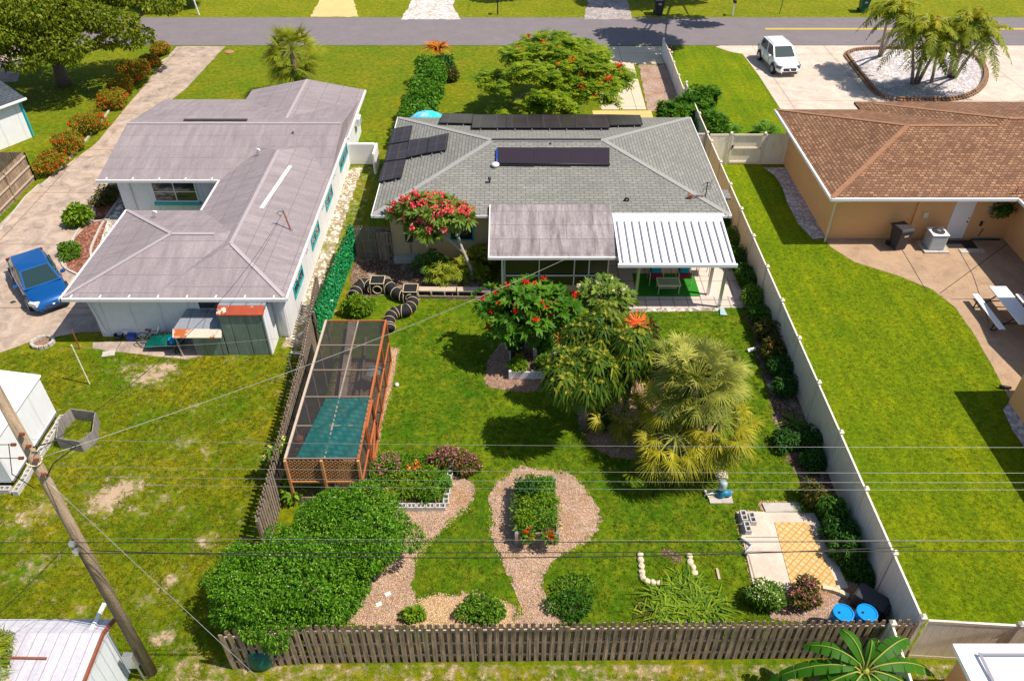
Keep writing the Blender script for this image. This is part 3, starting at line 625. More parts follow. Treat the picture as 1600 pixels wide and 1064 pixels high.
S_('gravel_strip', [(930, 483), (1130, 481), (1130, 486), (930, 489)], 3, MAT['white_rock'], jit=.03)
S_('concrete_pad', [(1158, 800), (1150, 801), (1180, 930), (1325, 920), (1272, 803)], 3, MAT['pale_drive'], thick=.06)
S_('concrete_pad', [(1190, 788), (1246, 788), (1252, 801), (1196, 802)], 3, MAT['concrete'], thick=.09)
# kerbs: concrete edging poured along the beds
def edging(name, pts, w=.1, h=.09, mat='concrete', label=None, cat=None, sm=2, step=None):
    P = [G(*p) for p in pts]
    for _ in range(sm):
        q = [P[0]]
        for i in range(len(P)-1): q += [(P[i][0]*.75+P[i+1][0]*.25, P[i][1]*.75+P[i+1][1]*.25), (P[i][0]*.25+P[i+1][0]*.75, P[i][1]*.25+P[i+1][1]*.75)]
        P = q+[P[-1]]
    m = MB()
    for a, b in zip(P, P[1:]): m.bar((*a, h/2), (*b, h/2), w, h)
    return tag(m.build(name, MAT[mat]), label, cat)
edging('concrete_edging', [(172, 345), (128, 350), (110, 385), (95, 405), (100, 420), (125, 432)], label='pale curved concrete edging round the red mulch bed beside the blue car', cat='edging')
edging('concrete_edging', [(196, 300), (160, 350), (150, 372), (140, 395), (150, 420)], label='inner tan concrete edging between red mulch and white rock bed', cat='edging')
edging('concrete_edging', [(0, 362), (40, 310), (62, 290)], label='straight pale concrete edging below the left brown board fence', cat='edging', sm=0)
edging('concrete_edging', [(66, 292), (122, 235), (160, 190), (200, 130), (262, 92)], label='long concrete edging between left driveway and red flowering shrubs', cat='edging', sm=0)
# ---------------- building helpers ----------------
def roof_solid(m, x0, y0, x1, y1, ze, rise, lo='hip', hi='hip', axis='x', mid=None, th=.14):
    """hip or gable roof on the rectangle; the ridge runs along axis"""
    if axis == 'x':
        h = (y1-y0)/2; ym = mid if mid is not None else (y0+y1)/2; a = x0+(h if lo == 'hip' else 0); b = x1-(h if hi == 'hip' else 0); A = (a, ym, ze+rise); B = (b, ym, ze+rise)
        c = [(x0, y0, ze), (x1, y0, ze), (x1, y1, ze), (x0, y1, ze)]
        m.poly(c[0], c[1], B, A); m.poly(c[2], c[3], A, B); m.poly(c[3], c[0], A); m.poly(c[1], c[2], B)
    else:
        h = (x1-x0)/2; xm = mid if mid is not None else (x0+x1)/2; a = y0+(h if lo == 'hip' else 0); b = y1-(h if hi == 'hip' else 0); A = (xm, a, ze+rise); B = (xm, b, ze+rise)
        c = [(x0, y0, ze), (x1, y0, ze), (x1, y1, ze), (x0, y1, ze)]
        m.poly(c[1], c[2], B, A); m.poly(c[3], c[0], A, B); m.poly(c[0], c[1], A); m.poly(c[2], c[3], B)
    d = [(p[0], p[1], ze-th) for p in c]
    for i in range(4): m.poly(d[i], d[(i+1) % 4], c[(i+1) % 4], c[i])
    m.poly(*d[::-1]); return A, B, c
def window(par, wall, a0, a1, z0, z1, face, mull=1, rows=0, fmat='white', sill=None, name='window', glass='glass'):
    s = {'S': -1, 'W': -1, 'E': 1, 'N': 1}[face]; hor = face in 'SN'
    def bx(m, a, b, za, zb, d0, d1):
        if hor: m.box(a, wall+s*d0, za, b, wall+s*d1, zb)
        else: m.box(wall+s*d0, a, za, wall+s*d1, b, zb)
    m = MB(); bx(m, a0, a1, z0, z1, .003, .02); p = m.build(name, MAT[glass], par)
    f = MB(); t = .07
    bx(f, a0-t, a1+t, z1, z1+t, .004, .05); bx(f, a0-t, a1+t, z0-t, z0, .004, .05); bx(f, a0-t, a0, z0, z1, .004, .05); bx(f, a1, a1+t, z0, z1, .004, .05)
    for i in range(mull): x = a0+(a1-a0)*(i+1)/(mull+1); bx(f, x-.025, x+.025, z0, z1, .021, .045)
    for i in range(rows): z = z0+(z1-z0)*(i+1)/(rows+1); bx(f, a0, a1, z-.02, z+.02, .021, .04)
    f.build('frame', MAT[fmat], p)
    if sill: g = MB(); bx(g, a0-.12, a1+.12, z0-.22, z0-t-.002, .004, .14); g.build('sill', MAT[sill], p)
    return p
def ridges(par, segs, mat, w=.22, h=.05):
    m = MB()
    for a, b in segs: m.bar(a, b, w, h)
    return m.build('ridge_cap', MAT[mat], par)
def ray_plane(px, py, a, b, c):
    z = a
    for _ in range(30): x, y = G(px, py, z); z = a+b*x+c*y
    return Vector((x, y, z))

# ---------------- left house: white walls, mauve felt roof ----------------
H1 = root('house', 'long low white house with pale mauve felt roof and turquoise window sills', 'house', (-13, 35, 0))
outl = [(-17.2, 26.1), (-9.28, 26.1), (-9.28, 46.2), (-15.1, 46.2), (-15.1, 44.9), (-19.8, 44.9), (-19.8, 35.9), (-13.8, 35.9), (-13.8, 31.9), (-17.2, 31.9)]
MB().prism(outl, 0, 2.32).build('wall', MAT['wall_white'], H1, uv=True)
m = MB()
roof_solid(m, -17.85, 25.55, -9.0, 32.44, 2.4, .85)
roof_solid(m, -14.37, 25.57, -9.003, 39.6, 2.403, .852, axis='y')
roof_solid(m, -20.45, 35.44, -9.006, 45.4, 2.406, .86, lo='gable', hi='gable', mid=40.1)
roof_solid(m, -15.7, 40.2, -8.9, 46.85, 2.409, .66, lo='gable', hi='gable', axis='y', mid=-12.25)
rf = m.build('roof', MAT['roof_left'], H1, uv=True)
ridges(rf, [((-14.4, 29, 3.26), (-12.6, 29, 3.26)), ((-17.8, 25.6, 2.43), (-14.45, 28.97, 3.26)), ((-17.8, 32.4, 2.43), (-14.45, 29.03, 3.26)), ((-9.05, 25.62, 2.43), (-11.66, 28.2, 3.26)), ((-11.68, 28.2, 3.265), (-11.68, 36.9, 3.265)),
            ((-20.4, 40.1, 3.275), (-9.1, 40.1, 3.275)), ((-12.25, 46.8, 3.08), (-12.25, 41, 3.08))], 'ridge_left', .16, .02)
g = MB()
for a, b in (((-17.9, 25.5), (-8.95, 25.5)), ((-17.9, 25.45), (-17.9, 32.5)), ((-20.5, 35.39), (-14.4, 35.39)), ((-14.42, 32.46), (-14.42, 35.4)), ((-8.94, 25.5), (-8.94, 40.2)), ((-8.85, 40.2), (-8.85, 46.85))):
    g.bar((*a, 2.34), (*b, 2.34), .1, .13)
gt = g.build('gutter', MAT['gutter'], H1)
m = MB()
for x in np.arange(-17.5, -9, 1.15): m.bar((x, 25.46, 2.42), (x, 25.72, 2.435), .05, .02)
for x in np.arange(-20, -14.5, 1.3): m.bar((x, 35.35, 2.42), (x, 35.6, 2.435), .05, .02)
m.build('gutter_strap', MAT['white'], gt)
for pts in ([(-17.3, 25.5, 2.25), (-17.22, 26.02, 2.05), (-17.0, 26.04, .3)], [(-9.1, 25.5, 2.25), (-9.3, 26.0, 2.0), (-9.34, 26.05, .15)], [(-19.0, 35.4, 2.25), (-19.2, 35.84, 2.1), (-19.2, 35.84, .3)]):
    MB().tube(pts, .045, 6).build('downpipe', MAT['white'], H1)
window(H1, 26.1, -12.75, -11.85, .95, 2.0, 'S', 0, 1, sill='turquoise')
window(H1, 35.9, -18.05, -15.95, 1.0, 2.0, 'S', 1, 1, sill='turquoise')
for y0, y1 in ((27.6, 29.2), (31.4, 33.0), (35, 36.6), (39.2, 41.4)): window(H1, -9.28, y0, y1, .95, 1.85, 'E', 1, 1, fmat='turquoise')
m = MB()
for y in (28, 30.3, 34.2, 37.4): m.box(-9.28, y, 1.55, -9.16, y+.12, 1.75)
m.build('wall_lamp', MAT['gutter'], H1)
p = G(462, 1064)
def mast(label, base, top, h2, name='service_mast'):
    r = root(name, label, 'mast', base); m = MB().tube([base, top], [.035, .03], 7); m.build('pipe', MAT['rust_trim'], r)
    MB().lathe(top, [(.05, 0), (.06, .05), (.03, .12)], 8).build('cap', MAT['alu'], r)
    MB().tube([Vector(top)+Vector((0, 0, -.05)), Vector(top)+Vector((-.18, -.05, .0)), Vector(top)+Vector((-.3, 0, -.15)), Vector(top)+Vector((-.15, .05, -.3))], .014, 5).build('lead', MAT['wire_black'], r)
    MB().cbox((base[0], base[1], base[2]-.02), .2, .2, .05).build('flashing', MAT['alu'], r); return r
q = ray_plane(459, 357, 2.42+9.0*-.32*-1*-1, -.32, 0)  # on the east slope
mast('thin rusty service mast standing on the mauve roof near its right eave', (-9.75, 30.3, 2.63), (-9.95, 30.4, 3.55), 0)
def vent(label, px, py, z, h=.3, r=.06, mat='white', elbow=False, cap=None):
    x, y = G(px, py, z); m = MB()
    if elbow: m.tube([(x, y, z-.1), (x, y, z+h*.7), (x+.03, y, z+h), (x+.14, y-.02, z+h), (x+.16, y-.02, z+h-.1)], r, 8)
    else: m.tube([(x, y, z-.1), (x, y, z+h)], r, 10)
    if cap: m.lathe((x, y, z+h), [(r*1.7, 0), (r*1.8, .03), (r*1.6, .1), (.01, .13)], 12)
    return tag(m.build('roof_vent', MAT[mat], None, True), label, 'vent')
vent('small bent white vent pipe on the lower left wing of the mauve roof', 241, 338, 2.75, .25, .05, elbow=True)
vent('small bent pale vent pipe on the mauve roof below its highest ridge', 402, 240, 3.0, .22, .05, elbow=True)
vent('tiny dark vent stub high on the mauve roof', 458, 209, 3.1, .1, .05, 'dark_trim')
tag(MB().bar((-11.2, 31.3, 3.14), (-10.85, 35.6, 3.05), .16, .06).build('flashing_strip', MAT['white']), 'long narrow white flashing strip lying on the mauve roof', 'flashing')
tag(MB().box(-17.6, 40.5, 3.22, -14.2, 40.68, 3.27).build('ridge_vent', MAT['dark_trim']), 'thin dark ridge vent along the upper wing of the mauve roof', 'vent')
# privacy wall by the front
r = root('garden_wall', 'short rounded white masonry wall joined to the right side of the mauve roofed house', 'wall', (-8.6, 41.8, 0))
MB().box(-9.45, 41.8, 0, -7.75, 42.0, 1.3).build('wall_panel', MAT['white'], r, bevel=.06)
MB().box(-7.75, 40.6, 0, -7.6, 42.0, 1.28).build('wall_return', MAT['white'], r, bevel=.05)
r = root('air_conditioner', 'white window air conditioner on the right wall of the mauve roofed house', 'air conditioner', (-9.2, 44.6, 1.2))
MB().box(-9.49, 44.3, 1.2, -8.95, 45, 1.65).build('case', MAT['white'], r, bevel=.02); MB().box(-8.949, 44.36, 1.26, -8.94, 44.94, 1.6).build('grille', MAT['ac'], r, uv=True)
# tin lean-tos
T1 = root('tin_shed', 'tall green corrugated tin lean-to with a rusty red top against the white house', 'shed', (-10.6, 25.4, 0))
MB().box(-11.55, 24.9, 0, -9.82, 24.94, 2.05).build('front_panel', MAT['tin_green'], T1, uv=True)
MB().box(-9.82, 24.9, 0, -9.78, 26.0, 2.05).build('side_panel', MAT['wall_white'], T1, uv=True)
MB().box(-11.57, 24.96, 0, -11.54, 26.0, 2.05).build('side_panel', MAT['tin_grey'], T1, uv=True)
MB().hexa([(-11.6, 24.84, 2.05), (-9.76, 24.84, 2.05), (-9.76, 25.1, 2.12), (-11.6, 25.1, 2.12)], [(-11.6, 24.84, 2.1), (-9.76, 24.84, 2.1), (-9.76, 25.2, 2.3), (-11.6, 25.2, 2.3)]).build('rusty_edge', MAT['rust'], T1)
MB().hexa([(-11.6, 25.2, 2.1), (-9.76, 25.2, 2.1), (-9.76, 26.05, 2.15), (-11.6, 26.05, 2.15)], [(-11.6, 25.2, 2.27), (-9.76, 25.2, 2.27), (-9.76, 26.05, 2.2), (-11.6, 26.05, 2.2)]).build('roof', MAT['tin_grey'], T1, uv=True)
T2 = root('tin_shed', 'low tin lean-to with a white and orange rust streaked front edge below the turquoise sill', 'shed', (-12.4, 25.3, 0))
MB().box(-12.85, 24.86, 0, -11.6, 24.9, 1.05).build('front_panel', MAT['tin_green'], T2, uv=True)
MB().hexa([(-13.55, 24.72, 1.02), (-11.6, 24.72, 1.02), (-11.6, 24.95, 1.2), (-13.55, 24.95, 1.2)], [(-13.55, 24.72, 1.06), (-11.6, 24.72, 1.06), (-11.6, 24.95, 1.32), (-13.55, 24.95, 1.32)]).build('rusty_edge', MAT['rust2'], T2)
MB().hexa([(-13.55, 24.95, 1.22), (-11.62, 24.95, 1.22), (-11.62, 26.05, 1.42), (-13.3, 26.05, 1.42)], [(-13.55, 24.95, 1.28), (-11.62, 24.95, 1.28), (-11.62, 26.05, 1.48), (-13.3, 26.05, 1.48)]).build('roof', MAT['tin_grey'], T2, uv=True)
MB().bar((-13.42, 24.82, 0), (-13.5, 24.84, 1.1), .05).build('post', MAT['wood_light'], T2)

# ---------------- middle house: tan walls, grey shingles ----------------
H2 = root('house', 'tan house with grey shingle hip roof carrying black solar panels', 'house', (1.8, 36.8, 0))
MB().prism([(-5.65, 32.05), (9.3, 32.05), (9.3, 41.5), (-5.65, 41.5)], 0, 2.57).build('wall', MAT['wall_tan'], H2)
EX0, EY0, EX1, EY1, ZE, SL = -6.32, 31.45, 9.88, 42.15, 2.7, .215
m = MB(); A, B, c = roof_solid(m, EX0, EY0, EX1, EY1, ZE, SL*(EY1-EY0)/2); rf = m.build('roof', MAT['roof_mid'], H2, uv=True)
ridges(rf, [(A, B), (c[0], A), (c[3], A), (c[1], B), (c[2], B)], 'ridge_mid', .26, .03)
m = MB().box(9.5, 33.2, 2.52, 10.3, 34.0, 2.62); m.build('corner_eave', MAT['roof_mid'], H2, uv=True)
m = MB()
for a, b in (((EX0-.03, EY0-.03), (EX1+.03, EY0-.03)), ((EX0-.03, EY0-.03), (EX0-.03, EY1+.03)), ((EX1+.03, EY0), (EX1+.03, EY1))): m.bar((*a, ZE-.04), (*b, ZE-.04), .04, .12)
m.build('drip_edge', MAT['white'], H2)
tag(MB().box(-1.0, 36.72, A[2]+.03, 4.4, 36.86, A[2]+.06).build('ridge_vent', MAT['dark_trim']), 'long thin black vent along the ridge of the grey shingle roof', 'vent')
window(H2, 32.05, -2.85, -1.85, 1.1, 2.1, 'S', 0, 1, fmat='turquoise')
window(H2, 32.05, -4.3, -3.4, 1.1, 2.1, 'S', 0, 1, fmat='turquoise')
window(H2, 32.05, 5.2, 7.0, .2, 2.1, 'S', 1, 0, name='sliding_door')
r = root('meter_box', 'grey electric meter box on the tan wall by the wooden gate', 'meter', (-4.9, 32, 1.0))
MB().box(-5.0, 31.9, 1.0, -4.65, 32.04, 1.6).build('case', MAT['bin_grey'], r, bevel=.02); MB().tube([(-4.8, 31.98, 1.0), (-4.8, 31.98, 0)], .03, 6).build('conduit', MAT['alu'], r)
MB().box(-4.62, 31.92, 1.1, -4.4, 32.04, 1.4).build('cover', MAT['alu'], r)
m = MB().box(-5.6, 31.6, 0, -3.9, 32.0, .28); tag(m.build('concrete_step', MAT['concrete'], bevel=.01), 'pale concrete ledge at the foot of the tan wall by the gate', 'step')
# solar panels
def solar(label, quad, plane, group, lift=.1, th=.035, mat='panel', rail=True, name='solar_panel'):
    """quad: near-left, near-right, far-right, far-left in the photograph"""
    q = [ray_plane(*p, *plane) for p in quad]; n = (q[1]-q[0]).cross(q[3]-q[0]).normalized()
    cen = sum(q, Vector())/4; r = root(name, label, 'solar panel', tuple(cen), group)
    q = [cen+(p-cen)*.985 for p in q]
    MB().hexa([p+n*lift for p in q], [p+n*(lift+th) for p in q]).build('glass_face', MAT[mat], r, uv=True)
    f = MB()
    for i in range(4): f.bar(q[i]+n*(lift+th*.55), q[(i+1) % 4]+n*(lift+th*.55), .035, th*1.25, up=n)
    f.build('frame', MAT['black'], r)
    if rail:
        b = MB()
        for t in (.25, .75):
            p0 = q[0].lerp(q[1], t); d = (q[3]-q[0]).normalized(); b.bar(p0-d*.16+n*.03, p0+d*.1+n*(lift*.8), .05, .04, up=n)
        b.build('bracket', MAT['alu'], r)
    return r
south = (ZE-EY0*SL, 0, SL); west = (ZE-EX0*SL, SL, 0); north = (ZE+EY1*SL, 0, -SL)
words = ['first', 'second', 'third', 'fourth']
NG = 'solar panels in the long row behind the ridge'
solar('leftmost short black solar panel of the long row behind the ridge', [(686, 196), (737, 197), (740, 182), (692, 181)], north, NG)
xs = [737, 791, 845, 899, 953]
for i in range(4):
    solar(f'{words[i]} full size black solar panel from the left in the long row behind the ridge', [(xs[i], 204), (xs[i+1], 204), (xs[i+1]*.98+17, 183), (xs[i]*.98+17, 183)], north, NG)
solar('rightmost short black solar panel of the long row behind the ridge', [(953, 200), (1004, 199), (1000, 184), (951, 183)], north, NG)
WG = 'solar panels on the left end of the grey roof'
solar('farthest black solar panel in the column along the left roof edge', [(609, 229), (640, 224), (645, 200), (615, 205)], west, WG)
solar('middle black solar panel in the column along the left roof edge', [(602, 256), (636, 251), (640, 225.5), (608.5, 230.5)], west, WG)
solar('nearest black solar panel in the column along the left roof edge', [(592, 288), (628, 281), (635, 252.5), (601.5, 257.5)], west, WG)
solar('left black solar panel of the pair beside the left roof column', [(636, 250), (667, 243), (671, 219), (640, 223)], west, WG)
solar('right black solar panel of the pair beside the left roof column', [(668, 243), (698, 238), (702, 212), (672, 218.5)], west, WG)
hx = [777, 835, 893, 952]
for i, wd in enumerate(('left', 'middle', 'right')):
    solar(f'{wd} ribbed black pool heating panel on the near slope of the grey roof', [(hx[i], 260), (hx[i+1], 261), (hx[i+1], 233.5), (hx[i], 233)], south, 'pool heating panels', .05, .03, 'heater', False, 'pool_heater_panel')
r = tag(MB().tube([ray_plane(777, 259, *south)+Vector((0, 0, .1)), ray_plane(953, 260, *south)+Vector((0, 0, .1))], .045, 8).build('header_pipe', MAT['black'], None, True), 'dark header pipe along the lower edge of the pool heating panels', 'pipe')
tag(MB().tube([ray_plane(776, 236, *south)+Vector((0, 0, .08)), ray_plane(776, 261, *south)+Vector((0, 0, .08))], .045, 8).build('feed_pipe', MAT['blue_dk'], None, True), 'short upright dark blue pipe at the left end of the pool heating panels', 'pipe')
vent('squat white round capped vent just below the pool heating panels', 774, 264, 3.3, .18, .11, cap=True)
vent('thin dark vent pipe in the middle of the near grey roof slope', 765, 288, 3.1, .25, .045, 'bin_grey', cap=True)
vent('small dark vent stub on the grey roof above the white patio cover', 976, 316, 2.85, .2, .05, 'black', elbow=True)
vent('second short black vent stub on the far slope near the ridge', 860, 225, 3.8, .05, .05, 'black')
# antenna
b0 = ray_plane(1102, 308, *south)
r = root('antenna', 'dark rooftop antenna with curled cables at the right end of the grey roof', 'antenna', tuple(b0))
MB().tube([b0, b0+Vector((0, 0, .75))], .025, 6).build('mast', MAT['black'], r)
m = MB()
for dz, l in ((.72, .5), (.55, .4), (.4, .45)): m.tube([b0+Vector((-l*.5, -.1, dz-.12)), b0+Vector((-l*.2, 0, dz)), b0+Vector((l*.3, .05, dz-.03)), b0+Vector((l*.5, .1, dz+.1))], .014, 5)
m.build('cable_arm', MAT['black'], r)
MB().cbox(b0+Vector((-.75, -.1, 0)), .18, .14, .18).tube([b0+Vector((-.7, -.1, .1)), b0+Vector((0, 0, .06))], .02, 5).build('bracket', MAT['rust_trim'], r)
# sunroom
SR = root('sunroom', 'low sunroom with a stained flat grey roof and dark screened windows', 'sunroom', (1.75, 30.3, 0))
MB().hexa([(-.98, 28.72, 2.2), (4.5, 28.72, 2.2), (4.5, 32.0, 2.83), (-.98, 32.0, 2.83)], [(-.98, 28.72, 2.3), (4.5, 28.72, 2.3), (4.5, 32.0, 2.95), (-.98, 32.0, 2.95)]).build('roof', MAT['roof_flat'], SR, uv=True)
m = MB().bar((-1.03, 28.66, 2.24), (4.55, 28.66, 2.24), .11, .12); m.bar((-1.0, 28.66, 2.26), (-1.0, 32.0, 2.91), .05, .14); m.build('gutter', MAT['gutter'], SR)
MB().tube([(-.9, 28.66, 2.2), (-.6, 29.0, 2.1), (-.42, 29.12, 2.0), (-.42, 29.14, .1)], .05, 6).build('downpipe', MAT['white'], SR)
MB().prism([(-.35, 29.3), (4.3, 29.3), (4.3, 32.0), (-.35, 32.0)], 0, .35).build('base_wall', MAT['wall_tan'], SR)
MB().box(-.3, 29.36, .35, 4.25, 32, 2.2).build('glazing', MAT['sun_glass'], SR)
m = MB()
for x in (-.32, 1.2, 2.75, 3.4, 4.24): m.bar((x, 29.31, .35), (x, 29.31, 2.2), .05, .05)
m.bar((-.35, 29.31, 2.15), (4.3, 29.31, 2.15), .08, .14); m.bar((-.35, 29.31, .9), (4.3, 29.31, .9), .05, .05)
for y in (30.2, 31.1): m.bar((4.29, y, .35), (4.29, y, 2.3), .06, .06)
m.build('frame', MAT['white'], SR)
# white patio cover
PC = root('patio_cover', 'flat white metal patio cover with raised seams on slim posts', 'patio cover', (7, 29.5, 0))
b = [(4.52, 28.0, 2.33), (9.42, 28.0, 2.33), (9.42, 31.25, 2.72), (4.52, 31.25, 2.72)]
MB().hexa(b, [(x, y, z+.06) for x, y, z in b]).build('roof_sheet', MAT['patio_metal'], PC)
m = MB()
for i in range(15):
    x = 4.68+i*.33; m.bar((x, 28.05, 2.425), (x, 30.85, 2.425+2.8*.12), .055, .05)
m.build('seam', MAT['seam'], PC)
MB().bar((4.45, 27.96, 2.33), (9.48, 27.96, 2.33), .1, .15).build('front_beam', MAT['patio_metal'], PC)
MB().box(4.5, 31.26, 2.715, 9.55, 31.5, 2.8).build('flashing', MAT['white'], PC)
for x, y in ((9.1, 28.15), (8.8, 29.1), (5.4, 28.2)): MB().box(x-.06, y-.06, 0, x+.06, y+.06, 2.36).build('post', MAT['alu'], PC)
tag(MB().hexa([(9.05, 27.55, .02), (9.35, 27.5, .02), (9.3, 28.0, .02), (9.1, 28.0, .02)], [(9.05, 27.55, .06), (9.35, 27.5, .06), (9.28, 28.0, .12), (9.12, 28.0, .12)]).build('splash_block', MAT['pump_grey']), 'pale green splash block at the foot of the outer patio post', 'splash block')
# patio furniture
tag(MB().box(5.6, 28.95, .02, 8.45, 30.75, .035).build('rug', MAT['rug']), 'bright green artificial grass rug under the patio table', 'rug')
def patio_chair(x, y, label):
    r = root('patio_chair', label, 'chair', (x, y, .036), 'patio chairs under the white cover'); o = Vector((x, y, .036)); m = MB()
    for sx in (-.3, .3): MB().tube([o+Vector((sx, -.3, 0)), o+Vector((sx, -.32, .6)), o+Vector((sx, .25, .62))], .018, 6).build('leg', MAT['cream'], r); MB().tube([o+Vector((sx, .28, 0)), o+Vector((sx, .32, .95))], .018, 6).build('leg', MAT['cream'], r)
    MB().cbox(o+Vector((0, 0, .36)), .56, .56, .1).build('seat', MAT['maroon'], r, bevel=.02)
    MB().hexa([o+Vector((-.26, .2, .45)), o+Vector((.26, .2, .45)), o+Vector((.26, .3, .45)), o+Vector((-.26, .3, .45))], [o+Vector((-.26, .36, 1.0)), o+Vector((.26, .36, 1.0)), o+Vector((.26, .44, 1.0)), o+Vector((-.26, .44, 1.0))]).build('backrest', MAT['maroon'], r, bevel=.02)
    MB().hexa([o+Vector((-.22, -.02, .47)), o+Vector((.22, -.02, .47)), o+Vector((.22, .2, .5)), o+Vector((-.22, .2, .5))], [o+Vector((-.22, .08, .92)), o+Vector((.22, .08, .92)), o+Vector((.22, .28, .94)), o+Vector((-.22, .28, .94))]).build('cushion', MAT['cushion_teal'], r, bevel=.05)
patio_chair(6.55, 30.05, 'left maroon patio chair with a teal cushion, beside the sunroom'); patio_chair(7.85, 30.05, 'right maroon patio chair with a teal cushion, nearer the vinyl fence')
r = root('coffee_table', 'cream metal coffee table with a glass top standing on the green rug', 'table', (7.0, 29.4, .036))
MB().box(6.55, 29.1, .5, 7.5, 29.65, .52).build('glass_top', glassmat('table_glass', (.2, .3, .2), .08), r)
m = MB()
for a, b in (((6.53, 29.08), (7.52, 29.08)), ((7.52, 29.08), (7.52, 29.67)), ((7.52, 29.67), (6.53, 29.67)), ((6.53, 29.67), (6.53, 29.08))): m.bar((*a, .5), (*b, .5), .05, .06)
m.box(6.65, 29.2, .26, 7.4, 29.55, .28); m.build('frame', MAT['cream'], r)
for x, y in ((6.56, 29.1), (7.49, 29.1), (6.56, 29.64), (7.49, 29.64)): MB().tube([(x, y, .48), (x*.97+7.03*.03, y, .25), (x, y, .036)], .02, 6).build('leg', MAT['cream'], r)
r = root('plant_stand', 'thin red metal stand near the inner patio post', 'stand', (8.9, 30.7, .02)); m = MB()
for x, y in ((8.6, 30.5), (9.1, 30.5), (8.6, 30.9), (9.1, 30.9)): m.tube([(x, y, .02), (x, y, .8)], .015, 5)
m.build('leg', MAT['maroon'], r); MB().box(8.55, 30.45, .8, 9.15, 30.95, .83).build('shelf', MAT['cream'], r)
# turquoise umbrella in the front garden
r = root('parasol', 'turquoise and white parasol just beyond the left end of the grey roof', 'parasol', (-4.9, 43.6, 0))
MB().tube([(-4.9, 43.6, 0), (-4.9, 43.6, 2.4)], .025, 7).build('pole', MAT['white'], r); MB().lathe((-4.9, 43.6, 0), [(1.15, 1.9), (.7, 2.22), (.1, 2.42), (.02, 2.46)], 10).build('canopy', M('canopy', (.02, .5, .68), .7, .1, 2, dirt=(.6, .72, .75), dscale=2), r)

# ---------------- right house: peach walls, brown tiles ----------------
H3 = root('house', 'peach stucco house with a rusty brown tiled hip roof', 'house', (22, 38, 0))
MB().prism([(15.6, 33.85), (24.35, 33.85), (24.35, 27.5), (34, 27.5), (34, 43.9), (20.6, 43.9), (20.6, 42.6), (15.6, 42.6)], 0, 2.57).build('wall', MAT['wall_peach'], H3)
m = MB(); A, B, c = roof_solid(m, 14.98, 33.1, 33, 43.25, 2.7, 1.3); A2, B2, c2 = roof_solid(m, 19.75, 32.9+.203, 44, 44.35, 2.703, 1.43, mid=38.75); A3, B3, c3 = roof_solid(m, 23.75, 27.2, 34.5, 40, 2.706, 1.38, axis='y')
rf = m.build('roof', MAT['roof_right'], H3, uv=True)
ridges(rf, [(A, (24.6, A[1], A[2])), (c[0], A), (c[3], A), (A2, B2), ((20.6, 43.6, 2.9), A2)], 'ridge_right', .24, .04)
g = MB(); g.bar((14.9, 33.03, 2.63), (23.7, 33.03, 2.63), .12, .13); g.bar((14.92, 33.0, 2.63), (14.92, 43.3, 2.63), .1, .13); g.bar((23.68, 27.2, 2.63), (23.68, 33, 2.63), .1, .13); g.build('gutter', MAT['white'], H3)
for pts in ([(15.6, 33.05, 2.55), (15.45, 33.5, 2.25), (15.52, 33.75, 2.1), (15.52, 33.77, .12), (15.4, 33.5, .06)], [(15.9, 33.1, 2.5), (15.75, 33.3, 2.45), (15.6, 33.2, 2.55)]): MB().tube(pts, .05, 6).build('downpipe', MAT['cream'], H3)
MB().box(19.5, 33.72, 0, 19.72, 33.849, 2.55).build('pilaster', MAT['wall_peach'], H3)
d = MB().box(21.35, 33.8, .05, 22.3, 33.848, 2.1).build('door', MAT['white'], H3); MB().ball((22.2, 33.77, 1.0), .04).ball((22.2, 33.78, 1.2), .03).build('handle', MAT['black'], d)
tag(MB().box(21.3, 32.95, .012, 22.7, 33.65, .035).build('doormat', MAT['black']), 'large black mat on the patio in front of the white door', 'mat')
tag(MB().box(21.7, 32.5, .012, 22.9, 32.85, .045).build('concrete_step', MAT['concrete']), 'narrow pale slab on the brown patio below the black mat', 'slab')
tag(MB().box(22.95, 33.75, 1.5, 23.35, 33.849, 1.8).build('meter_box', MAT['alu'], bevel=.02), 'small grey box on the peach wall right of the white door', 'box')
tag(MB().box(19.95, 33.79, 1.2, 20.2, 33.849, 1.5).build('outlet_box', MAT['cream'], bevel=.01), 'small cream outlet cover on the peach wall above the air conditioner', 'box')
tag(MB().box(22.9, 33.79, .75, 23.0, 33.849, 1.0).tube([(23.15, 33.8, .6), (23.05, 33.8, .2)], .02, 5).build('hose_bib', MAT['black']), 'small black tap box low on the peach wall near the inner corner', 'tap')
tag(MB().tube([(22.7, 33.7, .05), (24.1, 33.7, .05)], .05, 7).build('garden_hose', MAT['green_pl'], None, True), 'green hose lying along the foot of the peach wall', 'hose')
r = root('roof_antenna', 'small dark bent pipe on the brown tiled roof near the right frame edge', 'antenna', (*G(1592, 300, 3.0), 3.0))
q = Vector((*G(1588, 300, 2.9), 2.85)); MB().tube([q, q+Vector((0, 0, .3)), q+Vector((.8, 0, .32))], .03, 6).build('pipe', MAT['rust'], r)
r = root('air_conditioner', 'round cornered grey air conditioner on a slab beside the white door', 'air conditioner', (20.55, 32.95, 0)); x, y = 20.5, 33.0
MB().box(x-.6, y-.55, .012, x+.6, y+.5, .1).build('slab', MAT['concrete'], r)
MB().cbox((x, y, .1), .78, .76, .78).build('case', MAT['ac'], r, uv=True, bevel=.06); MB().cbox((x, y, .88), .82, .8, .06).build('top', MAT['white'], r, bevel=.03)
MB().lathe((x, y, .94), [(.3, 0), (.3, .02), (.22, .03), (.01, .035)], 18).build('fan_grille', MAT['bin_grey'], r)
MB().lathe((x, y, .975), [(.12, 0), (.11, .03), (.01, .04)], 12).build('fan_hub', MAT['ac'], r)
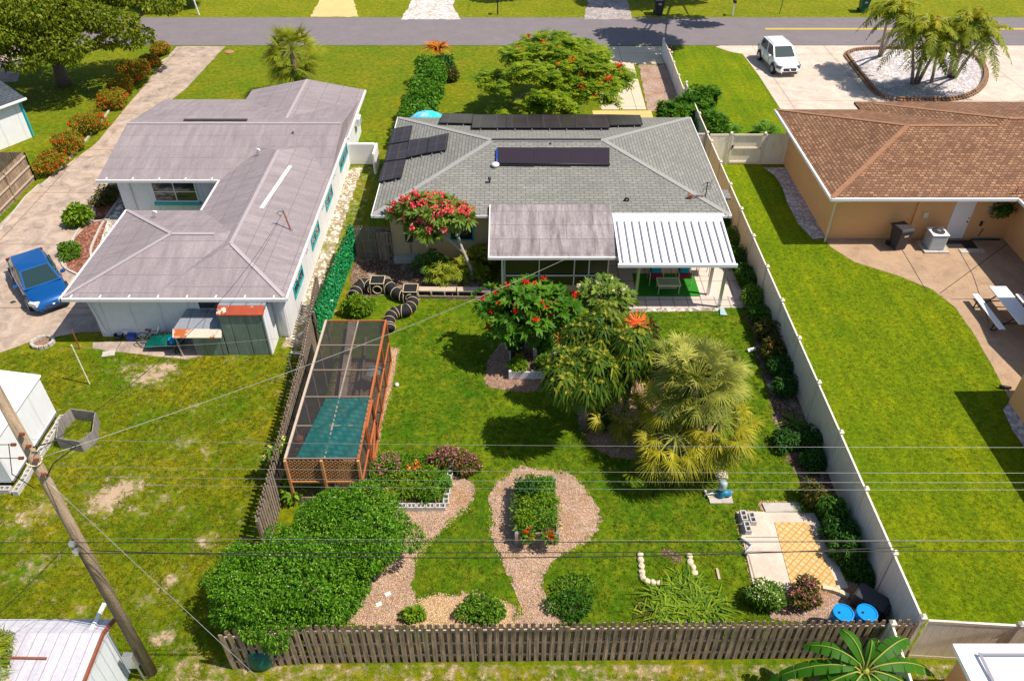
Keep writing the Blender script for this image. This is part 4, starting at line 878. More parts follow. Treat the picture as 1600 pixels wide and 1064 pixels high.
def wheelie(label, x, y, mat='bin_grey', lid='bin_grey', rz=0, k=1.0, lie=False):
    r = root('wheelie_bin', label, 'bin', (x, y, 0), rz=rz)
    MB().hexa([(-.24*k, -.27*k, .03), (.24*k, -.27*k, .03), (.22*k, .22*k, .03), (-.22*k, .22*k, .03)], [(-.31*k, -.4*k, 1.0*k), (.31*k, -.4*k, 1.0*k), (.31*k, .33*k, 1.0*k), (-.31*k, .33*k, 1.0*k)]).build('body', MAT[mat], r, local=True, bevel=.03)
    MB().hexa([(-.33*k, -.43*k, 1.0*k), (.33*k, -.43*k, 1.0*k), (.33*k, .38*k, 1.0*k), (-.33*k, .38*k, 1.0*k)], [(-.29*k, -.36*k, 1.1*k), (.29*k, -.36*k, 1.1*k), (.3*k, .36*k, 1.08*k), (-.3*k, .36*k, 1.08*k)]).build('lid', MAT[lid], r, local=True, bevel=.02)
    for s in (-1, 1): MB().tube([(s*.3*k, .26*k, .12*k), (s*.24*k, .26*k, .12*k)], .12*k, 14).build('wheel', MAT['black'], r, local=True)
    MB().tube([(-.28*k, .38*k, .95*k), (-.28*k, .44*k, .98*k), (.28*k, .44*k, .98*k), (.28*k, .38*k, .95*k)], .02, 6).build('handle', MAT['black'], r, local=True)
    MB().box(-.1*k, -.375*k, .72*k, .1*k, -.36*k, .86*k).build('sticker', MAT['alu'], r, local=True); return r
b = wheelie('charcoal wheelie bin standing against the peach wall', 18.75, 33.05, rz=.25, k=1.12)
# picnic table
r = root('picnic_table', 'white picnic table with a long bench on the brown patio', 'picnic table', (20.9, 27.2, 0)); K = {'parent': r}
MB().box(21.0, 26.0, .7, 21.75, 28.7, .76).build('tabletop', MAT['white'], r, bevel=.015)
for x in (20.3, 22.2): MB().box(x, 26.05, .41, x+.28, 28.55, .45).build('bench', MAT['white'], r, bevel=.01)
for y in (26.5, 28.1):
    MB().tube([(20.35, y, .4), (20.3, y, .04), (20.5, y, .03), (21.1, y, .69)], .03, 6).tube([(22.4, y, .4), (22.5, y, .04), (22.2, y, .03), (21.6, y, .69)], .03, 6).tube([(20.4, y, .39), (22.4, y, .39)], .025, 6).build('leg', MAT['black'], r)
# neighbours beyond the right edge whose shadows cross the lawn
def plain_house(name, label, x0, y0, x1, y1, h, wall, roof, rise=.6, ov=.3, gut='white', roofax='x', win=True, cat='shed'):
    r = root(name, label, cat, ((x0+x1)/2, (y0+y1)/2, 0)); MB().box(x0, y0, 0, x1, y1, h-.12).build('wall', MAT[wall], r, uv=True)
    m = MB(); roof_solid(m, x0-ov, y0-ov, x1+ov, y1+ov, h, rise, 'gable', 'gable', roofax, th=.1); m.build('roof', MAT[roof], r, uv=True); return r
plain_house('garage', 'peach outbuilding at the right frame edge shading the brown patio', 22.1, 23.0, 28, 27.3, 2.7, 'wall_peach', 'roof_right', .7, .3, cat='garage')
plain_house('garden_shed', 'peach garden shed at the right frame edge with a long shadow on the bright lawn', 18.95, 15.6, 23, 22.1, 2.7, 'wall_peach', 'roof_flat', .5, .25, roofax='y')
m = MB().tube([(18.95, 22.9, .1), (19.1, 22.85, .12), (19.35, 22.8, .1)], .06, 8); tag(m.build('downspout_outlet', MAT['black'], None, True), 'small dark drain pipe end where the patio meets the lawn at the right edge', 'pipe')

# ---------------- small sheds on the left ----------------
S1 = root('garden_shed', 'shiny white metal garden shed standing on a row of concrete blocks', 'shed', (-18.5, 19.6, 0)); x0, y0, x1, y1 = -20.3, 17.95, -16.95, 21.3
MB().box(x0, y0, .2, x1, y1, 2.0).build('wall', MAT['wall_white'], S1, uv=True)
m = MB(); roof_solid(m, x0-.06, y0-.06, x1+.06, y1+.06, 2.05, .3, 'gable', 'gable', 'y', th=.06); m.build('roof', MAT['patio_metal'], S1, uv=True)
MB().box(x1-.02, y0+.0, .2, x1+.03, y1, .3).build('trim', MAT['alu'], S1)
def block_mesh(m, c, rz=0, L=.4, Wd=.2, Hh=.2, hole=False): m.cbox(c, L, Wd, Hh, rz)
BL = None
def cinder(label, x, y, z, rz, group, upright=True, L=.4, W=.2, Hh=.2):
    """hollow block with its two openings showing on top"""
    global BL
    if BL is None:
        BL = root('cinder_block', label, 'cinder block', (x, y, z), group, rz); m = MB(); t = .035
        for a in ((-L/2, -W/2, L/2, -W/2+t), (-L/2, W/2-t, L/2, W/2), (-L/2, -W/2+t, -L/2+t, W/2-t), (L/2-t, -W/2+t, L/2, W/2-t), (-t/2, -W/2+t, t/2, W/2-t)): m.box(a[0], a[1], 0, a[2], a[3], Hh)
        m.build('shell', MAT['block'], BL, local=True); MB().box(-L/2+t, -W/2+t, .02, L/2-t, W/2-t, .03).build('core_floor', MAT['block_hole'], BL, local=True)
        return BL
    c = copy_tree(BL); c.location = (x, y, z); c.rotation_euler = (0, 0, rz); tag(c, label, 'cinder block', group); return c
for i in range(9): cinder('hollow concrete block in the footing under the white metal shed', -16.72+.02*(i % 2), 17.75+i*.41, 0, math.pi/2+random.uniform(-.04, .04), 'concrete blocks under the white shed')
for i in range(8): cinder('hollow concrete block in the footing under the white metal shed', -17.15-i*.42, 17.72+.02*(i % 2), 0, random.uniform(-.04, .04), 'concrete blocks under the white shed')
# shed lower left
S2 = root('garden_shed', 'white sheet metal shed with patchy pale roof and rusty trim beside the utility pole', 'shed', (-11.9, 9.6, 0))
MB().box(-13.6, 7.4, 0, -10.55, 11.35, 2.15).build('wall', groovemat('wall_sheet', (.66, .7, .74), .3, line=.7, rough=.5), S2, uv=True)
m = MB(); roof_solid(m, -13.8, 7.2, -10.4, 11.55, 2.25, .25, 'gable', 'gable', 'x', mid=11.0, th=.05)
m.build('roof', roofmat('metal_roof', (.62, .61, .63), (.58, .57, .59), (.3, .26, .28), .28, 50, .012, .5, (.3, .27, .38), (.7, .7, .8), bmp=.5, offset=0), S2, uv=True)
MB().bar((-10.37, 7.2, 2.25), (-10.37, 11.0, 2.5), .06, .1).bar((-10.37, 11.0, 2.5), (-10.37, 11.56, 2.24), .06, .1).build('trim', MAT['rust_trim'], S2)
def on_s2(x, y): return (x, y, 2.26+.25*(y-7.2)/3.8+.04)
tag(MB().bar(on_s2(-11.0, 7.6), (-10.72, 11.9, 2.42), .09, .07).build('plank', MAT['white']), 'long white board lying across the patchy shed roof', 'board')
tag(MB().bar(on_s2(-11.42, 7.4), on_s2(-11.25, 10.6), .1, .03).build('plank', MAT['white']), 'shorter white strip lying left of the long white board on the shed roof', 'board')
tag(MB().bar(on_s2(-12.6, 7.4), on_s2(-12.2, 9.8), .16, .03).build('plank', MAT['wood_light']), 'brown board lying along the patchy shed roof', 'board')
tag(MB().bar(on_s2(-12.85, 10.35), on_s2(-11.5, 10.32), .05, .03).build('batten', MAT['rust_trim']), 'thin dark batten lying across the patchy shed roof', 'batten')
tag(MB().tube([on_s2(-10.95, 7.8), on_s2(-10.75, 9.0)], .03, 6).tube([on_s2(-11.1, 7.8), on_s2(-10.95, 8.8)], .02, 6).build('pole_bundle', MAT['green_pl']), 'two thin green garden poles lying near the rust brown trim of the shed roof', 'poles')
S3 = plain_house('garden_shed', 'peach shed with a flat white roof in the bottom right corner', 11.35, 7.0, 16, 10.6, 2.35, 'wall_peach', 'patio_metal', .1, .2)
tag(MB().box(11.6, 7.1, 2.46, 11.68, 10.5, 2.475).box(11.68, 10.42, 2.44, 14, 10.48, 2.47).build('roof_seam', MAT['seam']), 'dark worn seam line along the edge of the flat white roof', 'seam')
# shed upper left with blue trim
u = Vector((-.53, -.85, 0)).normalized(); v = Vector((-.85, .53, 0)).normalized(); cc = Vector((-29.2, 45.5, 0))
S4 = root('garden_shed', 'pale blue walled building with a dark speckled roof at the left frame edge', 'shed', (-31, 42.5, 0)); P4 = [cc, cc+v*6, cc+u*7+v*6, cc+u*7]
MB().prism([(p.x, p.y) for p in P4], 0, 2.3).build('wall', MAT['wall_white'], S4, uv=True)
e = [cc-u*.3-v*.35, cc-u*.3+v*6.4, cc+u*7.3+v*6.4, cc+u*7.3-v*.35]; z = Vector((0, 0, 1)); r1, r2 = (e[0]+e[1])/2+z*3.4, (e[2]+e[3])/2+z*3.4; e = [p+z*2.4 for p in e]; m = MB(); m.poly(e[3], e[0], r1, r2); m.poly(e[1], e[2], r2, r1); m.poly(e[0], e[1], r1); m.poly(e[2], e[3], r2)
m.build('roof', roofmat('roof_dark', (.05, .07, .09), (.09, .11, .12), (.03, .03, .04), .4, .2), S4, uv=True)
MB().bar(e[3]-v*.03, e[0]-v*.03, .08, .12).build('gutter', MAT['white'], S4)
MB().bar(cc+z*.1-v*.02, cc+z*2.3-v*.02, .16, .1).build('corner_board', MAT['turquoise'], S4)
# ---------------- fences ----------------
def vinyl_fence(name, label, pts, h=1.83, cap=True, ends=(True, True), gate=None, mat='vinyl'):
    c = pts[0]; o = root(name, label, 'fence', (c[0], c[1], 0))
    for i, (a, b) in enumerate(zip(pts, pts[1:])):
        A, B = Vector((*a, 0)), Vector((*b, 0)); d = (B-A).normalized(); a2, b2 = A+d*.06, B-d*.06; z = Vector((0, 0, 1)); n = d.cross(z)*.02
        MB().hexa([a2-n+z*.06, b2-n+z*.06, b2+n+z*.06, a2+n+z*.06], [a2-n+z*(h-.06), b2-n+z*(h-.06), b2+n+z*(h-.06), a2+n+z*(h-.06)]).build('panel', MAT[mat], o, uv=True)
        MB().bar(a2+z*(h-.05), b2+z*(h-.05), .06, .1).build('top_rail', MAT['vinyl_cap'], o); MB().bar(a2+z*.06, b2+z*.06, .05, .12).build('bottom_rail', MAT['vinyl_cap'], o)
    for i, p in enumerate(pts):
        if (i == 0 and not ends[0]) or (i == len(pts)-1 and not ends[1]): continue
        q = MB().box(p[0]-.062, p[1]-.062, 0, p[0]+.062, p[1]+.062, h+.08).build('post', MAT[mat], o)
        MB().hexa([(p[0]-.085, p[1]-.085, h+.08), (p[0]+.085, p[1]-.085, h+.08), (p[0]+.085, p[1]+.085, h+.08), (p[0]-.085, p[1]+.085, h+.08)], [(p[0]-.03, p[1]-.03, h+.15), (p[0]+.03, p[1]-.03, h+.15), (p[0]+.03, p[1]+.03, h+.15), (p[0]-.03, p[1]+.03, h+.15)]).build('cap', MAT['vinyl_cap'], q)
    return o
ys = [11.84, 13.88, 16.25, 18.68, 21.15, 23.67, 26.1, 28.55, 31.06, 33.5, 35.95, 38.4, 40.9, 42.0]
vinyl_fence('vinyl_fence', 'long cream vinyl fence between the middle garden and the bright mown lawn', [(10.98, y) for y in ys])
vinyl_fence('vinyl_fence', 'cream vinyl fence along the back of the bright lawn beside the banana plant', [(11.06, 11.78), (13.5, 11.62), (15.95, 11.46), (18.4, 11.3)], ends=(False, True))
vinyl_fence('vinyl_fence', 'short cream vinyl fence run coming toward the viewer behind the banana leaves', [(10.1, 11.66), (9.95, 9.3), (9.85, 7)], ends=(True, True))
f = vinyl_fence('vinyl_fence', 'cream vinyl fence with a gate between the brown roofed house and the long fence', [(11.06, 41.9), (12.3, 41.9), (14.2, 41.9), (15.6, 41.9)], ends=(False, True))
g = MB()
for a, b in (((12.4, .15), (12.4, 1.8)), ((14.1, .15), (14.1, 1.8)), ((12.4, .15), (14.1, .15)), ((12.4, 1.0), (14.1, 1.0)), ((12.4, 1.8), (14.1, 1.8))): g.bar((a[0], 41.85, a[1]), (b[0], 41.85, b[1]), .1, .05, up=(0, 1, 0))
gg = g.build('gate_frame', MAT['vinyl_cap'], f); MB().box(12.42, 41.79, 1.05, 12.52, 41.83, 1.2).build('latch', MAT['black'], gg)
vinyl_fence('vinyl_fence', 'short white vinyl fence closing the gap at the right end of the grey roofed house', [(9.5, 42.0), (10.9, 42.0)], ends=(True, False), mat='vinyl_white')
vinyl_fence('low_vinyl_fence', 'low white vinyl fence between the pale walk and the front lawn', [(11.2, 59.6), (11.25, 57.2), (11.2, 54.8), (11.15, 52.4), (11.1, 50)], h=1.15, mat='vinyl_white')
vinyl_fence('vinyl_fence', 'white vinyl fence half hidden behind the glossy shrubs at the front', [(11.05, 49.4), (11.02, 47), (11.0, 44.6), (11.0, 42.2)], ends=(True, False), mat='vinyl_white')
def pickets(m, a, b, h, w=.13, gap=.075, off=0.0, n=None, th=.02, jit=.02, dog=True, skip=0):
    A, B = Vector((*a, 0)), Vector((*b, 0)); L = (B-A).length; d = (B-A)/L; nrm_ = d.cross(Vector((0, 0, 1))); z = Vector((0, 0, 1)); t = 0
    while t < L-w:
        if random.random() > skip:
            p = A+d*t+nrm_*off; q = p+d*w; k = nrm_*th; hh = h+random.uniform(-jit, jit); ln = d*random.uniform(-.02, .02); c = d*w*.2
            m.hexa([p, q, q+k, p+k], [p+ln+z*hh, q+ln+z*hh, q+ln+k+z*hh, p+ln+k+z*hh]) if not dog else m.poly(*[x for x in (p, q, q+ln+z*(hh-.05), q+ln-c+z*hh, p+ln+c+z*hh, p+ln+z*(hh-.05))]).poly(*[x+k for x in (p+ln+z*(hh-.05), p+ln+c+z*hh, q+ln-c+z*hh, q+ln+z*(hh-.05), q, p)]).poly(p+ln+z*(hh-.05), p+ln+c+z*hh, p+ln+c+k+z*hh, p+ln+k+z*(hh-.05)).poly(p+ln+c+z*hh, q+ln-c+z*hh, q+ln-c+k+z*hh, p+ln+c+k+z*hh).poly(q, q+k, q+ln+k+z*(hh-.05), q+ln+z*(hh-.05)).poly(p+k, p, p+ln+z*(hh-.05), p+ln+k+z*(hh-.05))
        t += w+gap+random.uniform(-.008, .008)
def wood_fence(label, pts, h=1.73, shadowbox=True, mat='wood_back', gap=.085, posts=2.4, name='wooden_fence', rails=(.3, .9, 1.5), skip=0, w=.13):
    o = root(name, label, 'fence', (*pts[0], 0)); m = MB(); rl = MB()
    for a, b in zip(pts, pts[1:]):
        pickets(m, a, b, h, w=w, gap=gap, off=.045, skip=skip)
        if shadowbox: A, B = Vector(a), Vector(b); d = (B-A).normalized()*(w+gap)*.52; pickets(m, tuple(A+d), b, h, w=w, gap=gap, off=-.065, skip=skip)
        for z in rails: rl.bar((*a, z), (*b, z), .04, .085)
        L = math.dist(a, b); n = max(1, round(L/posts))
        for i in range(n+1): t = i/n; x, y = a[0]+(b[0]-a[0])*t, a[1]+(b[1]-a[1])*t; MB().box(x-.04, y-.022, 0, x+.04, y+.022, h-.08).build('post', MAT[mat], o, uv=True)
    m.build('pickets', MAT[mat], o, uv=True); rl.build('rail', MAT['wood_light'], o); return o
wood_fence('weathered shadowbox picket fence along the back of the garden', [(-7.75, 11.45), (-5.6, 11.62), (10.85, 11.8)])
wood_fence('grey picket fence along the left side of the screened enclosure', [(-8.35, 28.1), (-7.9, 22.8), (-7.75, 17.6), (-7.7, 15.2)], mat='wood_grey', w=.1)
wood_fence('thin grey picket gate panel between the ivy fence and the tan wall', [(-7.45, 32.2), (-5.75, 32.2)], mat='wood_grey', gap=.03, shadowbox=False, w=.1, name='wooden_gate')
wood_fence('reddish brown board fence piece leaning beside the tan wall', [(-6.3, 31.95), (-5.7, 31.9)], h=1.6, mat='wood_back', gap=.01, shadowbox=False, w=.12, name='board_panel')
wood_fence('brown close boarded fence at the left edge above the driveway', [(-29.5, 39.9), (-26.45, 39.9), (-26.4, 33.0)], h=1.75, mat='wood_back', gap=.006, w=.14, shadowbox=False)
IV = root('ivy_fence', 'fence panel covered in bright green artificial ivy with a lattice of wire ends', 'fence', (-7.7, 28.5, 0))
m = MB(); m.hexa([(-7.9, 25.4, .1), (-7.88, 25.4, .1), (-7.5, 32.2, .1), (-7.52, 32.2, .1)], [(-7.9, 25.4, 1.75), (-7.88, 25.4, 1.75), (-7.5, 32.2, 1.75), (-7.52, 32.2, 1.75)]); m.build('backing', MAT['wood_grey'], IV, uv=True)
n = 9000; t = RNG.random(n); P = np.stack([-7.9+.4*t+.02+RNG.random(n)*.05, 25.4+6.8*t, .3+RNG.random(n)*1.55], 1); P[::2, 0] -= .1
D = nrm(rand_dirs(n)*.6+np.array([0, -.2, -.5])); build_strips('ivy_leaves', [strips(P, D, nrm(np.cross(D, nrm(np.array([[1., -.1, .3]])+rand_dirs(n)*.5))), .1, .085, .1, (.3, 1, .1))], MAT['ivy'], IV)
for y in (25.4, 28.8, 32.2): MB().box(-7.97+.4*(y-25.4)/6.8, y-.04, 0, -7.9+.4*(y-25.4)/6.8, y+.04, 1.85).build('post', MAT['wood_grey'], IV, uv=True)
m = MB().bar((-8.9, 27.55, .55), (-7.6, 27.3, 1.0), .07, .03); tag(m.build('white_pole', MAT['white']), 'white pipe propped between the white house and the ivy fence', 'pole')
tag(MB().tube([(*G(125, 545), .0), (*G(125, 545), 1.0)], .03, 6).build('clothesline_pole', MAT['rust_trim']), 'short rusty upright pole near the corner of the white house', 'pole')
tag(MB().tube([(*G(140, 600), 0), (G(140, 600)[0]-.1, G(140, 600)[1]+.1, 1.9)], .03, 6).build('clothesline_pole', MAT['cream']), 'leaning cream pole standing in the left back yard', 'pole')
tag(MB().tube([(*G(462, 603), 0), (G(462, 603)[0]-.05, G(462, 603)[1]+.05, 1.5)], .025, 6).build('metal_pole', MAT['alu']), 'thin silver pole standing beside the picket fence', 'pole')

# ---------------- screened enclosure ----------------
CT = root('screen_enclosure', 'cedar framed screened enclosure with a teal shade cloth over its near end', 'enclosure', (-6.0, 20.8, 0))
X0, X1, Y0, Y1, Z1 = -7.2, -4.88, 17.25, 24.4, 2.15
def frame_bar(a, b, mat='cedar', w=.07, name='frame_post'): return MB().bar(a, b, w, w).build(name, MAT[mat], CT)
ycs = [Y0, 18.7, 20.1, 21.5, 22.9, Y1]
for y in ycs: frame_bar((X1, y, 0), (X1, y, Z1)); frame_bar((X0, y, 0), (X0, y, Z1), 'wood_light')
for x in (X0, X1): frame_bar((x, Y0-.03, Z1), (x, Y1+.03, Z1), 'cedar' if x == X1 else 'wood_light', .075, 'top_rail')
for y in ycs: frame_bar((X0, y, Z1+.005), (X1, y, Z1+.005), 'wood_grey' if y < Y1 else 'cedar', .045, 'roof_bar')
for z in (.06, 1.05): frame_bar((X1, Y0, z), (X1, Y1, z), 'cedar', .065, 'side_rail')
MB().bar((-5.95, Y0, Z1), (-5.95, Y1, Z1), .05, .05).build('roof_bar', MAT['wood_grey'], CT, uv=True)
# door with a diagonal brace
d = root; dm = MB()
for a, b in (((18.75, .1), (20.05, .1)), ((20.05, .1), (20.05, 2.05)), ((20.05, 2.05), (18.75, 2.05)), ((18.75, 2.05), (18.75, .1)), ((18.75, 1.1), (20.05, 1.1)), ((18.8, .15), (20.0, 1.05))): dm.bar((X1+.05, *a), (X1+.05, *b), .06, .06)
dr = dm.build('door', MAT['cedar'], CT); MB().box(X1+.08, 19.9, 1.0, X1+.12, 19.95, 1.15).build('latch', MAT['black'], dr)
MB().poly((X0, Y0, Z1-.02), (X1, Y0, Z1-.02), (X1, Y1, Z1-.02), (X0, Y1, Z1-.02)).build('roof_screen', MAT['screen'], CT)
m = MB(); m.poly((X1-.01, Y0, .05), (X1-.01, Y1, .05), (X1-.01, Y1, Z1-.04), (X1-.01, Y0, Z1-.04)); m.poly((X0+.01, Y1, .05), (X0+.01, Y0, .05), (X0+.01, Y0, Z1-.04), (X0+.01, Y1, Z1-.04)); m.poly((X1, Y1-.01, .05), (X0, Y1-.01, .05), (X0, Y1-.01, Z1-.04), (X1, Y1-.01, Z1-.04)); m.build('side_screen', MAT['screen'], CT)
# shade cloth, lightly wrinkled
nx, ny = 40, 60; gx, gy = np.meshgrid(np.linspace(0, 1, nx), np.linspace(0, 1, ny)); y = Y0+.02+gy*(20.0-Y0); x = (-6.85+.45*gy)+(X1+.02-(-6.85+.45*gy))*gx; zz = Z1+.03+.05*fnoise(x*3, y*2, 1)*(.3+gx*(1-gx)*2)+.02*np.sin(y*30+x*4)
V = np.stack([x.ravel(), y.ravel(), zz.ravel()], 1); i = (np.arange(ny-1)[:, None]*nx+np.arange(nx-1)[None]).ravel(); F = np.stack([i, i+1, i+nx+1, i+nx], 1)
fill_mesh('shade_cloth', V, F.ravel(), np.arange(len(F))*4, MAT['shade_cloth'], CT, True)
# lattice front
m = MB(); yy = Y0-.05
for s in (1, -1):
    for k in np.arange(-2.0, 2.6, .145):
        x0, z0 = X0+k, 1.15
        x1, z1 = x0+1.0, 2.12
        a, b = (x0, z0), (x1, z1)
        pts = []
        for xx, zz_ in ((a, b),): pass
        # clip to the panel
        t0 = max(0, (X0-x0)/1.0); t1 = min(1, (X1-x0)/1.0)
        if t1 <= t0: continue
        xa, za, xb, zb = x0+t0, z0+(z1-z0)*t0, x0+t1, z0+(z1-z0)*t1
        if s < 0: xa, xb = X0+X1-xa, X0+X1-xb
        m.bar((xa, yy-.006*s, za), (xb, yy-.006*s, zb), .035, .008, up=(0, 1, 0)) if False else m.hexa([(xa-.02, yy-.006*s-.004, za), (xa+.02, yy-.006*s-.004, za), (xa+.02, yy-.006*s+.004, za), (xa-.02, yy-.006*s+.004, za)], [(xb-.02, yy-.006*s-.004, zb), (xb+.02, yy-.006*s-.004, zb), (xb+.02, yy-.006*s+.004, zb), (xb-.02, yy-.006*s+.004, zb)])
m.bar((X0, yy-.02, 1.12), (X1, yy-.02, 1.12), .03, .06).build('lattice', MAT['lattice'], CT)
for x in (X0, -6.05, X1): frame_bar((x, Y0-.08, 0), (x, Y0-.08, 2.15), 'lattice', .08)
MB().box(X0+.05, Y0-.07, 0, X1-.05, Y0-.04, .35).build('base_board', MAT['wood_grey'], CT, uv=True)
MB().poly((X0, Y0-.035, .35), (X1, Y0-.035, .35), (X1, Y0-.035, 2.1), (X0, Y0-.035, 2.1)).build('front_screen', MAT['screen'], CT)
tag(MB().bar((-6.75, 26.6, .4), (-6.4, 22.0, .42), .32, .05).build('plank', MAT['wood_light']), 'broad weathered plank running into the screened enclosure', 'plank')
r = root('ladder_frame', 'dark timber sleeper frame beside the plank inside the enclosure', 'timber', (-5.9, 24, 0)); m = MB().bar((-6.1, 25.9, .1), (-5.75, 22, .1), .08, .12); m.build('beam', MAT['wood_grey'], r, uv=True)
tag(MB().lathe((-5.3, 22.9, .9), [(.35, .0), (.3, .02), (.02, .12)], 10).build('hanging_dish', MAT['pump_grey']), 'pale blue dish shaped perch hanging in the far right of the enclosure', 'perch')
tag(MB().lathe((-6.1, 19.2, .3), [(.3, 0), (.34, .3), (.02, .32)], 14).build('plastic_tub', MAT['blue_pl']), 'turquoise tub seen through the near teal shade cloth', 'tub')
tag(MB().cbox((-6.2, 20.2, .2), .5, .5, .5).build('plastic_crate', MAT['blue_pl'], bevel=.03), 'blue crate seen through the far end of the teal shade cloth', 'crate')
tag(MB().lathe((-7.0, 18.3, 1.7), [(.1, 0), (.14, .3), (.05, .4)], 10).build('hanging_feeder', MAT['terracotta']), 'small red feeder hanging at the near left of the enclosure', 'feeder')
# ---------------- fabric cat tunnels and cubes ----------------
def tunnel(label, pts, rad, nh, hoop_mat='hoop'):
    P = [Vector(p) for p in pts]
    for _ in range(3):
        q = [P[0]]
        for a, b in zip(P, P[1:]): q += [a*.75+b*.25, a*.25+b*.75]
        P = q+[P[-1]]
    r = root('play_tunnel', label, 'tunnel', tuple(P[0]-Vector((0, 0, rad))), 'black fabric play tunnels'); n = len(P)
    rs = [rad*(1-.13*abs(math.sin(math.pi*i/n*nh*1.0))) for i in range(n)]; MB().tube(P, rs, 14).build('fabric', MAT['black_net'], r, True)
    for k in range(nh+1):
        i = min(n-2, int(k/nh*(n-1))); d = (P[i+1]-P[i]).normalized(); a = d.cross(Vector((0, 0, 1))).normalized(); b = a.cross(d)
        MB().tube([P[i]+(a*math.cos(t)+b*math.sin(t))*(rad*1.03) for t in np.linspace(0, 2*math.pi, 19)], .015, 5, False).build('hoop', MAT[hoop_mat], r)
    return r
def gp(x, y, z): return (*G(x, y, z), z)
tunnel('black tunnel from the ivy fence to the left cube', [gp(553, 462, .28), gp(560, 447, .28), gp(572, 442, .28), gp(583, 450, .28)], .27, 4)
tunnel('black tunnel arching between the two black cubes', [gp(602, 440, .28), gp(608, 448, .28), gp(620, 460, .28), gp(634, 463, .28)], .26, 5)
tunnel('black tunnel looping from the right cube down to the screened enclosure', [gp(645, 462, .28), gp(645, 476, .28), gp(636, 486, .3), gp(618, 486, .3), gp(607, 498, .28), gp(608, 514, .26)], .26, 10)
def cube(label, px, py, s=.62):
    x, y = G(px, py); r = root('play_cube', label, 'cube', (x, y, 0), 'black fabric play cubes'); MB().cbox((x, y, .01), s, s, s).build('fabric', MAT['black_net'], r, bevel=.04)
    for z in (.02, s):
        c = [(x-s/2, y-s/2, z), (x+s/2, y-s/2, z), (x+s/2, y+s/2, z), (x-s/2, y+s/2, z)]
        for i in range(4): MB().bar(c[i], c[(i+1) % 4], .032).build('rim', MAT['hoop'], r)
    for sx, sy in ((-1, -1), (1, -1), (1, 1), (-1, 1)): MB().bar((x+sx*s/2, y+sy*s/2, 0), (x+sx*s/2, y+sy*s/2, s), .028).build('rim', MAT['hoop'], r)
    MB().tube([(x+.2*math.cos(t), y-s/2-.015, .3+.2*math.sin(t)) for t in np.linspace(0, 6.283, 17)], .02, 5, False).build('porthole', MAT['hoop'], r)
cube('black fabric cube nearer the ivy fence with a round porthole', 592, 455); cube('black fabric cube beside the long timber ledge', 643, 468)
TB = root('timber_ledge', 'long weathered timber ledge on short posts below the pink tree', 'ledge', (-2.5, 29, 0))
MB().bar((-4.3, 29.05, .35), (-2.5, 29.0, .36), .32, .05).bar((-2.44, 29.0, .36), (-.8, 28.95, .36), .32, .05).build('board', MAT['wood_light'], TB)
MB().bar((-4.3, 28.85, .08), (-.8, 28.75, .08), .05, .12).bar((-4.3, 29.2, .2), (-.8, 29.2, .2), .06, .3).build('sleeper', MAT['wood_grey'], TB, uv=True)
for x in (-4.2, -3.6, -3.0, -2.4, -1.8, -1.2): MB().box(x-.03, 28.82, 0, x+.03, 28.88, .33).build('post', MAT['wood_light'], TB)

# ---------------- planters and beds ----------------
PL = root('raised_planter', 'white vinyl raised planter box in the shade of the red flowering tree', 'planter', (1.0, 22.6, 0))
a = G(797, 592); b = G(868, 594); yb = a[1]+2.2; m = MB(); m.bar((a[0], a[1], .2), ((a[0]+b[0])/2, a[1], .2), .05, .36).bar(((a[0]+b[0])/2, a[1], .2), (b[0], a[1], .2), .05, .36).bar((a[0], a[1], .2), (a[0], yb, .2), .05, .36).bar((b[0], a[1], .2), (b[0], yb, .2), .05, .36).bar((a[0], yb, .2), (b[0], yb, .2), .05, .36); m.build('board', MAT['vinyl_white'], PL)
for x in (a[0], (a[0]+b[0])/2, b[0]): MB().cbox((x, a[1], 0), .1, .1, .42).build('post', MAT['vinyl_white'], PL)
MB().box(a[0]+.04, a[1]+.04, .02, b[0]-.04, yb-.04, .26).build('soil', MAT['dark_mulch'], PL)
WPL = (a[0], a[1], b[0], yb)
RB = root('raised_bed', 'tall dark board raised bed full of herbs and red flowers', 'raised bed', (.8, 17, 0))
x0, x1, y0, y1 = .14, 1.42, 15.55, 17.75; m = MB()
for p, q in (((x0, y0), (x1, y0)), ((x1, y0), (x1, y1)), ((x1, y1), (x0, y1)), ((x0, y1), (x0, y0))):
    for k in range(3): m.bar((*p, .1+.2*k), (*q, .1+.2*k), .05, .188)
m.build('board', MAT['wood_grey'], RB, uv=True); MB().box(x0+.03, y0+.03, .02, x1-.03, y1-.03, .52).build('soil', MAT['dark_mulch'], RB)
mm = MB(); 
for p in ((x0, y0), (x1, y0), (x1, y1), (x0, y1)): mm.cbox((*p, 0), .1, .1, .62)
mm.build('corner_post', MAT['alu'], RB)
# concrete block bed
A_ = G(607, 793); B_ = G(694, 796); C_ = G(702, 735)
nb = 6
for i in range(nb): cinder('hollow block in the front edge of the pink and red flower bed', A_[0]+.1+(B_[0]-A_[0])*(i+.2)/nb, B_[1]+.02, 0, 0, 'blocks edging the flower bed in front')
for i in range(6): cinder('hollow block in the right edge of the pink and red flower bed', B_[0]+.05+(C_[0]-B_[0]+.1)*i/8, B_[1]+.3+i*.41, 0, math.pi/2+.03, 'blocks edging the flower bed at the right')
tag(MB().bar((-5.1, 17.0, .1), (-4.75, 14.9, .1), .05, .2).build('border_board', MAT['white']), 'pale board edging the left side of the pink and red flower bed', 'board')
for (px, py, rz, lab) in ((1163, 812, 1.5, 'cinder block at the far left of the pile on the slab'), (1164, 822, 1.55, 'cinder block in the middle of the pile on the slab'), (1176, 816, 1.55, 'cinder block at the right of the pile on the slab')): pass
x, y = G(1165, 822, .06)
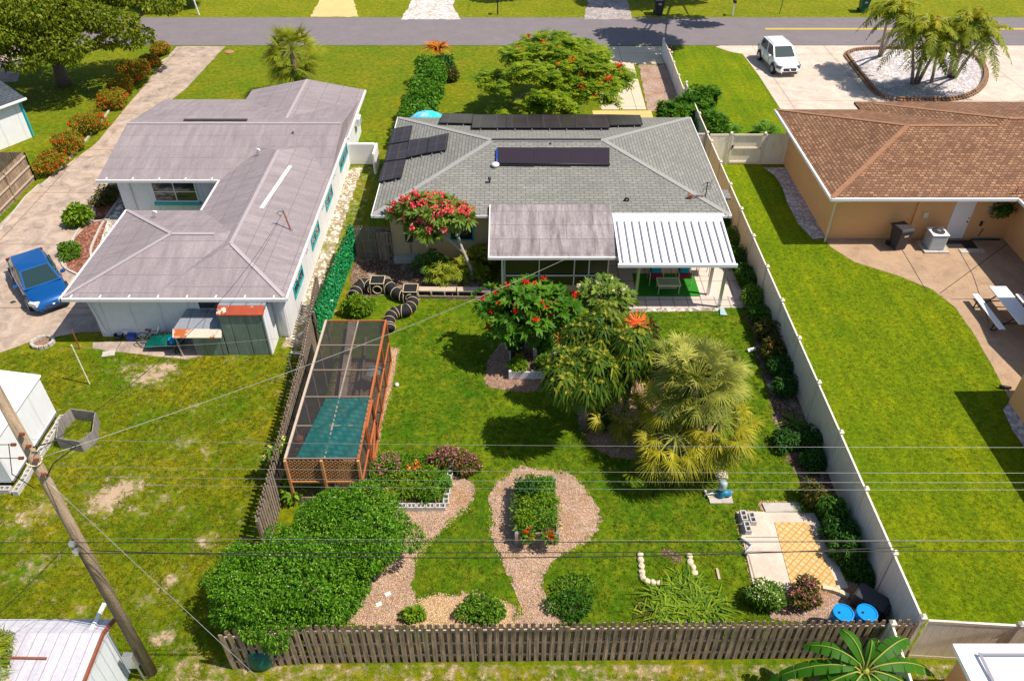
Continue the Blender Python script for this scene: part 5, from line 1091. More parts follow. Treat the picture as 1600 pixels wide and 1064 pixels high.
cinder('upper left hollow grey block of the pile on the slab corner', x-.02, y+.3, .06, math.pi/2, 'loose blocks on the slab'); cinder('lower left hollow grey block of the pile on the slab corner', x+.0, y-.14, .06, math.pi/2, 'loose blocks on the slab'); cinder('right hollow grey block of the pile on the slab corner', x+.24, y+.22, .06, math.pi/2, 'loose blocks on the slab')
for px, py, rz, l in ((1166, 846, -.8, 'upper narrow concrete piece lying loose at the left edge of the slab'), (1170, 861, .8, 'lower narrow concrete piece lying loose at the left edge of the slab')): tag(MB().cbox(gp(px, py, .062), .4, .12, .1, rz).build('concrete_piece', MAT['block'], bevel=.01), l, 'block')
tag(MB().prism(densify(rect(8.45, 14.35, 9.75, 16.75), .3) if False else [G(1210, 816, .06), G(1262, 816, .06), G(1312, 921, .06), G(1238, 921, .06)], .0605, .075).build('paver_patch', MAT['paver'], uv=True), 'orange and cream lattice patterned pavers laid on the slab', 'paving')
edging('curved_block', [(1284, 920), (1305, 924), (1325, 934)], .14, .14, 'limestone', 'grey curved edging stone below the slab by the pink shrub', 'edging', 1)
# lime stones in a U
def stone(px, py, l, r_=.11, grp='pale stones of the open garden ring'):
    x, y = G(px, py); bm = bmesh.new(); bmesh.ops.create_icosphere(bm, subdivisions=2, radius=r_)
    for v_ in bm.verts: v_.co *= 1+random.uniform(-.13, .13); v_.co.z = max(-.05, v_.co.z*.8); 
    me = bpy.data.meshes.new('edging_stone'); bm.to_mesh(me); bm.free(); me.materials.append(MAT['limestone']); o = bpy.data.objects.new('edging_stone', me); COL.objects.link(o); o.location = (x, y, .04); o.rotation_euler = (0, 0, random.random()*3); return tag(o, l, 'stone', grp)
for p in ((1000, 868), (1001, 876), (1002, 885), (1003, 895), (1004, 903)): stone(*p, 'pale stone in the left arm of the open garden ring')
for p in ((1011, 909), (1020, 911), (1030, 912)): stone(*p, 'pale stone in the short lower arm of the open garden ring')
for p in ((1077, 870), (1078, 879), (1082, 887), (1085, 896)): stone(*p, 'pale stone in the right arm of the open garden ring')
stone(1126, 742, 'single pink rock beside the blue water pump', .22, None) if False else tag(stone(1126, 744, 'x', .24), 'single rounded pink rock just beyond the blue water pump', 'stone')
tag(MB().bar(gp(1120, 888, .03), gp(1124, 905, .03), .07, .05).build('wood_piece', MAT['wood_light']), 'short pale stick lying in the grass left of the slab', 'stick')
for px, py, l in ((606, 928, 'upper white paper scrap on the mulch beside the big round bush'), (592, 944, 'lower cream tile scrap on the mulch beside the big round bush')): tag(MB().cbox(gp(px, py, .015), .17, .12, .02, .5).build('scrap', MAT['white']), l, 'scrap')
tag(MB().cbox(gp(170, 553, .012), .5, .35, .04, .2).build('flagstone', MAT['concrete'], bevel=.01), 'single pale flagstone in the grass left of the tin sheds', 'flagstone')
tag(MB().cbox(gp(465, 552, .012), .6, .2, .04, 0).build('flagstone', MAT['concrete'], bevel=.01), 'narrow pale slab in the grass right of the tall tin shed', 'flagstone')
tag(MB().ball(gp(620, 601, .06), .09).build('garden_ball', MAT['white'], None, True), 'small white ball lying on the lawn beside the enclosure', 'ball')
tag(MB().tube([gp(1255, 752, .08), gp(1280, 757, .08)], .07, 6).build('white_stone', MAT['white']), 'white block edging the planting bed beside the long vinyl fence', 'block')
tag(MB().tube([gp(1168, 548, .06), gp(1180, 545, .09)], .08, 6).build('white_stone', MAT['white']), 'small white stone where lawn meets the fence planting', 'stone')
tag(MB().tube([gp(1200, 601, .06), gp(1208, 608, .06)], .06, 6).build('white_stone', MAT['limestone']), 'small pinkish stone in the fence bed above the long leaved lily', 'stone')
# water pump
r = root('water_pump', 'blue and grey electric water pump standing on a cream slab in the lawn', 'pump', gp(1125, 778, 0)); o = Vector(gp(1125, 778, 0))
MB().cbox(o+Vector((0, -.05, .0)), .78, .42, .06).build('slab', MAT['concrete'], r); MB().cbox(o+Vector((-.35, .12, .06)), .25, .3, .07, .3).build('slab', MAT['cream'], r)
MB().tube([o+Vector((-.05, .05, .2)), o+Vector((.32, .05, .2))], .12, 12).build('casing', MAT['pump_blue'], r, True); MB().lathe(o+Vector((.02, .08, .1)), [(.17, 0), (.19, .06), (.13, .16), (.1, .28)], 14).build('housing', MAT['pump_blue'], r, True)
MB().lathe(o+Vector((.02, .08, .38)), [(.12, 0), (.14, .03), (.14, .3), (.1, .36), (.02, .37)], 14).build('motor', MAT['pump_grey'], r, True); MB().lathe(o+Vector((.36, .05, .2)), [(.06, -.06), (.06, .06)], 8).build('outlet', MAT['alu'], r)
MB().tube([o+Vector((-.1, .05, .2)), o+Vector((-.3, .0, .25)), o+Vector((-.5, .05, .1)), o+Vector((-.52, .05, 0))], .03, 6).build('pipe', MAT['white'], r, True)
# barrels, tote, green bin
def barrel(label, px, py, z=.88): 
    x, y = G(px, py, z); r = root('rain_barrel', label, 'barrel', (x, y, 0)); MB().lathe((x, y, 0), [(.27, 0), (.29, .03), (.3, .28), (.31, .3), (.3, .32), (.3, .58), (.31, .6), (.29, .84), (.28, z)], 22).build('drum', MAT['blue_pl'], r, True)
    MB().lathe((x, y, z), [(.29, 0), (.29, .02), (.25, .025), (.245, .008), (.01, .006)], 22).build('lid', MAT['blue_pl'], r); m = MB().lathe((x-.12, y, z+.008), [(.03, 0), (.03, .03)], 8); m.build('bung', MAT['black'], r)
barrel('left bright blue plastic barrel behind the picket fence', 1318, 957); barrel('right bright blue plastic barrel next to the black tub', 1355, 957)
x, y = G(1360, 940, .3); r = root('storage_tote', 'black plastic tote lying on its side in the fence corner', 'tote', (x, y, 0)); MB().cbox((x, y, 0), .95, .6, .58, -.75).build('body', MAT['bin_grey'], r, bevel=.08); MB().cbox((x+.36, y-.34, .02), .06, .62, .54, -.75).build('lid', MAT['black'], r, bevel=.03)
x, y = G(412, 1030); r = root('compost_bin', 'dark green plastic bin half hidden under the big bush', 'bin', (x, y, 0)); MB().lathe((x, y, 0), [(.36, 0), (.4, .1), (.38, .55), (.33, .66)], 18).build('body', MAT['green_pl'], r, True); MB().lathe((x, y, .66), [(.36, 0), (.36, .04), (.2, .09), (.02, .1)], 18).build('lid', MAT['green_pl'], r, True)
# ring planter and corrugated planter
x, y = G(68, 537); r = root('stone_ring', 'low scalloped concrete ring planter on the driveway corner', 'planter', (x, y, 0)); m = MB()
for k in range(14): t = k*6.283/14; m.cbox((x+.42*math.cos(t), y+.36*math.sin(t), 0), .17, .12, .16+.02*(k % 2), t+1.57)
m.build('ring', MAT['concrete'], r, bevel=.015); MB().lathe((x, y, .0), [(.36, 0), (.36, .05), (.01, .06)], 14, 1, .86).build('soil', MAT['mulch'], r)
ring = [G(*p) for p in ((96, 700), (132, 706), (152, 690), (156, 660), (118, 655), (100, 672))]
r = root('planter_ring', 'open weathered grey sheet planter ring with grass inside beside the white shed', 'planter', (*ring[0], 0)); m = MB()
for p, q in zip(ring, ring[1:]+ring[:1]): m.bar((*p, .27), (*q, .27), .03, .54)
m.build('panel', groovemat('old_sheet', (.3, .27, .26), .08, line=.6, var=.3, dirt=(.42, .35, .25)), r, uv=True)
# things by the white wall
r = root('bucket', 'white and orange bucket by the white house wall', 'bucket', gp(201, 524, 0)); o = Vector(gp(201, 524, 0)); MB().lathe(o, [(.13, 0), (.16, .16), (.155, .165)], 14).build('base', MAT['ceramic'], r); MB().lathe(o+Vector((0, 0, .165)), [(.155, 0), (.17, .22), (.14, .22), (.13, .1)], 14).build('pail', MAT['white'], r)
tag(MB().cbox(gp(207, 530, .012), .35, .25, .25).build('blue_tub', MAT['blue_dk'], bevel=.02), 'small dark blue tub below the white and orange bucket', 'tub')
tag(MB().lathe(gp(187, 528, .012), [(.16, 0), (.2, .2), (.17, .2), (.15, .05)], 12).build('grey_pot', MAT['bin_grey']), 'small grey pot left of the white and orange bucket', 'pot')
r = root('bicycle', 'dark bicycle lying against the white wall beside the low tin lean-to', 'bicycle', gp(235, 545, 0)); o = Vector(gp(228, 541, 0))
for k, dx in enumerate((0, .95)):
    c_ = o+Vector((dx, .08*k, .33)); w_ = MB().tube([c_+Vector((.31*math.cos(t), .12*math.sin(t), .3*math.sin(t))) for t in np.linspace(0, 6.283, 21)], .022, 6, False).build('wheel', MAT['black'], r); s_ = MB()
    for t in np.linspace(0, 3.14, 6): s_.tube([c_+Vector((.3*math.cos(t), .12*math.sin(t), .29*math.sin(t))), c_-Vector((.3*math.cos(t), .12*math.sin(t), .29*math.sin(t)))], .005, 4)
    s_.build('spoke', MAT['alu'], w_)
MB().tube([o+Vector((0, 0, .33)), o+Vector((.3, .1, .7)), o+Vector((.75, .1, .75)), o+Vector((.95, .08, .33))], .02, 6).tube([o+Vector((.3, .1, .7)), o+Vector((.45, .05, .3)), o+Vector((.75, .1, .75))], .02, 6).build('frame', MAT['black'], r); MB().tube([o+Vector((.78, -.15, .9)), o+Vector((.75, .1, .95)), o+Vector((.7, .35, .9))], .015, 6).build('handlebar', MAT['alu'], r); MB().cbox(o+Vector((.28, .1, .76)), .25, .12, .06).build('saddle', MAT['black'], r, bevel=.02)
x, y = G(262, 540); V = []; nx, ny = 22, 12; gx, gy = np.meshgrid(np.linspace(-.75, .75, nx), np.linspace(-.45, .45, ny)); zz = .25+.28*(1-(gx/.8)**2)*(1-(gy/.5)**2)+.06*fnoise(gx*5, gy*6, 2); zz = np.maximum(zz, .02)
V = np.stack([(x+gx).ravel(), (y+gy).ravel(), zz.ravel()], 1); i = (np.arange(ny-1)[:, None]*nx+np.arange(nx-1)[None]).ravel(); F = np.stack([i, i+1, i+nx+1, i+nx], 1)
o = fill_mesh('tarpaulin', V, F.ravel(), np.arange(len(F))*4, MAT['green_pl'], None, True); o.modifiers.new('solid', 'SOLIDIFY').thickness = .02; tag(o, 'crumpled dark green tarpaulin over clutter beside the low tin lean-to', 'tarpaulin')
tag(MB().lathe(gp(270, 535, .4), [(.12, 0), (.14, .2), (.02, .22)], 12).build('blue_bucket', MAT['blue_pl']), 'blue bucket under the open end of the low tin lean-to', 'bucket')
tag(MB().tube([gp(275, 552, 0), gp(272, 540, .6), gp(268, 545, .05)], .03, 6).tube([gp(283, 552, 0), gp(270, 542, .5)], .03, 6).build('folding_stand', MAT['black']), 'tangled black folding stand at the open end of the low tin lean-to', 'stand')
tag(MB().tube([gp(350, 340, .35), gp(196, 338, .35)][::-1] if False else [(-18.9, 33.6, .3), (-17.3, 33.6, .32)], .06, 7).build('white_pipe', MAT['white']), 'white pipe crossing the mulch bed at the left of the mauve roofed house', 'pipe')
tag(MB().cbox((-14.75, 35.6, 0), .5, .4, 1.7).build('dark_cabinet', MAT['black'], bevel=.04), 'dark cabinet in the notch of the mauve roofed house', 'cabinet')

# ---------------- street side things ----------------
def mailbox(label, x, y, box='black', post='white', h=1.05):
    r = root('mailbox', label, 'mailbox', (x, y, 0)); MB().bar((x, y, 0), (x, y, h), .1).build('post', MAT[post], r)
    m = MB(); n = 9; ring = [(.1*math.cos(t), .12+.1*math.sin(t)) for t in np.linspace(0, math.pi, n)]; ring = [(.1, 0)]+ring+[(-.1, 0)]; k = len(ring); s = len(m.v)
    for yy in (y-.25, y+.25): m.v += [(x+a, yy, h+b_) for a, b_ in ring]
    for i in range(k): m.f.append((s+i, s+(i+1) % k, s+k+(i+1) % k, s+k+i))
    m.f += [tuple(s+i for i in range(k))[::-1], tuple(s+k+i for i in range(k))]; m.build('box', MAT[box], r); MB().box(x+.1, y-.1, h+.08, x+.115, y, h+.2).build('flag', MAT['maroon'], r)
mailbox('black mailbox on a post at the end of the flowering hedge by the left driveway', -27.7, 61.9); mailbox('black mailbox on a dark post across the road right of the white drive', -1.2, 69.3, post='black'); mailbox('black mailbox on a white post across the road above the front lawn', 18.5, 69.0)
tag(MB().bar((-26.3, 69.2, 0), (-26.5, 69.3, 1.3), .09).build('sign_post', MAT['white']), 'white post across the road beside the far bushes', 'post')
tag(MB().tube([(22.6, 69.6, 0), (22.7, 69.6, 1.9)], .03, 6).build('street_marker', MAT['green_pl']), 'thin green marker post across the road near the two bins', 'post')
wheelie('dark navy wheelie bin across the road right of the shaded drive', 12.3, 69.3, k=1.25)
wheelie('green wheelie bin with a bright yellow lid across the road', 29.7, 70.0, 'green_pl', 'yellow', k=1.15)
tag(MB().lathe((*G(358, 82), .012), [(.35, 0), (.35, .03), (.3, .06), (.01, .07)], 14).build('utility_cover', MAT['brick_edge']), 'round dark utility cover in the lawn beside the left driveway', 'cover')
tag(MB().lathe((*G(1005, 500, 0), 0) if False else (*G(1118, 722), 0), [(.14, 0), (.2, .3), (.17, .3), (.15, .1)], 12).build('plant_pot', MAT['blue_dk']), 'dark blue pot under the right side of the fan palms', 'pot')
# island with brick rim
isl = [G(*p) for p in ((1318, 80), (1335, 104), (1352, 125), (1372, 150), (1395, 157), (1440, 158), (1490, 157), (1520, 148), (1537, 130), (1538, 110), (1528, 95), (1512, 84), (1460, 78), (1400, 77))]; isl = smoothp(isl, 2)
S_('gravel_island', isl, 6, MAT['white_gravel'], px=False)
r = root('brick_border', 'double row of brown bricks bordering the gravel island with palms', 'border', (*isl[0], 0)); m = MB(); dd = densify(isl, .2)
for i in range(0, len(dd)):
    a, b = dd[i], dd[(i+1) % len(dd)]; t = math.atan2(b[1]-a[1], b[0]-a[0]); nx_, ny_ = math.sin(t), -math.cos(t)
    for lv, off in ((0, .0), (0, .2), (1, .02)): m.cbox((a[0]+nx_*off, a[1]+ny_*off, .025+.11*lv), .17, .17, .1, t+random.uniform(-.1, .1))
m.build('bricks', M('brick_row', (.34, .2, .12), .95, .55, 5, .4, 30), r)

# ---------------- cars ----------------
def car(label, x, y, rz, L, Wd, Hc, paint_, suv):
    """nose toward +X in its own frame"""
    r = root('suv' if suv else 'sedan', label, 'car', (x, y, .02), rz=rz); hl, hw = L/2, Wd/2; z0 = .24 if suv else .17; belt = Hc*.6
    # lower body: stations x, top height, half width
    hood = .97 if suv else .82; deck = 1.0 if suv else .95
    st = [(-hl, .62*belt+.1, .80), (-hl+.06, belt*.9, .88), (-hl+.25, belt*(1.02 if suv else .97), .95), (-hl+.9, belt*1.03, .99), (-.3, belt*1.0, 1.0), (.45, belt*.99, 1.0), (hl-1.15, hood*.99 if suv else hood*1.0, .985), (hl-.55, hood*.93, .95), (hl-.2, hood*.8, .88), (hl-.03, hood*.62, .76), (hl, hood*.45, .70)]
    m = MB(); ring = []
    for (sx, zt, w_) in st:
        h_ = hw*w_; zb = z0 if abs(sx) < hl-.15 else z0+.05
        ring.append([(sx, -h_*.86, zb), (sx, -h_*.98, zb+.12), (sx, -h_, zb+(zt-zb)*.55), (sx, -h_*.95, zb+(zt-zb)*.88), (sx, -h_*.8, zt), (sx, -h_*.4, zt+.03), (sx, 0, zt+.04), (sx, h_*.4, zt+.03), (sx, h_*.8, zt), (sx, h_*.95, zb+(zt-zb)*.88), (sx, h_, zb+(zt-zb)*.55), (sx, h_*.98, zb+.12), (sx, h_*.86, zb)])
    k = len(ring[0]); m.v = [p for q in ring for p in q]
    for i in range(len(ring)-1):
        for j in range(k): m.f.append((i*k+j, i*k+(j+1) % k, (i+1)*k+(j+1) % k, (i+1)*k+j))
    m.f += [tuple(range(k)), tuple((len(ring)-1)*k+j for j in reversed(range(k)))]
    m.f = [f[::-1] for f in m.f]; m.build('body', paint_, r, True, local=True, subsurf=2)
    # cabin
    if suv: b = [(-hl+.2, .86), (-.2, .92), (hl-1.15, .88)]; t = [(-hl+.5, .74), (-.5, .79), (hl-1.95, .74)]
    else: b = [(-hl+.5, .82), (-.1, .9), (hl-1.12, .86)]; t = [(-hl+1.1, .68), (-.3, .74), (hl-1.9, .69)]
    zb = belt*.97; zt = Hc-.04; m = MB(); sec = []
    for s in (0, 1):
        for (sx, w_) in (b if s == 0 else t): sec.append((sx, w_*hw, zb if s == 0 else zt-(0 if sx == t[1][0] else .05)))
    def P_(i, s): sx, w_, z = sec[i]; return Vector((sx, s*w_, z))
    for s in (-1, 1):
        m.poly(*([P_(0, s), P_(1, s), P_(4, s), P_(3, s)][::-s])); m.poly(*([P_(1, s), P_(2, s), P_(5, s), P_(4, s)][::-s]))
    m.poly(P_(2, -1), P_(2, 1), P_(5, 1), P_(5, -1)); m.poly(P_(0, 1), P_(0, -1), P_(3, -1), P_(3, 1)); c4 = Vector((0, 0, .05))
    top = [P_(3, -1), P_(4, -1), P_(5, -1), P_(5, 1), P_(4, 1), P_(3, 1)]; m.poly(*top)
    cb = m.build('cabin', paint_, r, local=True, bevel=.06)
    # glass, proud of the cabin
    def pane(name, q, ins, off):
        c = sum(q, Vector())/4; n = (q[1]-q[0]).cross(q[3]-q[0]).normalized(); n = n if n.dot(c-Vector((0, 0, zb*.8))) > 0 else -n
        q = [c+(p-c)*ins+n*off for p in q]; g_ = MB(); g_.hexa(q, [p+n*.008 for p in q]) ; return g_.build(name, MAT['car_glass'], r, local=True)
    pane('windscreen', [P_(2, -1), P_(2, 1), P_(5, 1), P_(5, -1)], .88, .006); pane('rear_window', [P_(0, 1), P_(0, -1), P_(3, -1), P_(3, 1)], .84, .006)
    for s in (-1, 1): pane('side_window', [P_(0, s).lerp(P_(1, s), .12), P_(1, s), P_(4, s), P_(3, s).lerp(P_(4, s), .08)], .84, .006); pane('side_window', [P_(1, s), P_(2, s), P_(5, s), P_(4, s)], .84, .006)
    wr = .35 if suv else .32; wz = wr
    for sx in (-hl+.85, hl-.9):
        for s in (-1, 1):
            MB().tube([(sx, s*(hw-.1), wz+.03), (sx, s*(hw+.004), wz+.03)], wr+.06, 20).build('wheel_arch', MAT['black'], r, local=True)
            ww = MB().tube([(sx, s*(hw-.2), wz-.02), (sx, s*(hw+.015), wz-.02)], wr, 22).build('wheel', MAT['tyre'], r, local=True)
            rm = MB().lathe((0, 0, 0), [(.01, 0), (wr*.62, 0)], 12); rm.v = [(sx+a, s*(hw+.022), wz-.02+b_) for a, b_, _ in rm.v]; q = MB()
            for t_ in range(5): a_ = t_*1.2566; q.bar((sx, s*(hw+.02), wz-.02), (sx+math.cos(a_)*wr*.6, s*(hw+.02), wz-.02+math.sin(a_)*wr*.6), .07, .02, up=(0, 1, 0))
            q.tube([(sx+math.cos(a_)*wr*.62, s*(hw+.02), wz-.02+math.sin(a_)*wr*.62) for a_ in np.linspace(0, 6.283, 17)], .02, 5, False); q.build('rim', MAT['alu'], ww, local=True)
    hz = hood*.72
    for s in (-1, 1):
        MB().cbox((hl-.27, s*hw*.74, hz-.1), .42, .26, .17, -s*.55).build('headlight', MAT['lamp_dark' if suv else 'lamp'], r, local=True, bevel=.015)
        MB().cbox((-hl+.08, s*hw*.72, belt*.72), .12, .3, .18).build('tail_light', MAT['lamp_red'], r, local=True, bevel=.03)
        mi = MB().cbox((hl-1.55, s*(hw+.08), belt*.98), .14, .2, .13).build('wing_mirror', paint_, r, local=True, bevel=.04); MB().box(hl-1.64, s*(hw+.02), belt, hl-1.622, s*(hw+.15), belt+.1).build('mirror_glass', MAT['car_glass'], mi, local=True)
        MB().box(-.15, s*(hw-.005), belt*.82, .05, s*(hw+.02), belt*.85).build('door_handle', paint_, r, local=True, bevel=.008)
        dl = MB()
        for dx in (.42, -.55): dl.box(dx-.006, s*hw*.985, z0+.15, dx+.006, s*(hw+.003), belt*.86)
        dl.build('door_gap', MAT['black'], r, local=True)
    MB().cbox((hl-.05, 0, hood*.43), .1, Wd*.5 if suv else Wd*.38, .22 if suv else .1).build('grille', MAT['bin_grey'], r, local=True, bevel=.03)
    MB().cbox((hl-.03, 0, z0+.05), .08, Wd*.58, .11).build('lower_grille', MAT['black'], r, local=True, bevel=.02)
    MB().lathe((hl+.012, 0, hood*.55), [(.01, -.02), (.08, 0), (.01, .02)], 12, .3, 1).build('badge', MAT['alu'], r, local=True)
    MB().box(-hl-.03, -.16, belt*.55, -hl+.02, .16, belt*.55+.12).build('number_plate', MAT['white'], r, local=True)
    w1 = MB(); w1.bar((hl-1.33, -hw*.5, belt*1.0+.02), (hl-1.42, .1, belt*1.03+.03), .02).bar((hl-1.33, hw*.05, belt*1.0+.02), (hl-1.42, hw*.62, belt*1.03+.03), .02); w1.build('wiper', MAT['black'], r, local=True)
    if suv:
        for s in (-1, 1): MB().bar((-hl+.6, s*hw*.64, Hc-.01), (hl-2.1, s*hw*.66, Hc-.01), .03, .03).build('roof_rail', MAT['alu'], r, local=True)
    return r
car('bright blue sedan parked on the stained left driveway', -21.3, 29.55, R(-51), 4.5, 1.78, 1.47, MAT['car_blue'], False)
car('white SUV parked on the pale driveway by the road', 19.2, 57.3, R(-84), 4.45, 1.88, 1.68, MAT['car_white'], True)

# ---------------- utility pole and wires ----------------
PX_, PY_ = -9.95, 11.3
UP = root('utility_pole', 'tall weathered wooden utility pole leaning across the left foreground', 'utility pole', (PX_, PY_, 0))
MB().tube([(PX_, PY_, 0), (PX_, PY_, 6), (PX_+.02, PY_, 11.6)], [.14, .12, .1], 14).build('pole', MAT['pole'], UP, True)
MB().box(PX_-.32, PY_-.3, .75, PX_-.06, PY_-.16, 1.35).build('meter_box', MAT['alu'], UP, bevel=.01); MB().tube([(PX_-.14, PY_-.2, 0), (PX_-.14, PY_-.2, .8)], .03, 6).build('conduit', MAT['alu'], UP)
MB().tube([(PX_-.02, PY_-.18, 0), (PX_-.02, PY_-.16, 6.0)], .018, 5).build('ground_strap', MAT['bin_grey'], UP)
for z, dx in ((9.5, .17), (9.15, .17), (8.75, .17), (8.3, .16), (9.2, -.17), (8.8, -.17)):
    MB().tube([(PX_+dx*.85-.045, PY_-.12, z), (PX_+dx*.85+.045, PY_-.12, z)], .036, 8).build('insulator', MAT['ceramic'], UP)
MB().tube([(PX_+.15*math.cos(t), PY_+.15*math.sin(t), 8.6+.03*math.sin(2*t)) for t in np.linspace(0, 6.283, 15)], .014, 5, False).build('band', MAT['cream'], UP)
for z in (6.0, 5.75): MB().cbox((PX_-.02, PY_-.2, z), .12, .1, .1).build('bracket', MAT['alu'], UP)
def wire(label, a, b, r_, mat, sag=.3, group=None, n=24, name='power_line'):
    a, b = Vector(a), Vector(b); P = [a.lerp(b, t)-Vector((0, 0, 4*sag*t*(1-t))) for t in np.linspace(0, 1, n)]; return tag(MB().tube(P, r_, 5).build(name, MAT[mat], None, True), label, 'power line', group)
XR, XL = 30, -45
for z, zr, l in ((9.35, 9.25, 'highest thin wire crossing over the fan palm tops'), (8.55, 8.5, 'second thin wire from the top crossing above the water pump'), (8.25, 8.2, 'third thin wire from the top crossing above the slab'), (8.0, 7.98, 'fourth thin wire from the top just above the slab edge')):
    wire(l, (PX_+.2, PY_-.12, z), (XR, PY_-.05, zr), .003, 'wire', .22)
wire('upper thin wire leaving the pole toward the left frame edge', (PX_-.2, PY_-.12, 9.2), (XL, PY_, 9.4), .009, 'wire_black', .1); wire('lower thin wire leaving the pole toward the left frame edge', (PX_-.2, PY_-.12, 8.8), (XL, PY_, 8.9), .009, 'wire_black', .1)
wire('thick upper cable crossing in front of the big round bush', (XL, PY_-.16, 6.1), (XR, PY_-.1, 6.1), .009, 'wire_black', .1)
wire('thick lower cable crossing in front of the big round bush', (XL, PY_-.24, 5.75), (XR, PY_-.25, 6.0), .01, 'wire_black', .12)
wire('thin pale strand just above the thick black cables', (PX_, PY_-.1, 6.12), (XR, PY_-.2, 6.18), .0035, 'wire', .06)
wire('dark drooping cable meeting the thick cables over the slab', (PX_+.3, PY_-.2, 5.8), (9.2, PY_-.2, 5.95), .012, 'wire_black', .35)
wire('long service cable from the pole to the grey roofed house', (PX_+.15, PY_-.1, 8.75), b0+Vector((0, 0, .6)), .0075, 'wire', .75, n=40)
wire('shorter service cable from the pole to the mauve roofed house', (PX_+.15, PY_-.1, 8.9), (-9.95, 30.4, 3.5), .008, 'wire_black', .9, n=40)
wire('taut pale guy wire slanting down past the big bush', (PX_+.1, PY_-.1, 8.1), (-4.6, 9.3, .0), .007, 'wire', .03, name='guy_wire')
wire('thin dark drop wire slanting down to the lower left', (PX_-.1, PY_-.1, 6.0), (-14.5, 8.8, 2.6), .008, 'wire_black', .1)
wire('slack wire strung low across the left back yard', (G(140, 600)[0]-.1, G(140, 600)[1], 1.85), (-8.6, 24.2, 1.5), .006, 'wire', .15, name='clothes_line')
cl = MB().tube([(PX_+.2, PY_-.1, 9.1), (PX_+.5, PY_+.3, 8.9), (PX_+.7, PY_+.4, 8.6), (PX_+.35, PY_, 8.5), (PX_+.15, PY_-.1, 8.2)], .014, 6).tube([(PX_-.25, PY_-.1, 9.2), (PX_-.45, PY_-.2, 8.4), (PX_-.2, PY_-.15, 7.9)], .01, 6); cl.build('wire_loop', MAT['wire_black'], UP, True)
# ---------------- trees ----------------
def tree(name, label, base, blobs, n, L, W, mat, r0=.2, tips=8, bark='bark', cat='tree', droop=.3, up=0, fork=.4, group=None, out=.5, shell=.45, th=None):
    o = root(name, label, cat, (*base, 0), group); leaves(blobs, n, L, W, mat, 'crown', o, droop, out, shell, up)
    bb = sorted(blobs[1:] or blobs, key=lambda b_: RNG.random())[:tips]; limbs(m_ := MB(), (*base, 0), [b_[:3] for b_ in bb], r0, fork); m_.build('trunk', MAT[bark], o, True); return o
# oak upper left
ob = G(100, 134); B = lumps((ob[0]-1.5, ob[1]-1.6, 4.6), (7.0, 5.6, 3.0), 64, .25, low=-.4)[1:]+lumps((ob[0]+5.2, ob[1]+.5, 4.6), (4.4, 4.2, 2.4), 26, .24, low=-.3)[1:]+lumps((ob[0]-.3, ob[1]-3.4, 3.6), (4.2, 2.2, 1.7), 18, .26, low=-.3)[1:]
B = [b_ for b_ in B]
tree('oak_tree', 'broad spreading oak in the upper left corner with a thick grey trunk', ob, B, 84000, .2, .125, LM['oak'], .42, 8, fork=.35, shell=.6)
# far side trees that shade the road
B = lumps((15.5, 74.5, 8.5), (8.5, 5.5, 3.0), 30, .24)[1:]+lumps((14.2, 61.0, 8.4), (4.0, 4.6, 1.8), 26, .24)[1:]+lumps((19.5, 66.5, 8.6), (4.2, 2.0, 1.4), 12, .24)[1:]
tree('oak_tree', 'tall oak beyond the top edge whose shade dapples the road', (18.5, 77), B, 26000, .42, .26, LM['oak'], .22, 7, fork=.6, shell=.7)
B = lumps((3.6, 75, 7), (4.4, 3.6, 2.5), 16, .3)[1:]; tree('oak_tree', 'second oak beyond the top edge shading the far grass', (4.5, 78), B, 6000, .42, .24, LM['oak'], .35, 8)
B = lumps((-30, 72, 2.2), (5.2, 2.4, 2.2), 18, .3); tree('dense_tree', 'dense dark green tree across the road beside the oak', (-30, 72.5), B, 12000, .34, .18, LM['shrub'], .3, 6)
P, N = blob_points(B, 60, .02); flowers(P, FL['coral'], bpy.data.objects['dense_tree'], 8, .15, .12)
# royal poinciana
pb = (2.9, 49.5); cx, cy = 2.7, 48.2; B = []
for i in range(74):
    a = random.random()*6.28; q = math.sqrt(random.random()); B.append((cx+4.1*q*math.cos(a), cy+5.3*q*math.sin(a), 4.3-1.7*q*q+random.uniform(-.7, .6), random.uniform(.4, .75), random.uniform(.4, .75), random.uniform(.2, .4)))
o = root('flame_tree', 'wide flat crowned tree with orange red blossom in the middle front garden', 'tree', (*pb, 0)); P, N = blob_points(B, 1500, .7)
N = nrm(N+np.array([0, 0, .9])); parts = []
# feathery fronds: short arching rachis with many leaflets
for k in range(5):
    ph = RNG.random(len(P))*6.28; D = nrm(np.stack([np.cos(ph), np.sin(ph), -.25+RNG.random(len(P))*1.2], 1)); S = nrm(np.cross(D, [0, 0, 1.])); rr = np.clip(RNG.random(len(P)), 0, 1)
    for j in range(4):
        t = .1+.24*j; base = P+D*t*.55-np.array([0, 0, .25])*t*t
        for s in (-1, 1): DD = nrm(D*.6+S*s+np.array([0, 0, -.05])); parts.append(strips(base, DD, nrm(np.cross(DD, [0, 0, 1.])), .2, .1, .3, (.3, 1, .1), rr))
build_strips('crown', parts, LM['poin'], o); limbs(m := MB(), (*pb, 0), [b_[:3] for b_ in B[:16]], .22, .42, .03, bend=.4); m.build('trunk', MAT['pale_bark'], o, True)
P2, _ = blob_points(B, 400, .02); P2 = P2[P2[:, 2] > 2.4][:42]; flowers(P2+np.array([0, 0, .12]), FL['orange'], o, 24, .24, .11); flowers(P2[::4]+np.array([.2, .1, .1]), FL['red'], o, 22, .2, .1, 'red_blossoms')

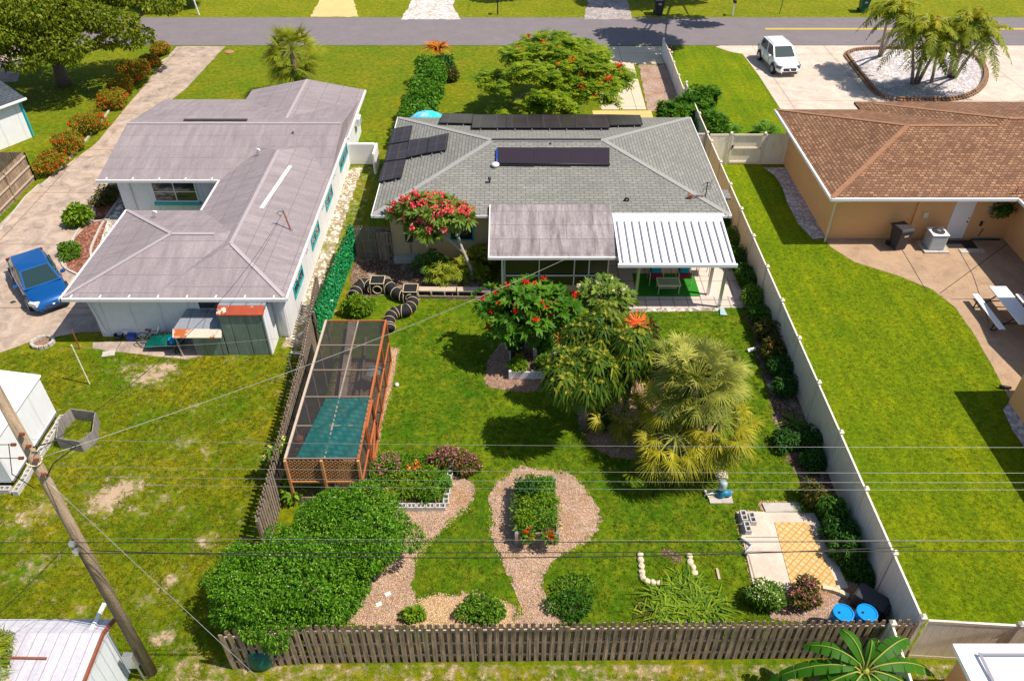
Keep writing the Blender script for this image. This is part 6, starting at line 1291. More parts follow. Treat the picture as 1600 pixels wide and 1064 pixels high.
def plumeria(name, label, base, blobs, nros, mat, fl=None, nf=0, L=.36, W=.125, tips=14, r0=.09, bark='pale_bark', fk=26, k=11, fr=.16, fs=.09, fork=.4, droop=.35):
    o = root(name, label, 'tree', (*base, 0)); P, N = blob_points(blobs, nros, .35); N = nrm(N+np.array([0, 0, .7])); build_strips('crown', [rosettes(P, N, k, L, W, droop*.6, .75, (.3, 1, .15))], mat, o)
    limbs(m_ := MB(), (*base, 0), [P[i] for i in RNG.choice(len(P), tips)], r0, fork, .025, bend=.2); m_.build('trunk', MAT[bark], o, True)
    if fl: Q, NQ = blob_points(blobs, nf*5, .03); Q = Q[NQ[:, 2] > .1][:nf]; flowers(Q+np.array([0, 0, .06]), fl, o, fk, fr, fs)
    return o
pb = G(738, 438); B = lumps((-3.55, 31.1, 2.95), (2.05, 1.3, .95), 18, .32)
o = plumeria('plumeria_tree', 'plumeria with masses of pink blossom over the eave of the tan house', pb, B, 260, LM['plum_pale'], FL['pink'], 130, L=.38, tips=2, r0=.001)
bpy.data.objects.remove([c for c in children(o) if c.name.startswith('trunk')][0]); m = MB(); bx, by = pb
m.tube([(bx, by, 0), (bx-.05, by+.1, .6), (bx-.45, by+.4, 1.5), (bx-.75, by+.7, 2.4), (bx-.9, by+.8, 3.2)], [.1, .085, .075, .055, .03], 9); m.tube([(bx-.36, by+.32, 1.3), (bx-1.1, by+.6, 1.9), (bx-1.75, by+.7, 2.7), (bx-2.4, by+.8, 3.1)], [.07, .06, .05, .03], 8); m.tube([(bx-1.3, by+.6, 2.1), (bx-2.6, by+.7, 2.7), (bx-3.2, by+.9, 3.0)], [.05, .04, .02], 7); m.tube([(bx-.6, by+.5, 2.0), (bx-.3, by+1.0, 2.7), (bx+.1, by+1.1, 3.1)], [.045, .04, .02], 7)
m.build('trunk', MAT['pale_bark'], o, True)
B = lumps((.62, 24.85, 2.35), (2.0, 1.5, 1.2), 26, .34, low=-.6); plumeria('plumeria_tree', 'round plumeria with deep red flowers in front of the sunroom', (.95, 24.3), B, 380, LM['plum'], FL['red'], 46, L=.34, fr=.13)
B = lumps((3.9, 26.4, 1.8), (1.5, .9, .8), 12, .34, low=-.4); plumeria('plumeria_tree', 'open plumeria with a few pale flowers beside the white patio cover', (3.8, 25.6), B, 130, LM['plum_pale'], FL['white'], 30, L=.32, k=10, fs=.06, fr=.09, fk=12)
# loose mango like trees: drooping rosettes
def mango(label, base, blobs, n, r0=.12):
    o = root('mango_tree', label, 'tree', (*base, 0)); P, N = blob_points(blobs, n, .3); N = nrm(N+np.array([0, 0, .5])); a = rosettes(P, N, 13, .42, .08, .75, .35, (.4, 1, .15)); b_ = rosettes(P+N*.08, N, 7, .13, .04, .1, 1.0, (.5, 1, .1)); b2 = (b_[0], b_[1], np.full_like(b_[2], .97)); build_strips('crown', [a, b2], LM['mango'], o)
    limbs(m_ := MB(), (*base, 0), [P[i] for i in RNG.choice(len(P), 9)], r0, .4); m_.build('trunk', MAT['bark'], o, True)
mango('dark drooping leaved mango tree nearest the red flowered tree', (2.7, 20.6), lumps((2.35, 19.9, 3.3), (1.3, 1.15, 1.15), 16, .36, low=-.6), 270)
mango('dark mango tree with yellow shoot tips beside the pale fan palms', (4.3, 21.6), lumps((4.1, 21.3, 3.0), (1.15, 1.1, 1.15), 14, .36, low=-.6), 230)
mango('small mango tree behind the other two with its top below the orange plant', (3.1, 23.0), lumps((3.0, 22.3, 3.3), (1.15, 1.05, 1.0), 12, .38, low=-.6), 190)
def bromeliad(label, c, z, n, L, mat=None, name='bromeliad'):
    o = root(name, label, 'plant', (c[0], c[1], 0)); P = np.repeat(np.array([[c[0], c[1], z]]), n, 0)+RNG.normal(size=(n, 3))*[.1, .1, .03]; ph = RNG.random(n)*6.28; D = nrm(np.stack([np.cos(ph), np.sin(ph), .3+RNG.random(n)], 1))
    build_strips('spikes', [strips(P, D, nrm(np.cross(D, [0, 0, 1.])), L, .04, .25, (1, .8, .1))], mat or FL['coral'], o); MB().tube([(c[0], c[1], 0), (c[0], c[1], z)], [.06, .05], 7).build('stem', MAT['bark'], o); return o
bromeliad('large coral red spiky flower head beside the patio corner', G(995, 505, 1.9), 1.9, 60, .55); bromeliad('smaller coral red spiky flower head above the white planter', G(880, 532, 2.0), 2.0, 34, .45)
sh = LM
o = shrub('leafy_shrub', 'bronze green shrub standing below the large coral flower head', G(990, 552, 0), (.75, .65, 1.0), 1800, .26, .07, sh['redgreen'], droop=.5)
# fan palm cluster
def W_(px, py, z): return G(px, py, z)
c0 = G(1085, 690); t0 = W_(1088, 590, 3.7)
fan_palm('fan_palm', 'large silvery green fan palm at the centre of the mulch bed', (t0[0], t0[1]), 3.55, 1.7, 60, LM['fan'], trunk=.13, el=(-.9, 1.2), leaf=26, droop=.4)
tt = W_(1118, 585, 3.2); fan_palm('fan_palm', 'silvery green fan palm at the far right of the mulch bed', (tt[0], tt[1]), 3.2, 1.5, 46, LM['fan'], trunk=.12, el=(-.8, 1.1), leaf=24, droop=.45)
tt = W_(1070, 565, 3.3); fan_palm('fan_palm', 'tallest rear fan palm with fine yellowish tips', (tt[0], tt[1]), 3.3, 1.45, 42, LM['fan'], trunk=.12, el=(-.7, 1.2), leaf=24, droop=.5)
t1 = W_(1122, 655, 2.5); fan_palm('fan_palm', 'yellowing fan palm to the right of the silvery one', (t1[0], t1[1]), 2.4, 1.6, 44, LM['fan_yel'], trunk=.12, el=(-.85, .6), leaf=24, droop=.6)
t2 = W_(1055, 680, 2.1); fan_palm('fan_palm', 'low yellow green fan palm nearest the raised bed side of the cluster', (t2[0], t2[1]), 2.0, 1.5, 40, LM['fan_yel'], trunk=.12, el=(-.75, .45), leaf=24, droop=.6)
t3 = W_(975, 635, 1.2); fan_palm('fan_palm', 'small sparse golden fan palm at the left of the cluster', (t3[0], t3[1]), 1.05, 1.5, 24, LM['fan_yel'], trunk=.09, el=(-.45, .7), leaf=22, droop=.5)
t4 = W_(1050, 625, 2.6); fan_palm('fan_palm', 'fan palm tucked behind on the left of the silvery one', (t4[0], t4[1]), 2.5, 1.4, 34, LM['fan_yel'], trunk=.12, el=(-.7, .9), leaf=24, droop=.55)
shrub('leafy_shrub', 'small dark upright shrub left of the fan palm cluster', G(940, 668), (.42, .38, .65), 1500, .12, .06, sh['dark'])
for px, py in ((966, 700),): spiky('spiky_plant', 'pale cream spiky plant in the mulch left of the fan palms', G(962, 655), 22, .5, .05, LM['fan_yel'])
spiky('spiky_plant', 'small spiky plant at the right foot of the fan palms', G(1100, 705), 20, .4, .05, LM['fan_yel'])
# areca palms below the pink plumeria
for i, (px, py, z, L, lab) in enumerate(((672, 395, 1.2, 1.2, 'dark leafy palm against the tan wall beneath the pink blossom'), (690, 418, .9, 1.2, 'yellow green clumping palm beneath the pink blossom'), (722, 408, .8, 1.1, 'yellow green clumping palm left of the pale forked trunk'), (748, 385, 1.3, 1.2, 'yellow green clumping palm right of the pale forked trunk'), (752, 420, .5, .8, 'low clumping palm at the right foot of the pale forked trunk'))):
    x, y = G(px, py, z); feather_palm('clumping_palm', lab, (x, y), (x, y, z*.45), L, 17, LM['areca'] if i else LM['shrub'], r0=0, ll=.36, sag=.55, cat='palm', el=(.3, 1.35), nl=18, lw=.05)
# sabal palm
x, y = G(456, 80, 3.1); fan_palm('sabal_palm', 'single sabal palm with a full round crown behind the mauve roof', (x, y), 3.1, 2.5, 56, LM['sabal'], trunk=.2, el=(-1.15, 1.2), leaf=22, droop=.35)
# island palms
def isl_palm(label, bx, by, cx_, cy_, z, L=2.25, nf=17): 
    b_ = G(bx, by); t_ = G(cx_, cy_, z); feather_palm('feather_palm', label, b_, (t_[0], t_[1], z), L, nf, LM['feather'], ll=.48, sag=.8, el=(-.55, 1.2), nl=36, lw=.08, r0=.1, group='palms on the gravel island')
isl_palm('slim palm alone at the left end of the gravel island', 1374, 88, 1392, 8, 4.6, 1.9); isl_palm('second trunk of the leaning pair at the left end of the gravel island', 1376, 88, 1410, 14, 4.8, 1.9)
isl_palm('leftmost trunk of the middle palm clump on the gravel island', 1425, 132, 1428, 48, 4.0); isl_palm('middle trunk of the middle palm clump on the gravel island', 1430, 131, 1455, 40, 4.6)
isl_palm('right leaning trunk of the middle palm clump on the gravel island', 1434, 130, 1478, 52, 4.1); isl_palm('short drooping palm between the two clumps on the gravel island', 1455, 130, 1465, 80, 2.4, 1.6, 10)
isl_palm('left trunk of the right palm clump on the gravel island', 1482, 120, 1500, 40, 4.4); isl_palm('middle trunk of the right palm clump on the gravel island', 1487, 121, 1522, 30, 5.0); isl_palm('right leaning trunk of the right palm clump on the gravel island', 1492, 122, 1540, 52, 4.2)
spiky('spiky_plant', 'small orange tipped spiky plant amid the island palms', G(1492, 92), 22, .7, .1, LM['croton'])
# palm at the lower left edge
xx, yy = G(-52, 1010, 3.2); feather_palm('feather_palm', 'palm fronds poking in at the lower left frame edge', (xx, yy), (xx, yy, 3.2), .95, 20, LM['feather'], ll=.5, sag=.9, nl=40, lw=.035)
# banana
bz = 1.9; bx, by = G(1352, 1046, bz); o = root('banana_plant', 'banana plant with big split leaves in the bottom right corner', 'banana plant', (bx, by, 0)); MB().tube([(bx, by, 0), (bx, by, .8), (bx+.03, by, bz)], [.16, .13, .07], 10).build('trunk', MAT['petiole'], o, True)
for i, (az, e, L, W) in enumerate(((2.75, .75, 1.9, .42), (2.2, 1.05, 1.7, .4), (3.05, .35, 2.1, .42), (3.35, .0, 1.8, .4), (.55, .65, 2.0, .45), (.15, .35, 2.1, .45), (-.25, .15, 1.7, .42), (1.3, 1.25, 1.3, .2), (-.9, .2, 1.4, .4), (-2.4, .1, 1.5, .4), (-1.6, .3, 1.3, .4), (.9, .3, 1.5, .4))):
    L *= 1.12; d = np.array([math.cos(az)*math.cos(e), math.sin(az)*math.cos(e), math.sin(e)]); sd = nrm(np.cross(d, [0, 0, 1.])[None])[0]; ns = 30; t = np.linspace(.12, 1, ns); mid = np.array([bx, by, bz])+d*L*t[:, None]; mid[:, 2] -= .75*L*t**2.2*(.5+math.cos(e)*.5); wv = W*np.sin(np.clip((t-.1)/.9, 0, 1)*math.pi)**.5*.5
    lf = MB(); prev = None
    for j in range(ns-1):
        split = .0 if (j % 5 or i in (1, 7)) else .03
        for s in (-1, 1):
            a, b_ = mid[j], mid[j+1]; ea = a+sd*s*wv[j]-np.array([0, 0, .35*wv[j]]); eb = b_-d*split+sd*s*wv[j+1]*(1-split*3)-np.array([0, 0, .35*wv[j+1]+split]); q = (tuple(a), tuple(b_), tuple(eb), tuple(ea)); lf.poly(*(q if s < 0 else q[::-1]))
    b2 = lf.build('leaf', LM['banana'], o); MB().tube([(bx, by, bz-.2)]+[tuple(p+np.array([0, 0, .012])) for p in mid[::3]], [.035]+[.025*(1-.7*k/len(mid[::3])) for k in range(len(mid[::3]))], 5).build('midrib', MAT['petiole'], b2, True)
# ---------------- shrubs ----------------
# the large round bush
B = [(-6.6, 13.05, 1.3, 1.5, 1.25, 1.15), (-4.85, 14.7, 1.3, 1.4, 1.25, 1.1)]
for c_, r_, k_ in (((-6.6, 13.05, 1.35), (2.1, 1.75, 1.65), 70), ((-4.85, 14.7, 1.3), (1.95, 1.75, 1.6), 62)):
    for i_ in range(k_):
        d_ = rand_dirs(1)[0]; d_[2] = abs(d_[2]) if random.random() < .8 else d_[2]*.6; s_ = random.uniform(.26, .5); q_ = random.uniform(.7, .93); B.append((c_[0]+d_[0]*r_[0]*q_, c_[1]+d_[1]*r_[1]*q_, max(.3, c_[2]+d_[2]*r_[2]*q_*.85), s_, s_, s_*.8))
B = B+lumps((-5.0, 13.2, .9), (1.1, .95, .9), 12, .28, low=-.1)
o = root('round_bush', 'huge glossy green round bush dotted with tiny white flowers by the back fence', 'bush', (-5.6, 13.9, 0)); leaves(B, 90000, .085, .04, LM['bush'], parent=o, shell=.4, droop=.35, out=.5)
P, N = blob_points(B, 2600, .01); P = P[N[:, 2] > 0]; P = P[:900]; flowers(P[:600]+np.array([0, 0, .03]), FL['white'], o, 3, .02, .02); limbs(m := MB(), (-6.4, 13.4, 0), [b_[:3] for b_ in B[1:10]], .1); limbs(m, (-4.8, 14.6, 0), [b_[:3] for b_ in B[38:46]], .1); m.build('stem', MAT['bark'], o)
# flowering hedge along the left driveway
crot = [(77, 257, 21, 'nearest red flowered shrub by the brown fence end'), (105, 226, 23, 'second red flowered shrub up from the brown fence end'), (138, 194, 22, 'third red flowered shrub, with the brightest red skirt of the row'), (178, 156, 20, 'red flowered shrub at the near end of the long clipped clump'), (192, 136, 18, 'yellowish shrub in the middle of the long clipped clump'), (210, 116, 22, 'large yellowish shrub at the far end of the long clipped clump'), (234, 96, 13, 'small deep red shrub second from the road'), (250, 77, 13, 'small red speckled shrub nearest the road and mailbox')]
for px, py, rr, lab in crot:
    z = .45; x, y = G(px, py, z); s_ = rr/(1244/((CAMH-z)/(SP+(py-532)/FPX*CP))); shrub('flowering_shrub', lab, (x, y), (s_*1.02, s_*1.1, s_*.8), 5200, .1, .05, LM['croton'], 'red flowered shrubs along the left driveway', FL['ixora'], 70, .09, .065, 12, 12, f=.48)
shrub('leafy_shrub', 'bright green bush at the driveway edge of the red mulch bed', G(120, 342, .4), (.62, .55, .65), 1500, .2, .1, LM['lime']); shrub('leafy_shrub', 'low round fern like bush in the red mulch bed near the blue car', G(110, 395, .2), (.55, .5, .35), 1800, .12, .05, LM['bedgreen']); shrub('leafy_shrub', 'dull dark shrub at the top of the red mulch bed under the mauve eave', G(165, 305, .3), (.75, .9, .4), 1500, .14, .06, LM['redgreen'])
# tall hedge in front of the middle house
B = []
for t in np.linspace(0, 1, 9):
    x, y = -5.95+.6*t, 44.3+9.6*t; B += lumps((x, y, .95), (1.15, 1.1, 1.0), 6, .42)
o = root('clipped_hedge', 'tall glossy hedge running from the turquoise parasol toward the road', 'hedge', (-5.6, 49, 0)); leaves(B, 15000, .19, .1, LM['hedge'], parent=o, out=.7); MB().tube([(-5.9, 45, 0), (-5.9, 45, .8)], .05, 6).tube([(-5.5, 50, 0), (-5.5, 50, .8)], .05, 6).build('stem', MAT['bark'], o)
x, y = G(683, 74, 1.2); spiky('spiky_plant', 'orange spiky rosette plant at the road end of the tall hedge', (x, y), 130, 1.35, .13, FL['coral'] if False else leafmat('orange_leaf', (.3, .09, .01), (.62, .26, .03), .3), z0=1.1, droop=.5); shrub('leafy_shrub', 'dark leafy shrub at the right side of the tall hedge', G(697, 105, .6), (.7, 1.0, .8), 1700, .2, .09, LM['dark']); shrub('leafy_shrub', 'bushy plant with dry stems beside the tall hedge', G(705, 120, .3), (.6, .6, .5), 900, .18, .08, LM['redgreen']); shrub('leafy_shrub', 'pale yellow leaved shrub next to the turquoise parasol', G(650, 172, .4), (.8, .6, .5), 1200, .14, .07, LM['lime'])
spiky('spiky_plant', 'small dark red plant at the road end of the low white fence', G(1049, 78), 26, .9, .12, LM['redgreen'])
for px, py, rx, rz_, lab in ((1085, 168, 1.7, 1.25, 'big glossy oleander shrub at the front right corner of the grey roof'), (1052, 178, 1.0, .8, 'smaller glossy shrub left of the big oleander'), (1112, 195, .9, .7, 'glossy shrub behind the cream gate fence near the oleander')):
    x, y = G(px, py, 1.3); o = root('oleander', lab, 'bush', (x, y, 0)); B = lumps((x, y, 1.2), (rx, rx*.8, rz_), 12, .36); P, N = blob_points(B, int(240*rx), .3); build_strips('foliage', [rosettes(P, nrm(N+np.array([0, 0, .7])), 13, .38, .085, .2, .9)], LM['plum'], o); MB().tube([(x, y, 0), (x, y, 1)], .06, 6).build('stem', MAT['bark'], o)
for px, py, l in ((1198, 203, 'low palm like plant beyond the cream gate'), (1140, 203, 'low grassy plant beyond the cream fence left of the gate')):
    x, y = G(px, py, .5); feather_palm('low_palm', l, (x, y), (x, y, .2), 1.3, 20, LM['hedge'], r0=0, ll=.45, sag=.5, cat='palm', el=(.2, 1.3), nl=16, lw=.08)
# green clump beside the tunnels
shrub('leafy_shrub', 'light green bush beside the plank and the black tunnels', G(560, 482, .35), (.62, .5, .5), 2600, .14, .05, LM['lime'])
x, y = G(440, 700, 1.5); P = np.array([[x+dx, y+dy, 1.25+dz] for dx, dy, dz in ((0, 0, .3), (.35, .1, .3), (-.35, 0, .2), (.6, .1, .35), (-.1, -.3, .1), (.25, -.25, .15), (-.55, -.2, .0), (.0, .3, .3))]); o = root('small_plumeria', 'small cream flowered plumeria at the near left corner of the enclosure', 'tree', (x, y-.2, 0)); build_strips('crown', [rosettes(P, nrm(np.tile([[0, 0, 1.]], (8, 1))+RNG.normal(size=(8, 3))*.2), 13, .33, .1, .3, .4)], LM['plum_pale'], o); flowers(P+np.array([0, 0, .08]), FL['yellow'], o, 8, .08, .06); limbs(m := MB(), (x, y-.2, 0), list(P), .05, .5, .02); m.build('trunk', MAT['pale_bark'], o)
shrub('leafy_shrub', 'yellow green leafy shrub at the foot of the lattice front', G(455, 762, .4), (.6, .4, .4), 900, .2, .09, LM['lime']); shrub('leafy_shrub', 'small potted green bush in front of the lattice', G(488, 755, .4), (.28, .25, .3), 400, .16, .07, LM['bedgreen'])
# planter and bed contents
x0_, y0_, x1_, y1_ = WPL; shrub('leafy_shrub', 'dark topiary ball at the back of the white planter', (x0_+.25, y1_-.9), (.38, .38, .4), 1500, .07, .04, LM['dark'], z0=.3); shrub('leafy_shrub', 'bright green herb at the front left of the white planter', (x0_+.3, y0_+.35), (.35, .35, .28), 700, .12, .05, LM['lime'], z0=.25); shrub('flowering_shrub', 'white flowered herb at the front right of the white planter', (x1_-.35, y0_+.4), (.38, .4, .3), 900, .1, .05, LM['bedgreen'], None, FL['white'], 14, .03, .04, 6, z0=.25); shrub('leafy_shrub', 'round green shrub at the back right of the white planter', (x1_-.3, y1_-.7), (.5, .5, .5), 1500, .11, .06, LM['hedge'], z0=.25)
tag(MB().lathe((x0_+.35, y0_+1.05, .28), [(.1, 0), (.14, .24), (.12, .24), (.1, .1)], 12).build('flower_pot', MAT['terracotta']), 'small terracotta pot standing in the white planter', 'pot')
def bedding(name, label, poly, n, L, W, mat, zt, z0=.2):
    """low mixed planting nobody could count"""
    a = np.array(poly); mn, mx = a.min(0), a.max(0); P = mn+RNG.random((n*3, 2))*(mx-mn); P = P[inpoly(P, a)][:n]; hgt = (.35+.65*(.5+.5*fnoise(P[:, 0]*3, P[:, 1]*3, 2))); P += RNG.normal(size=P.shape)*.06; ed = np.min(np.stack([P[:, 0]-mn[0], mx[0]-P[:, 0], P[:, 1]-mn[1], mx[1]-P[:, 1]]), 0); z = z0+zt*hgt*RNG.random(len(P))**.4*np.clip(.35+ed*2.2, .3, 1); D = nrm(rand_dirs(len(P))+np.array([0, 0, .8])); return tag(build_strips(name, [strips(np.column_stack([P, z]), D, side_of(D), L, W, .3)], mat), label, 'bedding plants', kind='stuff')
def inpoly(P, a):
    x, y = P[:, 0], P[:, 1]; r_ = np.zeros(len(P), bool); n = len(a)
    for i in range(n):
        x1, y1 = a[i]; x2, y2 = a[(i+1) % n]; c_ = ((y1 > y) != (y2 > y)); r_ ^= c_ & (x < (x2-x1)*(y-y1)/((y2-y1) or 1e-9)+x1)
    return r_
bedding('bedding_plants', 'low green herbs filling the dark raised bed', [(.05, 15.7), (.7, 15.5), (1.45, 15.7), (1.5, 16.8), (1.4, 17.75), (.7, 17.95), (.15, 17.75), (.0, 16.8)], 2600, .12, .05, LM['bedgreen'], .38, .5)
bedding('bedding_plants', 'dense green bedding plants inside the concrete block bed', [G(602, 775), G(692, 785), G(705, 740), G(690, 722), G(600, 712), G(575, 750)], 6500, .13, .055, LM['bedgreen'], .4, .05)
def blossomclump(name, label, px, py, z, r, n, fl, leafm, size=.06, z0=0, nl=1200):
    x, y = G(px, py, z); shrub(name, label, (x, y), r, nl, .12, .045, leafm, None, FL[fl], n, .09, size, 9, 7, z0=z0)
x0, x1, y0 = .14, 1.42, 15.55
for i_, (dx, dy, mt_, s_, lab_) in enumerate(((.3, .5, 'lime', .3, 'pale herb clump at the near left'), (.95, .55, 'bedgreen', .32, 'leafy herb clump at the near right'), (.4, 1.1, 'grassy', .3, 'feathery herb clump at the middle left'), (.98, 1.2, 'lime', .34, 'bright herb clump at the middle right'), (.95, 1.8, 'hedge', .34, 'tall herb clump at the far right'), (.3, 1.75, 'dark', .26, 'dark herb clump at the far left'))): shrub('herb_plant', lab_+' of the dark raised bed', (x0+dx, y0+dy), (s_, s_, s_*.8), 500, .11, .035, LM[mt_], z0=.5, stem=False)
for px_, py_, mt_, s_, lab_ in ((640, 765, 'lime', .42, 'pale green clump at the front middle'), (672, 768, 'bedgreen', .45, 'green clump at the front right'), (668, 745, 'lime', .4, 'pale green clump at the right middle'), (630, 748, 'grassy', .36, 'feathery clump at the centre'), (690, 750, 'hedge', .34, 'glossy clump by the right blocks')): shrub('herb_plant', lab_+' of the concrete block bed', G(px_, py_, .3), (s_, s_*.9, s_*.75), 800, .12, .04, LM[mt_], z0=.05, stem=False)
bx_, by_ = (x0+x1)/2, 0
blossomclump('flowering_plant', 'red flowered plant at the near left of the dark raised bed', 824, 834, .75, (.2, .2, .16), 12, 'red', LM['bedgreen'], .05, .5, 300); blossomclump('flowering_plant', 'red flowered plant at the near right of the dark raised bed', 859, 836, .75, (.2, .2, .16), 12, 'red', LM['bedgreen'], .05, .5, 300); blossomclump('flowering_plant', 'small orange flowered plant near the middle of the dark raised bed', 827, 785, .75, (.16, .16, .12), 6, 'coral', LM['bedgreen'], .04, .5, 200); blossomclump('leafy_plant', 'dark leaved plant at the far left of the dark raised bed', 828, 765, .7, (.3, .3, .25), 1, 'purple', LM['dark'], .03, .5, 900)
blossomclump('flowering_shrub', 'mauve flowered shrub at the left end of the concrete block bed', 600, 728, .4, (.75, .5, .4), 60, 'purple', LM['bedgreen'], .05); blossomclump('flowering_shrub', 'mauve flowered shrub at the far right corner of the concrete block bed', 708, 715, .35, (.85, .55, .4), 80, 'purple', LM['redgreen'], .05); blossomclump('flowering_shrub', 'mauve flowered shrub spilling past the right blocks of the bed', 728, 728, .25, (.5, .5, .3), 40, 'purple', LM['redgreen'], .05)
blossomclump('flowering_plant', 'orange red flower clump at the back of the concrete block bed', 646, 722, .55, (.36, .25, .25), 26, 'coral', LM['bedgreen'], .07); blossomclump('flowering_plant', 'orange red flower clump at the front left of the concrete block bed', 606, 764, .55, (.3, .25, .22), 24, 'coral', LM['bedgreen'], .07); spiky('spiky_plant', 'dark long leaved spiky plant at the back of the concrete block bed', G(628, 735, .2), 36, .55, .035, LM['dark'])
blossomclump('flowering_shrub', 'white flowered bush at the near edge of the concrete slab', 1194, 928, .45, (.62, .42, .42), 110, 'white', LM['bedgreen'], .035, 0, 2600); blossomclump('flowering_shrub', 'magenta flowered bush at the near edge of the paved patch', 1256, 925, .5, (.52, .42, .5), 90, 'purple', LM['redgreen'], .04, 0, 1600)
spiky('daylily_clump', 'large clump of arching grassy leaves left of the open stone ring foot', G(1045, 950), 420, 1.05, .045, LM['grassy'], droop=.75, spread=.3); spiky('daylily_clump', 'arching grassy clump right beside the picket fence and the first clump', G(1092, 955), 420, 1.05, .045, LM['grassy'], droop=.75, spread=.28); spiky('daylily_clump', 'yellowish arching grassy clump behind the other two', G(1072, 928), 300, .9, .04, LM['grassy'], droop=.7, spread=.25); spiky('daylily_clump', 'dark dry leaved clump at the left end of the grassy clumps', G(1018, 958), 130, .6, .03, LM['redgreen'], droop=.7, spread=.15)
shrub('leafy_shrub', 'low spreading herb mound by the picket fence below the central mulch path', G(757, 952, .15), (.72, .45, .28), 2200, .12, .05, LM['bedgreen']); shrub('leafy_shrub', 'small round yellow edged plant at the fence in the mulch', G(645, 960, .15), (.3, .25, .22), 700, .12, .05, LM['lime']); shrub('leafy_shrub', 'sprawling low plant by the picket fence right of the central path', G(895, 948, .12), (.75, .5, .24), 1500, .11, .04, LM['shrub']); shrub('leafy_shrub', 'flat weedy patch plant behind the sprawling low plant', G(890, 915, .05), (.7, .5, .12), 900, .1, .04, LM['bedgreen'])
# planting along the long vinyl fence
fp = [(1128, 345, .5, .45, 'shrub', 'narrow shrub at the house end of the long vinyl fence bed'), (1140, 375, .5, .4, 'bedgreen', 'second shrub in the fence bed level with the patio cover top'), (1152, 405, .55, .4, 'shrub', 'fern like plant in the fence bed beside the patio cover corner'), (1168, 435, .55, .42, 'shrub', 'bushy plant in the fence bed level with the outer patio post'), (1180, 465, .55, .42, 'bedgreen', 'bushy plant in the fence bed just past the tiled patio edge'), (1190, 495, .5, .38, 'shrub', 'leafy plant in the fence bed below the patio tiles'), (1200, 520, .5, .45, 'redgreen', 'reddish brown shrub in the fence bed above the white stone'), (1205, 548, .5, .42, 'redgreen', 'reddish brown shrub in the fence bed beside the white stone'), (1218, 575, .45, .4, 'dark', 'dark shrub in the fence bed above the long leaved lily'), (1228, 605, .45, .35, 'dark', 'small dark shrub just above the long leaved lily'), (1228, 690, .35, .28, 'dark', 'small dark shrub below the long leaved lily'), (1262, 690, .38, .35, 'dark', 'dark bush against the long fence below the lily'), (1272, 720, .35, .3, 'dark', 'dark bush against the fence level with the water pump'), (1272, 778, .38, .4, 'redgreen', 'scraggly shrub against the fence beyond the slab'), (1298, 800, .4, .45, 'shrub', 'green bush against the fence beside the far slab edge'), (1312, 832, .4, .42, 'dark', 'dense bush against the fence halfway down the slab'), (1322, 868, .4, .42, 'shrub', 'dense bush against the fence at the near end of the slab'), (1345, 895, .28, .22, 'dark', 'low plant at the fence just above the black tote')]
for px, py, rr, hh, mt, lab in fp:
    x, y = G(px, py, hh*.7); shrub('fence_shrub', lab, (x, y), (rr*1.15, rr*1.35, hh*1.15), 1500, .15, .05, LM[mt], 'shrubs planted along the long vinyl fence', droop=.5)
for px, py, l in ((1140, 390, 'fan of narrow leaves spilling over the patio cover side'), (1176, 450, 'fan of narrow leaves spilling onto the tiled patio edge')): spiky('strap_leaf_plant', l, G(px, py, .2), 60, .5, .045, LM['hedge'], droop=.8)
spiky('lily_plant', 'long pale green leaved lily in the shade of the long vinyl fence', G(1240, 660, .1), 46, .8, .07, LM['plum_pale'], droop=.55); spiky('grass_tuft', 'small yellow green grass tuft at the far right corner of the slab', G(1252, 795, .05), 60, .45, .02, LM['grassy'], droop=.5)
spiky('lily_plant', 'small climbing plant on the peach wall at the right edge', G(1585, 345, .3), 20, .6, .08, LM['shrub'], z0=.9)
shrub('vine', 'trailing vine on the peach wall near the right edge', (23.6, 33.6), (.5, .2, .5), 400, .14, .07, LM['shrub'], z0=1.3, stem=False)
# ---------------- grass blades on the nearer lawns ----------------
def blades(name, label, x0, x1, y0, y1, n, L, W, mat, skip=None, mown=False):
    P = np.stack([x0+RNG.random(n)*(x1-x0), y0+RNG.random(n)*(y1-y0)], 1); P = P[RNG.random(n) < (14/np.maximum(P[:, 1], 14))**.8]
    keep = np.ones(len(P), bool)
    for a in KEEP_OUT:
        bb = (P[:, 0] > a[:, 0].min()) & (P[:, 0] < a[:, 0].max()) & (P[:, 1] > a[:, 1].min()) & (P[:, 1] < a[:, 1].max()) & keep
        idx = np.where(bb)[0]; keep[idx[inpoly(P[idx]+RNG.normal(size=(len(idx), 2))*.1, a) & (RNG.random(len(idx)) > .03)]] = False
    if skip is not None: keep &= ~skip(P)
    P = P[keep]; P = P[(fnoise(P[:, 0]*2.3, P[:, 1]*2.3, 5)+RNG.normal(size=len(P))*.5) > -.35]; n0 = len(P); tone = .5+.38*fnoise(P[:, 0]*1.1, P[:, 1]*1.1, 7)+RNG.normal(size=n0)*.22
    if mown: tone = .5+.22*np.sin((P[:, 0]-.12*P[:, 1])*4.6+1.2*fnoise(P[:, 0]*.3, P[:, 1]*.3, 1))+.3*fnoise(P[:, 0]*.35, P[:, 1]*.3, 8)+.15*fnoise(P[:, 0]*1.5, P[:, 1]*1.5, 2)+RNG.normal(size=n0)*.15
    tone = np.clip(tone, 0, 1); P = np.repeat(P, 6, 0); P = P+RNG.normal(size=P.shape)*.025; n = len(P); r_ = np.clip(np.repeat(tone, 6)+RNG.normal(size=n)*.08, 0, 1); D = nrm(rand_dirs(n)*.9+np.array([0, 0, .7])); D[:, 2] = np.abs(D[:, 2])
    return tag(build_strips(name, [strips(np.column_stack([P, np.full(n, .005)]), D, side_of(D), L*(.5+RNG.random(n)), W, .3, (1, .15), r_)], mat), label, 'grass', kind='stuff')
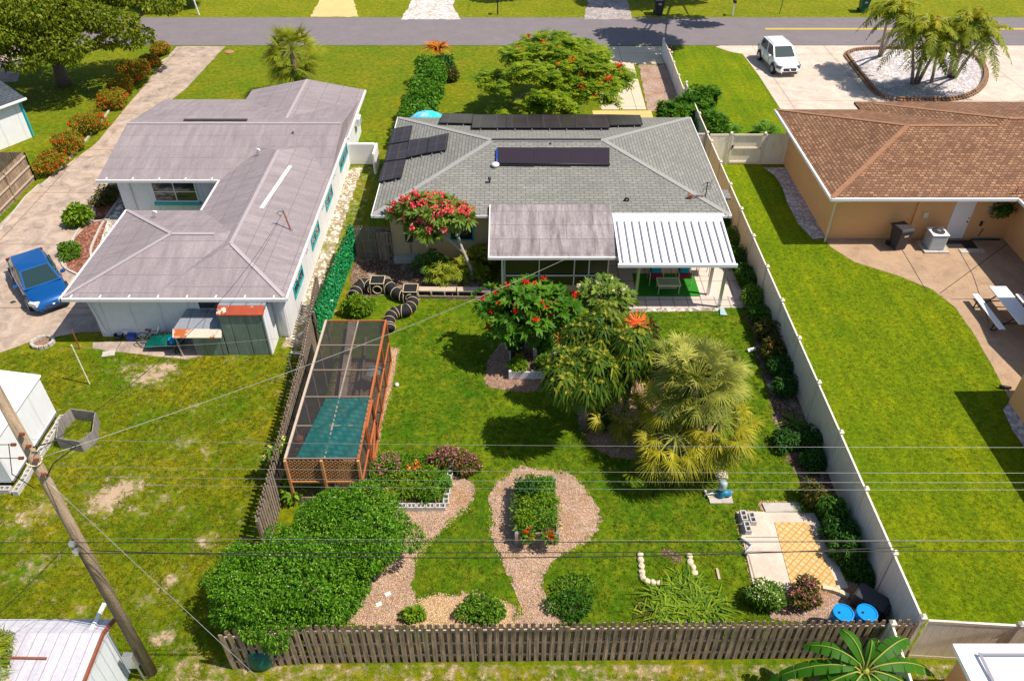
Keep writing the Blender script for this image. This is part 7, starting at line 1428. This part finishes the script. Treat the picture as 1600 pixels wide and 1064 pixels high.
def bareskip(P):
    k = np.zeros(len(P), bool)
    for px, py, r, a in bare_spots:
        gx, gy = G(px, py); k |= ((P[:, 0]-gx)**2+(P[:, 1]-gy)**2) < (r*.75)**2*(RNG.random(len(P))+.3)*(1+.9*fnoise(P[:, 0]*2.5, P[:, 1]*2.5, 3))
    return k
gm = lambda n_, a, b_: leafmat(n_, a, b_, .25, nscale=.5)
blades('grass', 'short patchy grass of the left back yard', -21, -8.4, 9.3, 25, 42000, .095, .017, gm('blade_left', (.06, .125, .002), (.235, .23, .006)), bareskip)
blades('grass', 'thick green grass of the middle garden', -4.8, 10.6, 12, 29, 46000, .095, .017, gm('blade_mid', (.04, .12, .003), (.17, .23, .006)), bareskip)
blades('grass', 'close mown grass of the bright right lawn', 11.2, 20, 12, 38, 42000, .06, .014, gm('blade_right', (.11, .185, .002), (.235, .275, .003)), mown=True)
blades('grass', 'thin dry grass behind the picket fence', -9, 14, 8.5, 11.2, 6000, .09, .016, gm('blade_back', (.1, .14, .008), (.26, .25, .03)), lambda P: fnoise(P[:, 0]*1.4, P[:, 1]*1.4, 9) < -.05)
# loose mulch chips along the paths
def chips(name, label, polys, n, L, W, cols):
    Ps = []
    for pl in polys: a = np.array(pl); mn, mx = a.min(0)-.1, a.max(0)+.1; P = mn+RNG.random((n, 2))*(mx-mn); P = P[inpoly(P, a)]; Ps.append(P+RNG.normal(size=P.shape)*.06)
    P = np.concatenate(Ps); m_ = len(P); D = nrm(rand_dirs(m_)*np.array([1, 1, .25])); return tag(build_strips(name, [strips(np.column_stack([P, .02+RNG.random(m_)*.02]), D, side_of(D, np.tile([[0, 0, 1.]], (m_, 1))), L*(.5+RNG.random(m_)), W, 0, (.7, 1, .6))], leafmat('chip_'+name, *cols, 0)), label, 'mulch', kind='stuff')
mp = [np.array(a) for a in KEEP_OUT]
def near_polys(lo, hi): return [a for a in KEEP_OUT if lo < a[:, 1].mean() < hi and -7.5 < a[:, 0].mean() < 9 and (a[:, 0].max()-a[:, 0].min()) < 7]
chips('mulch_chips', 'loose pinkish mulch chips scattered over the garden paths', near_polys(11, 24), 16000, .035, .014, ((.34, .2, .14), (.74, .57, .48)))
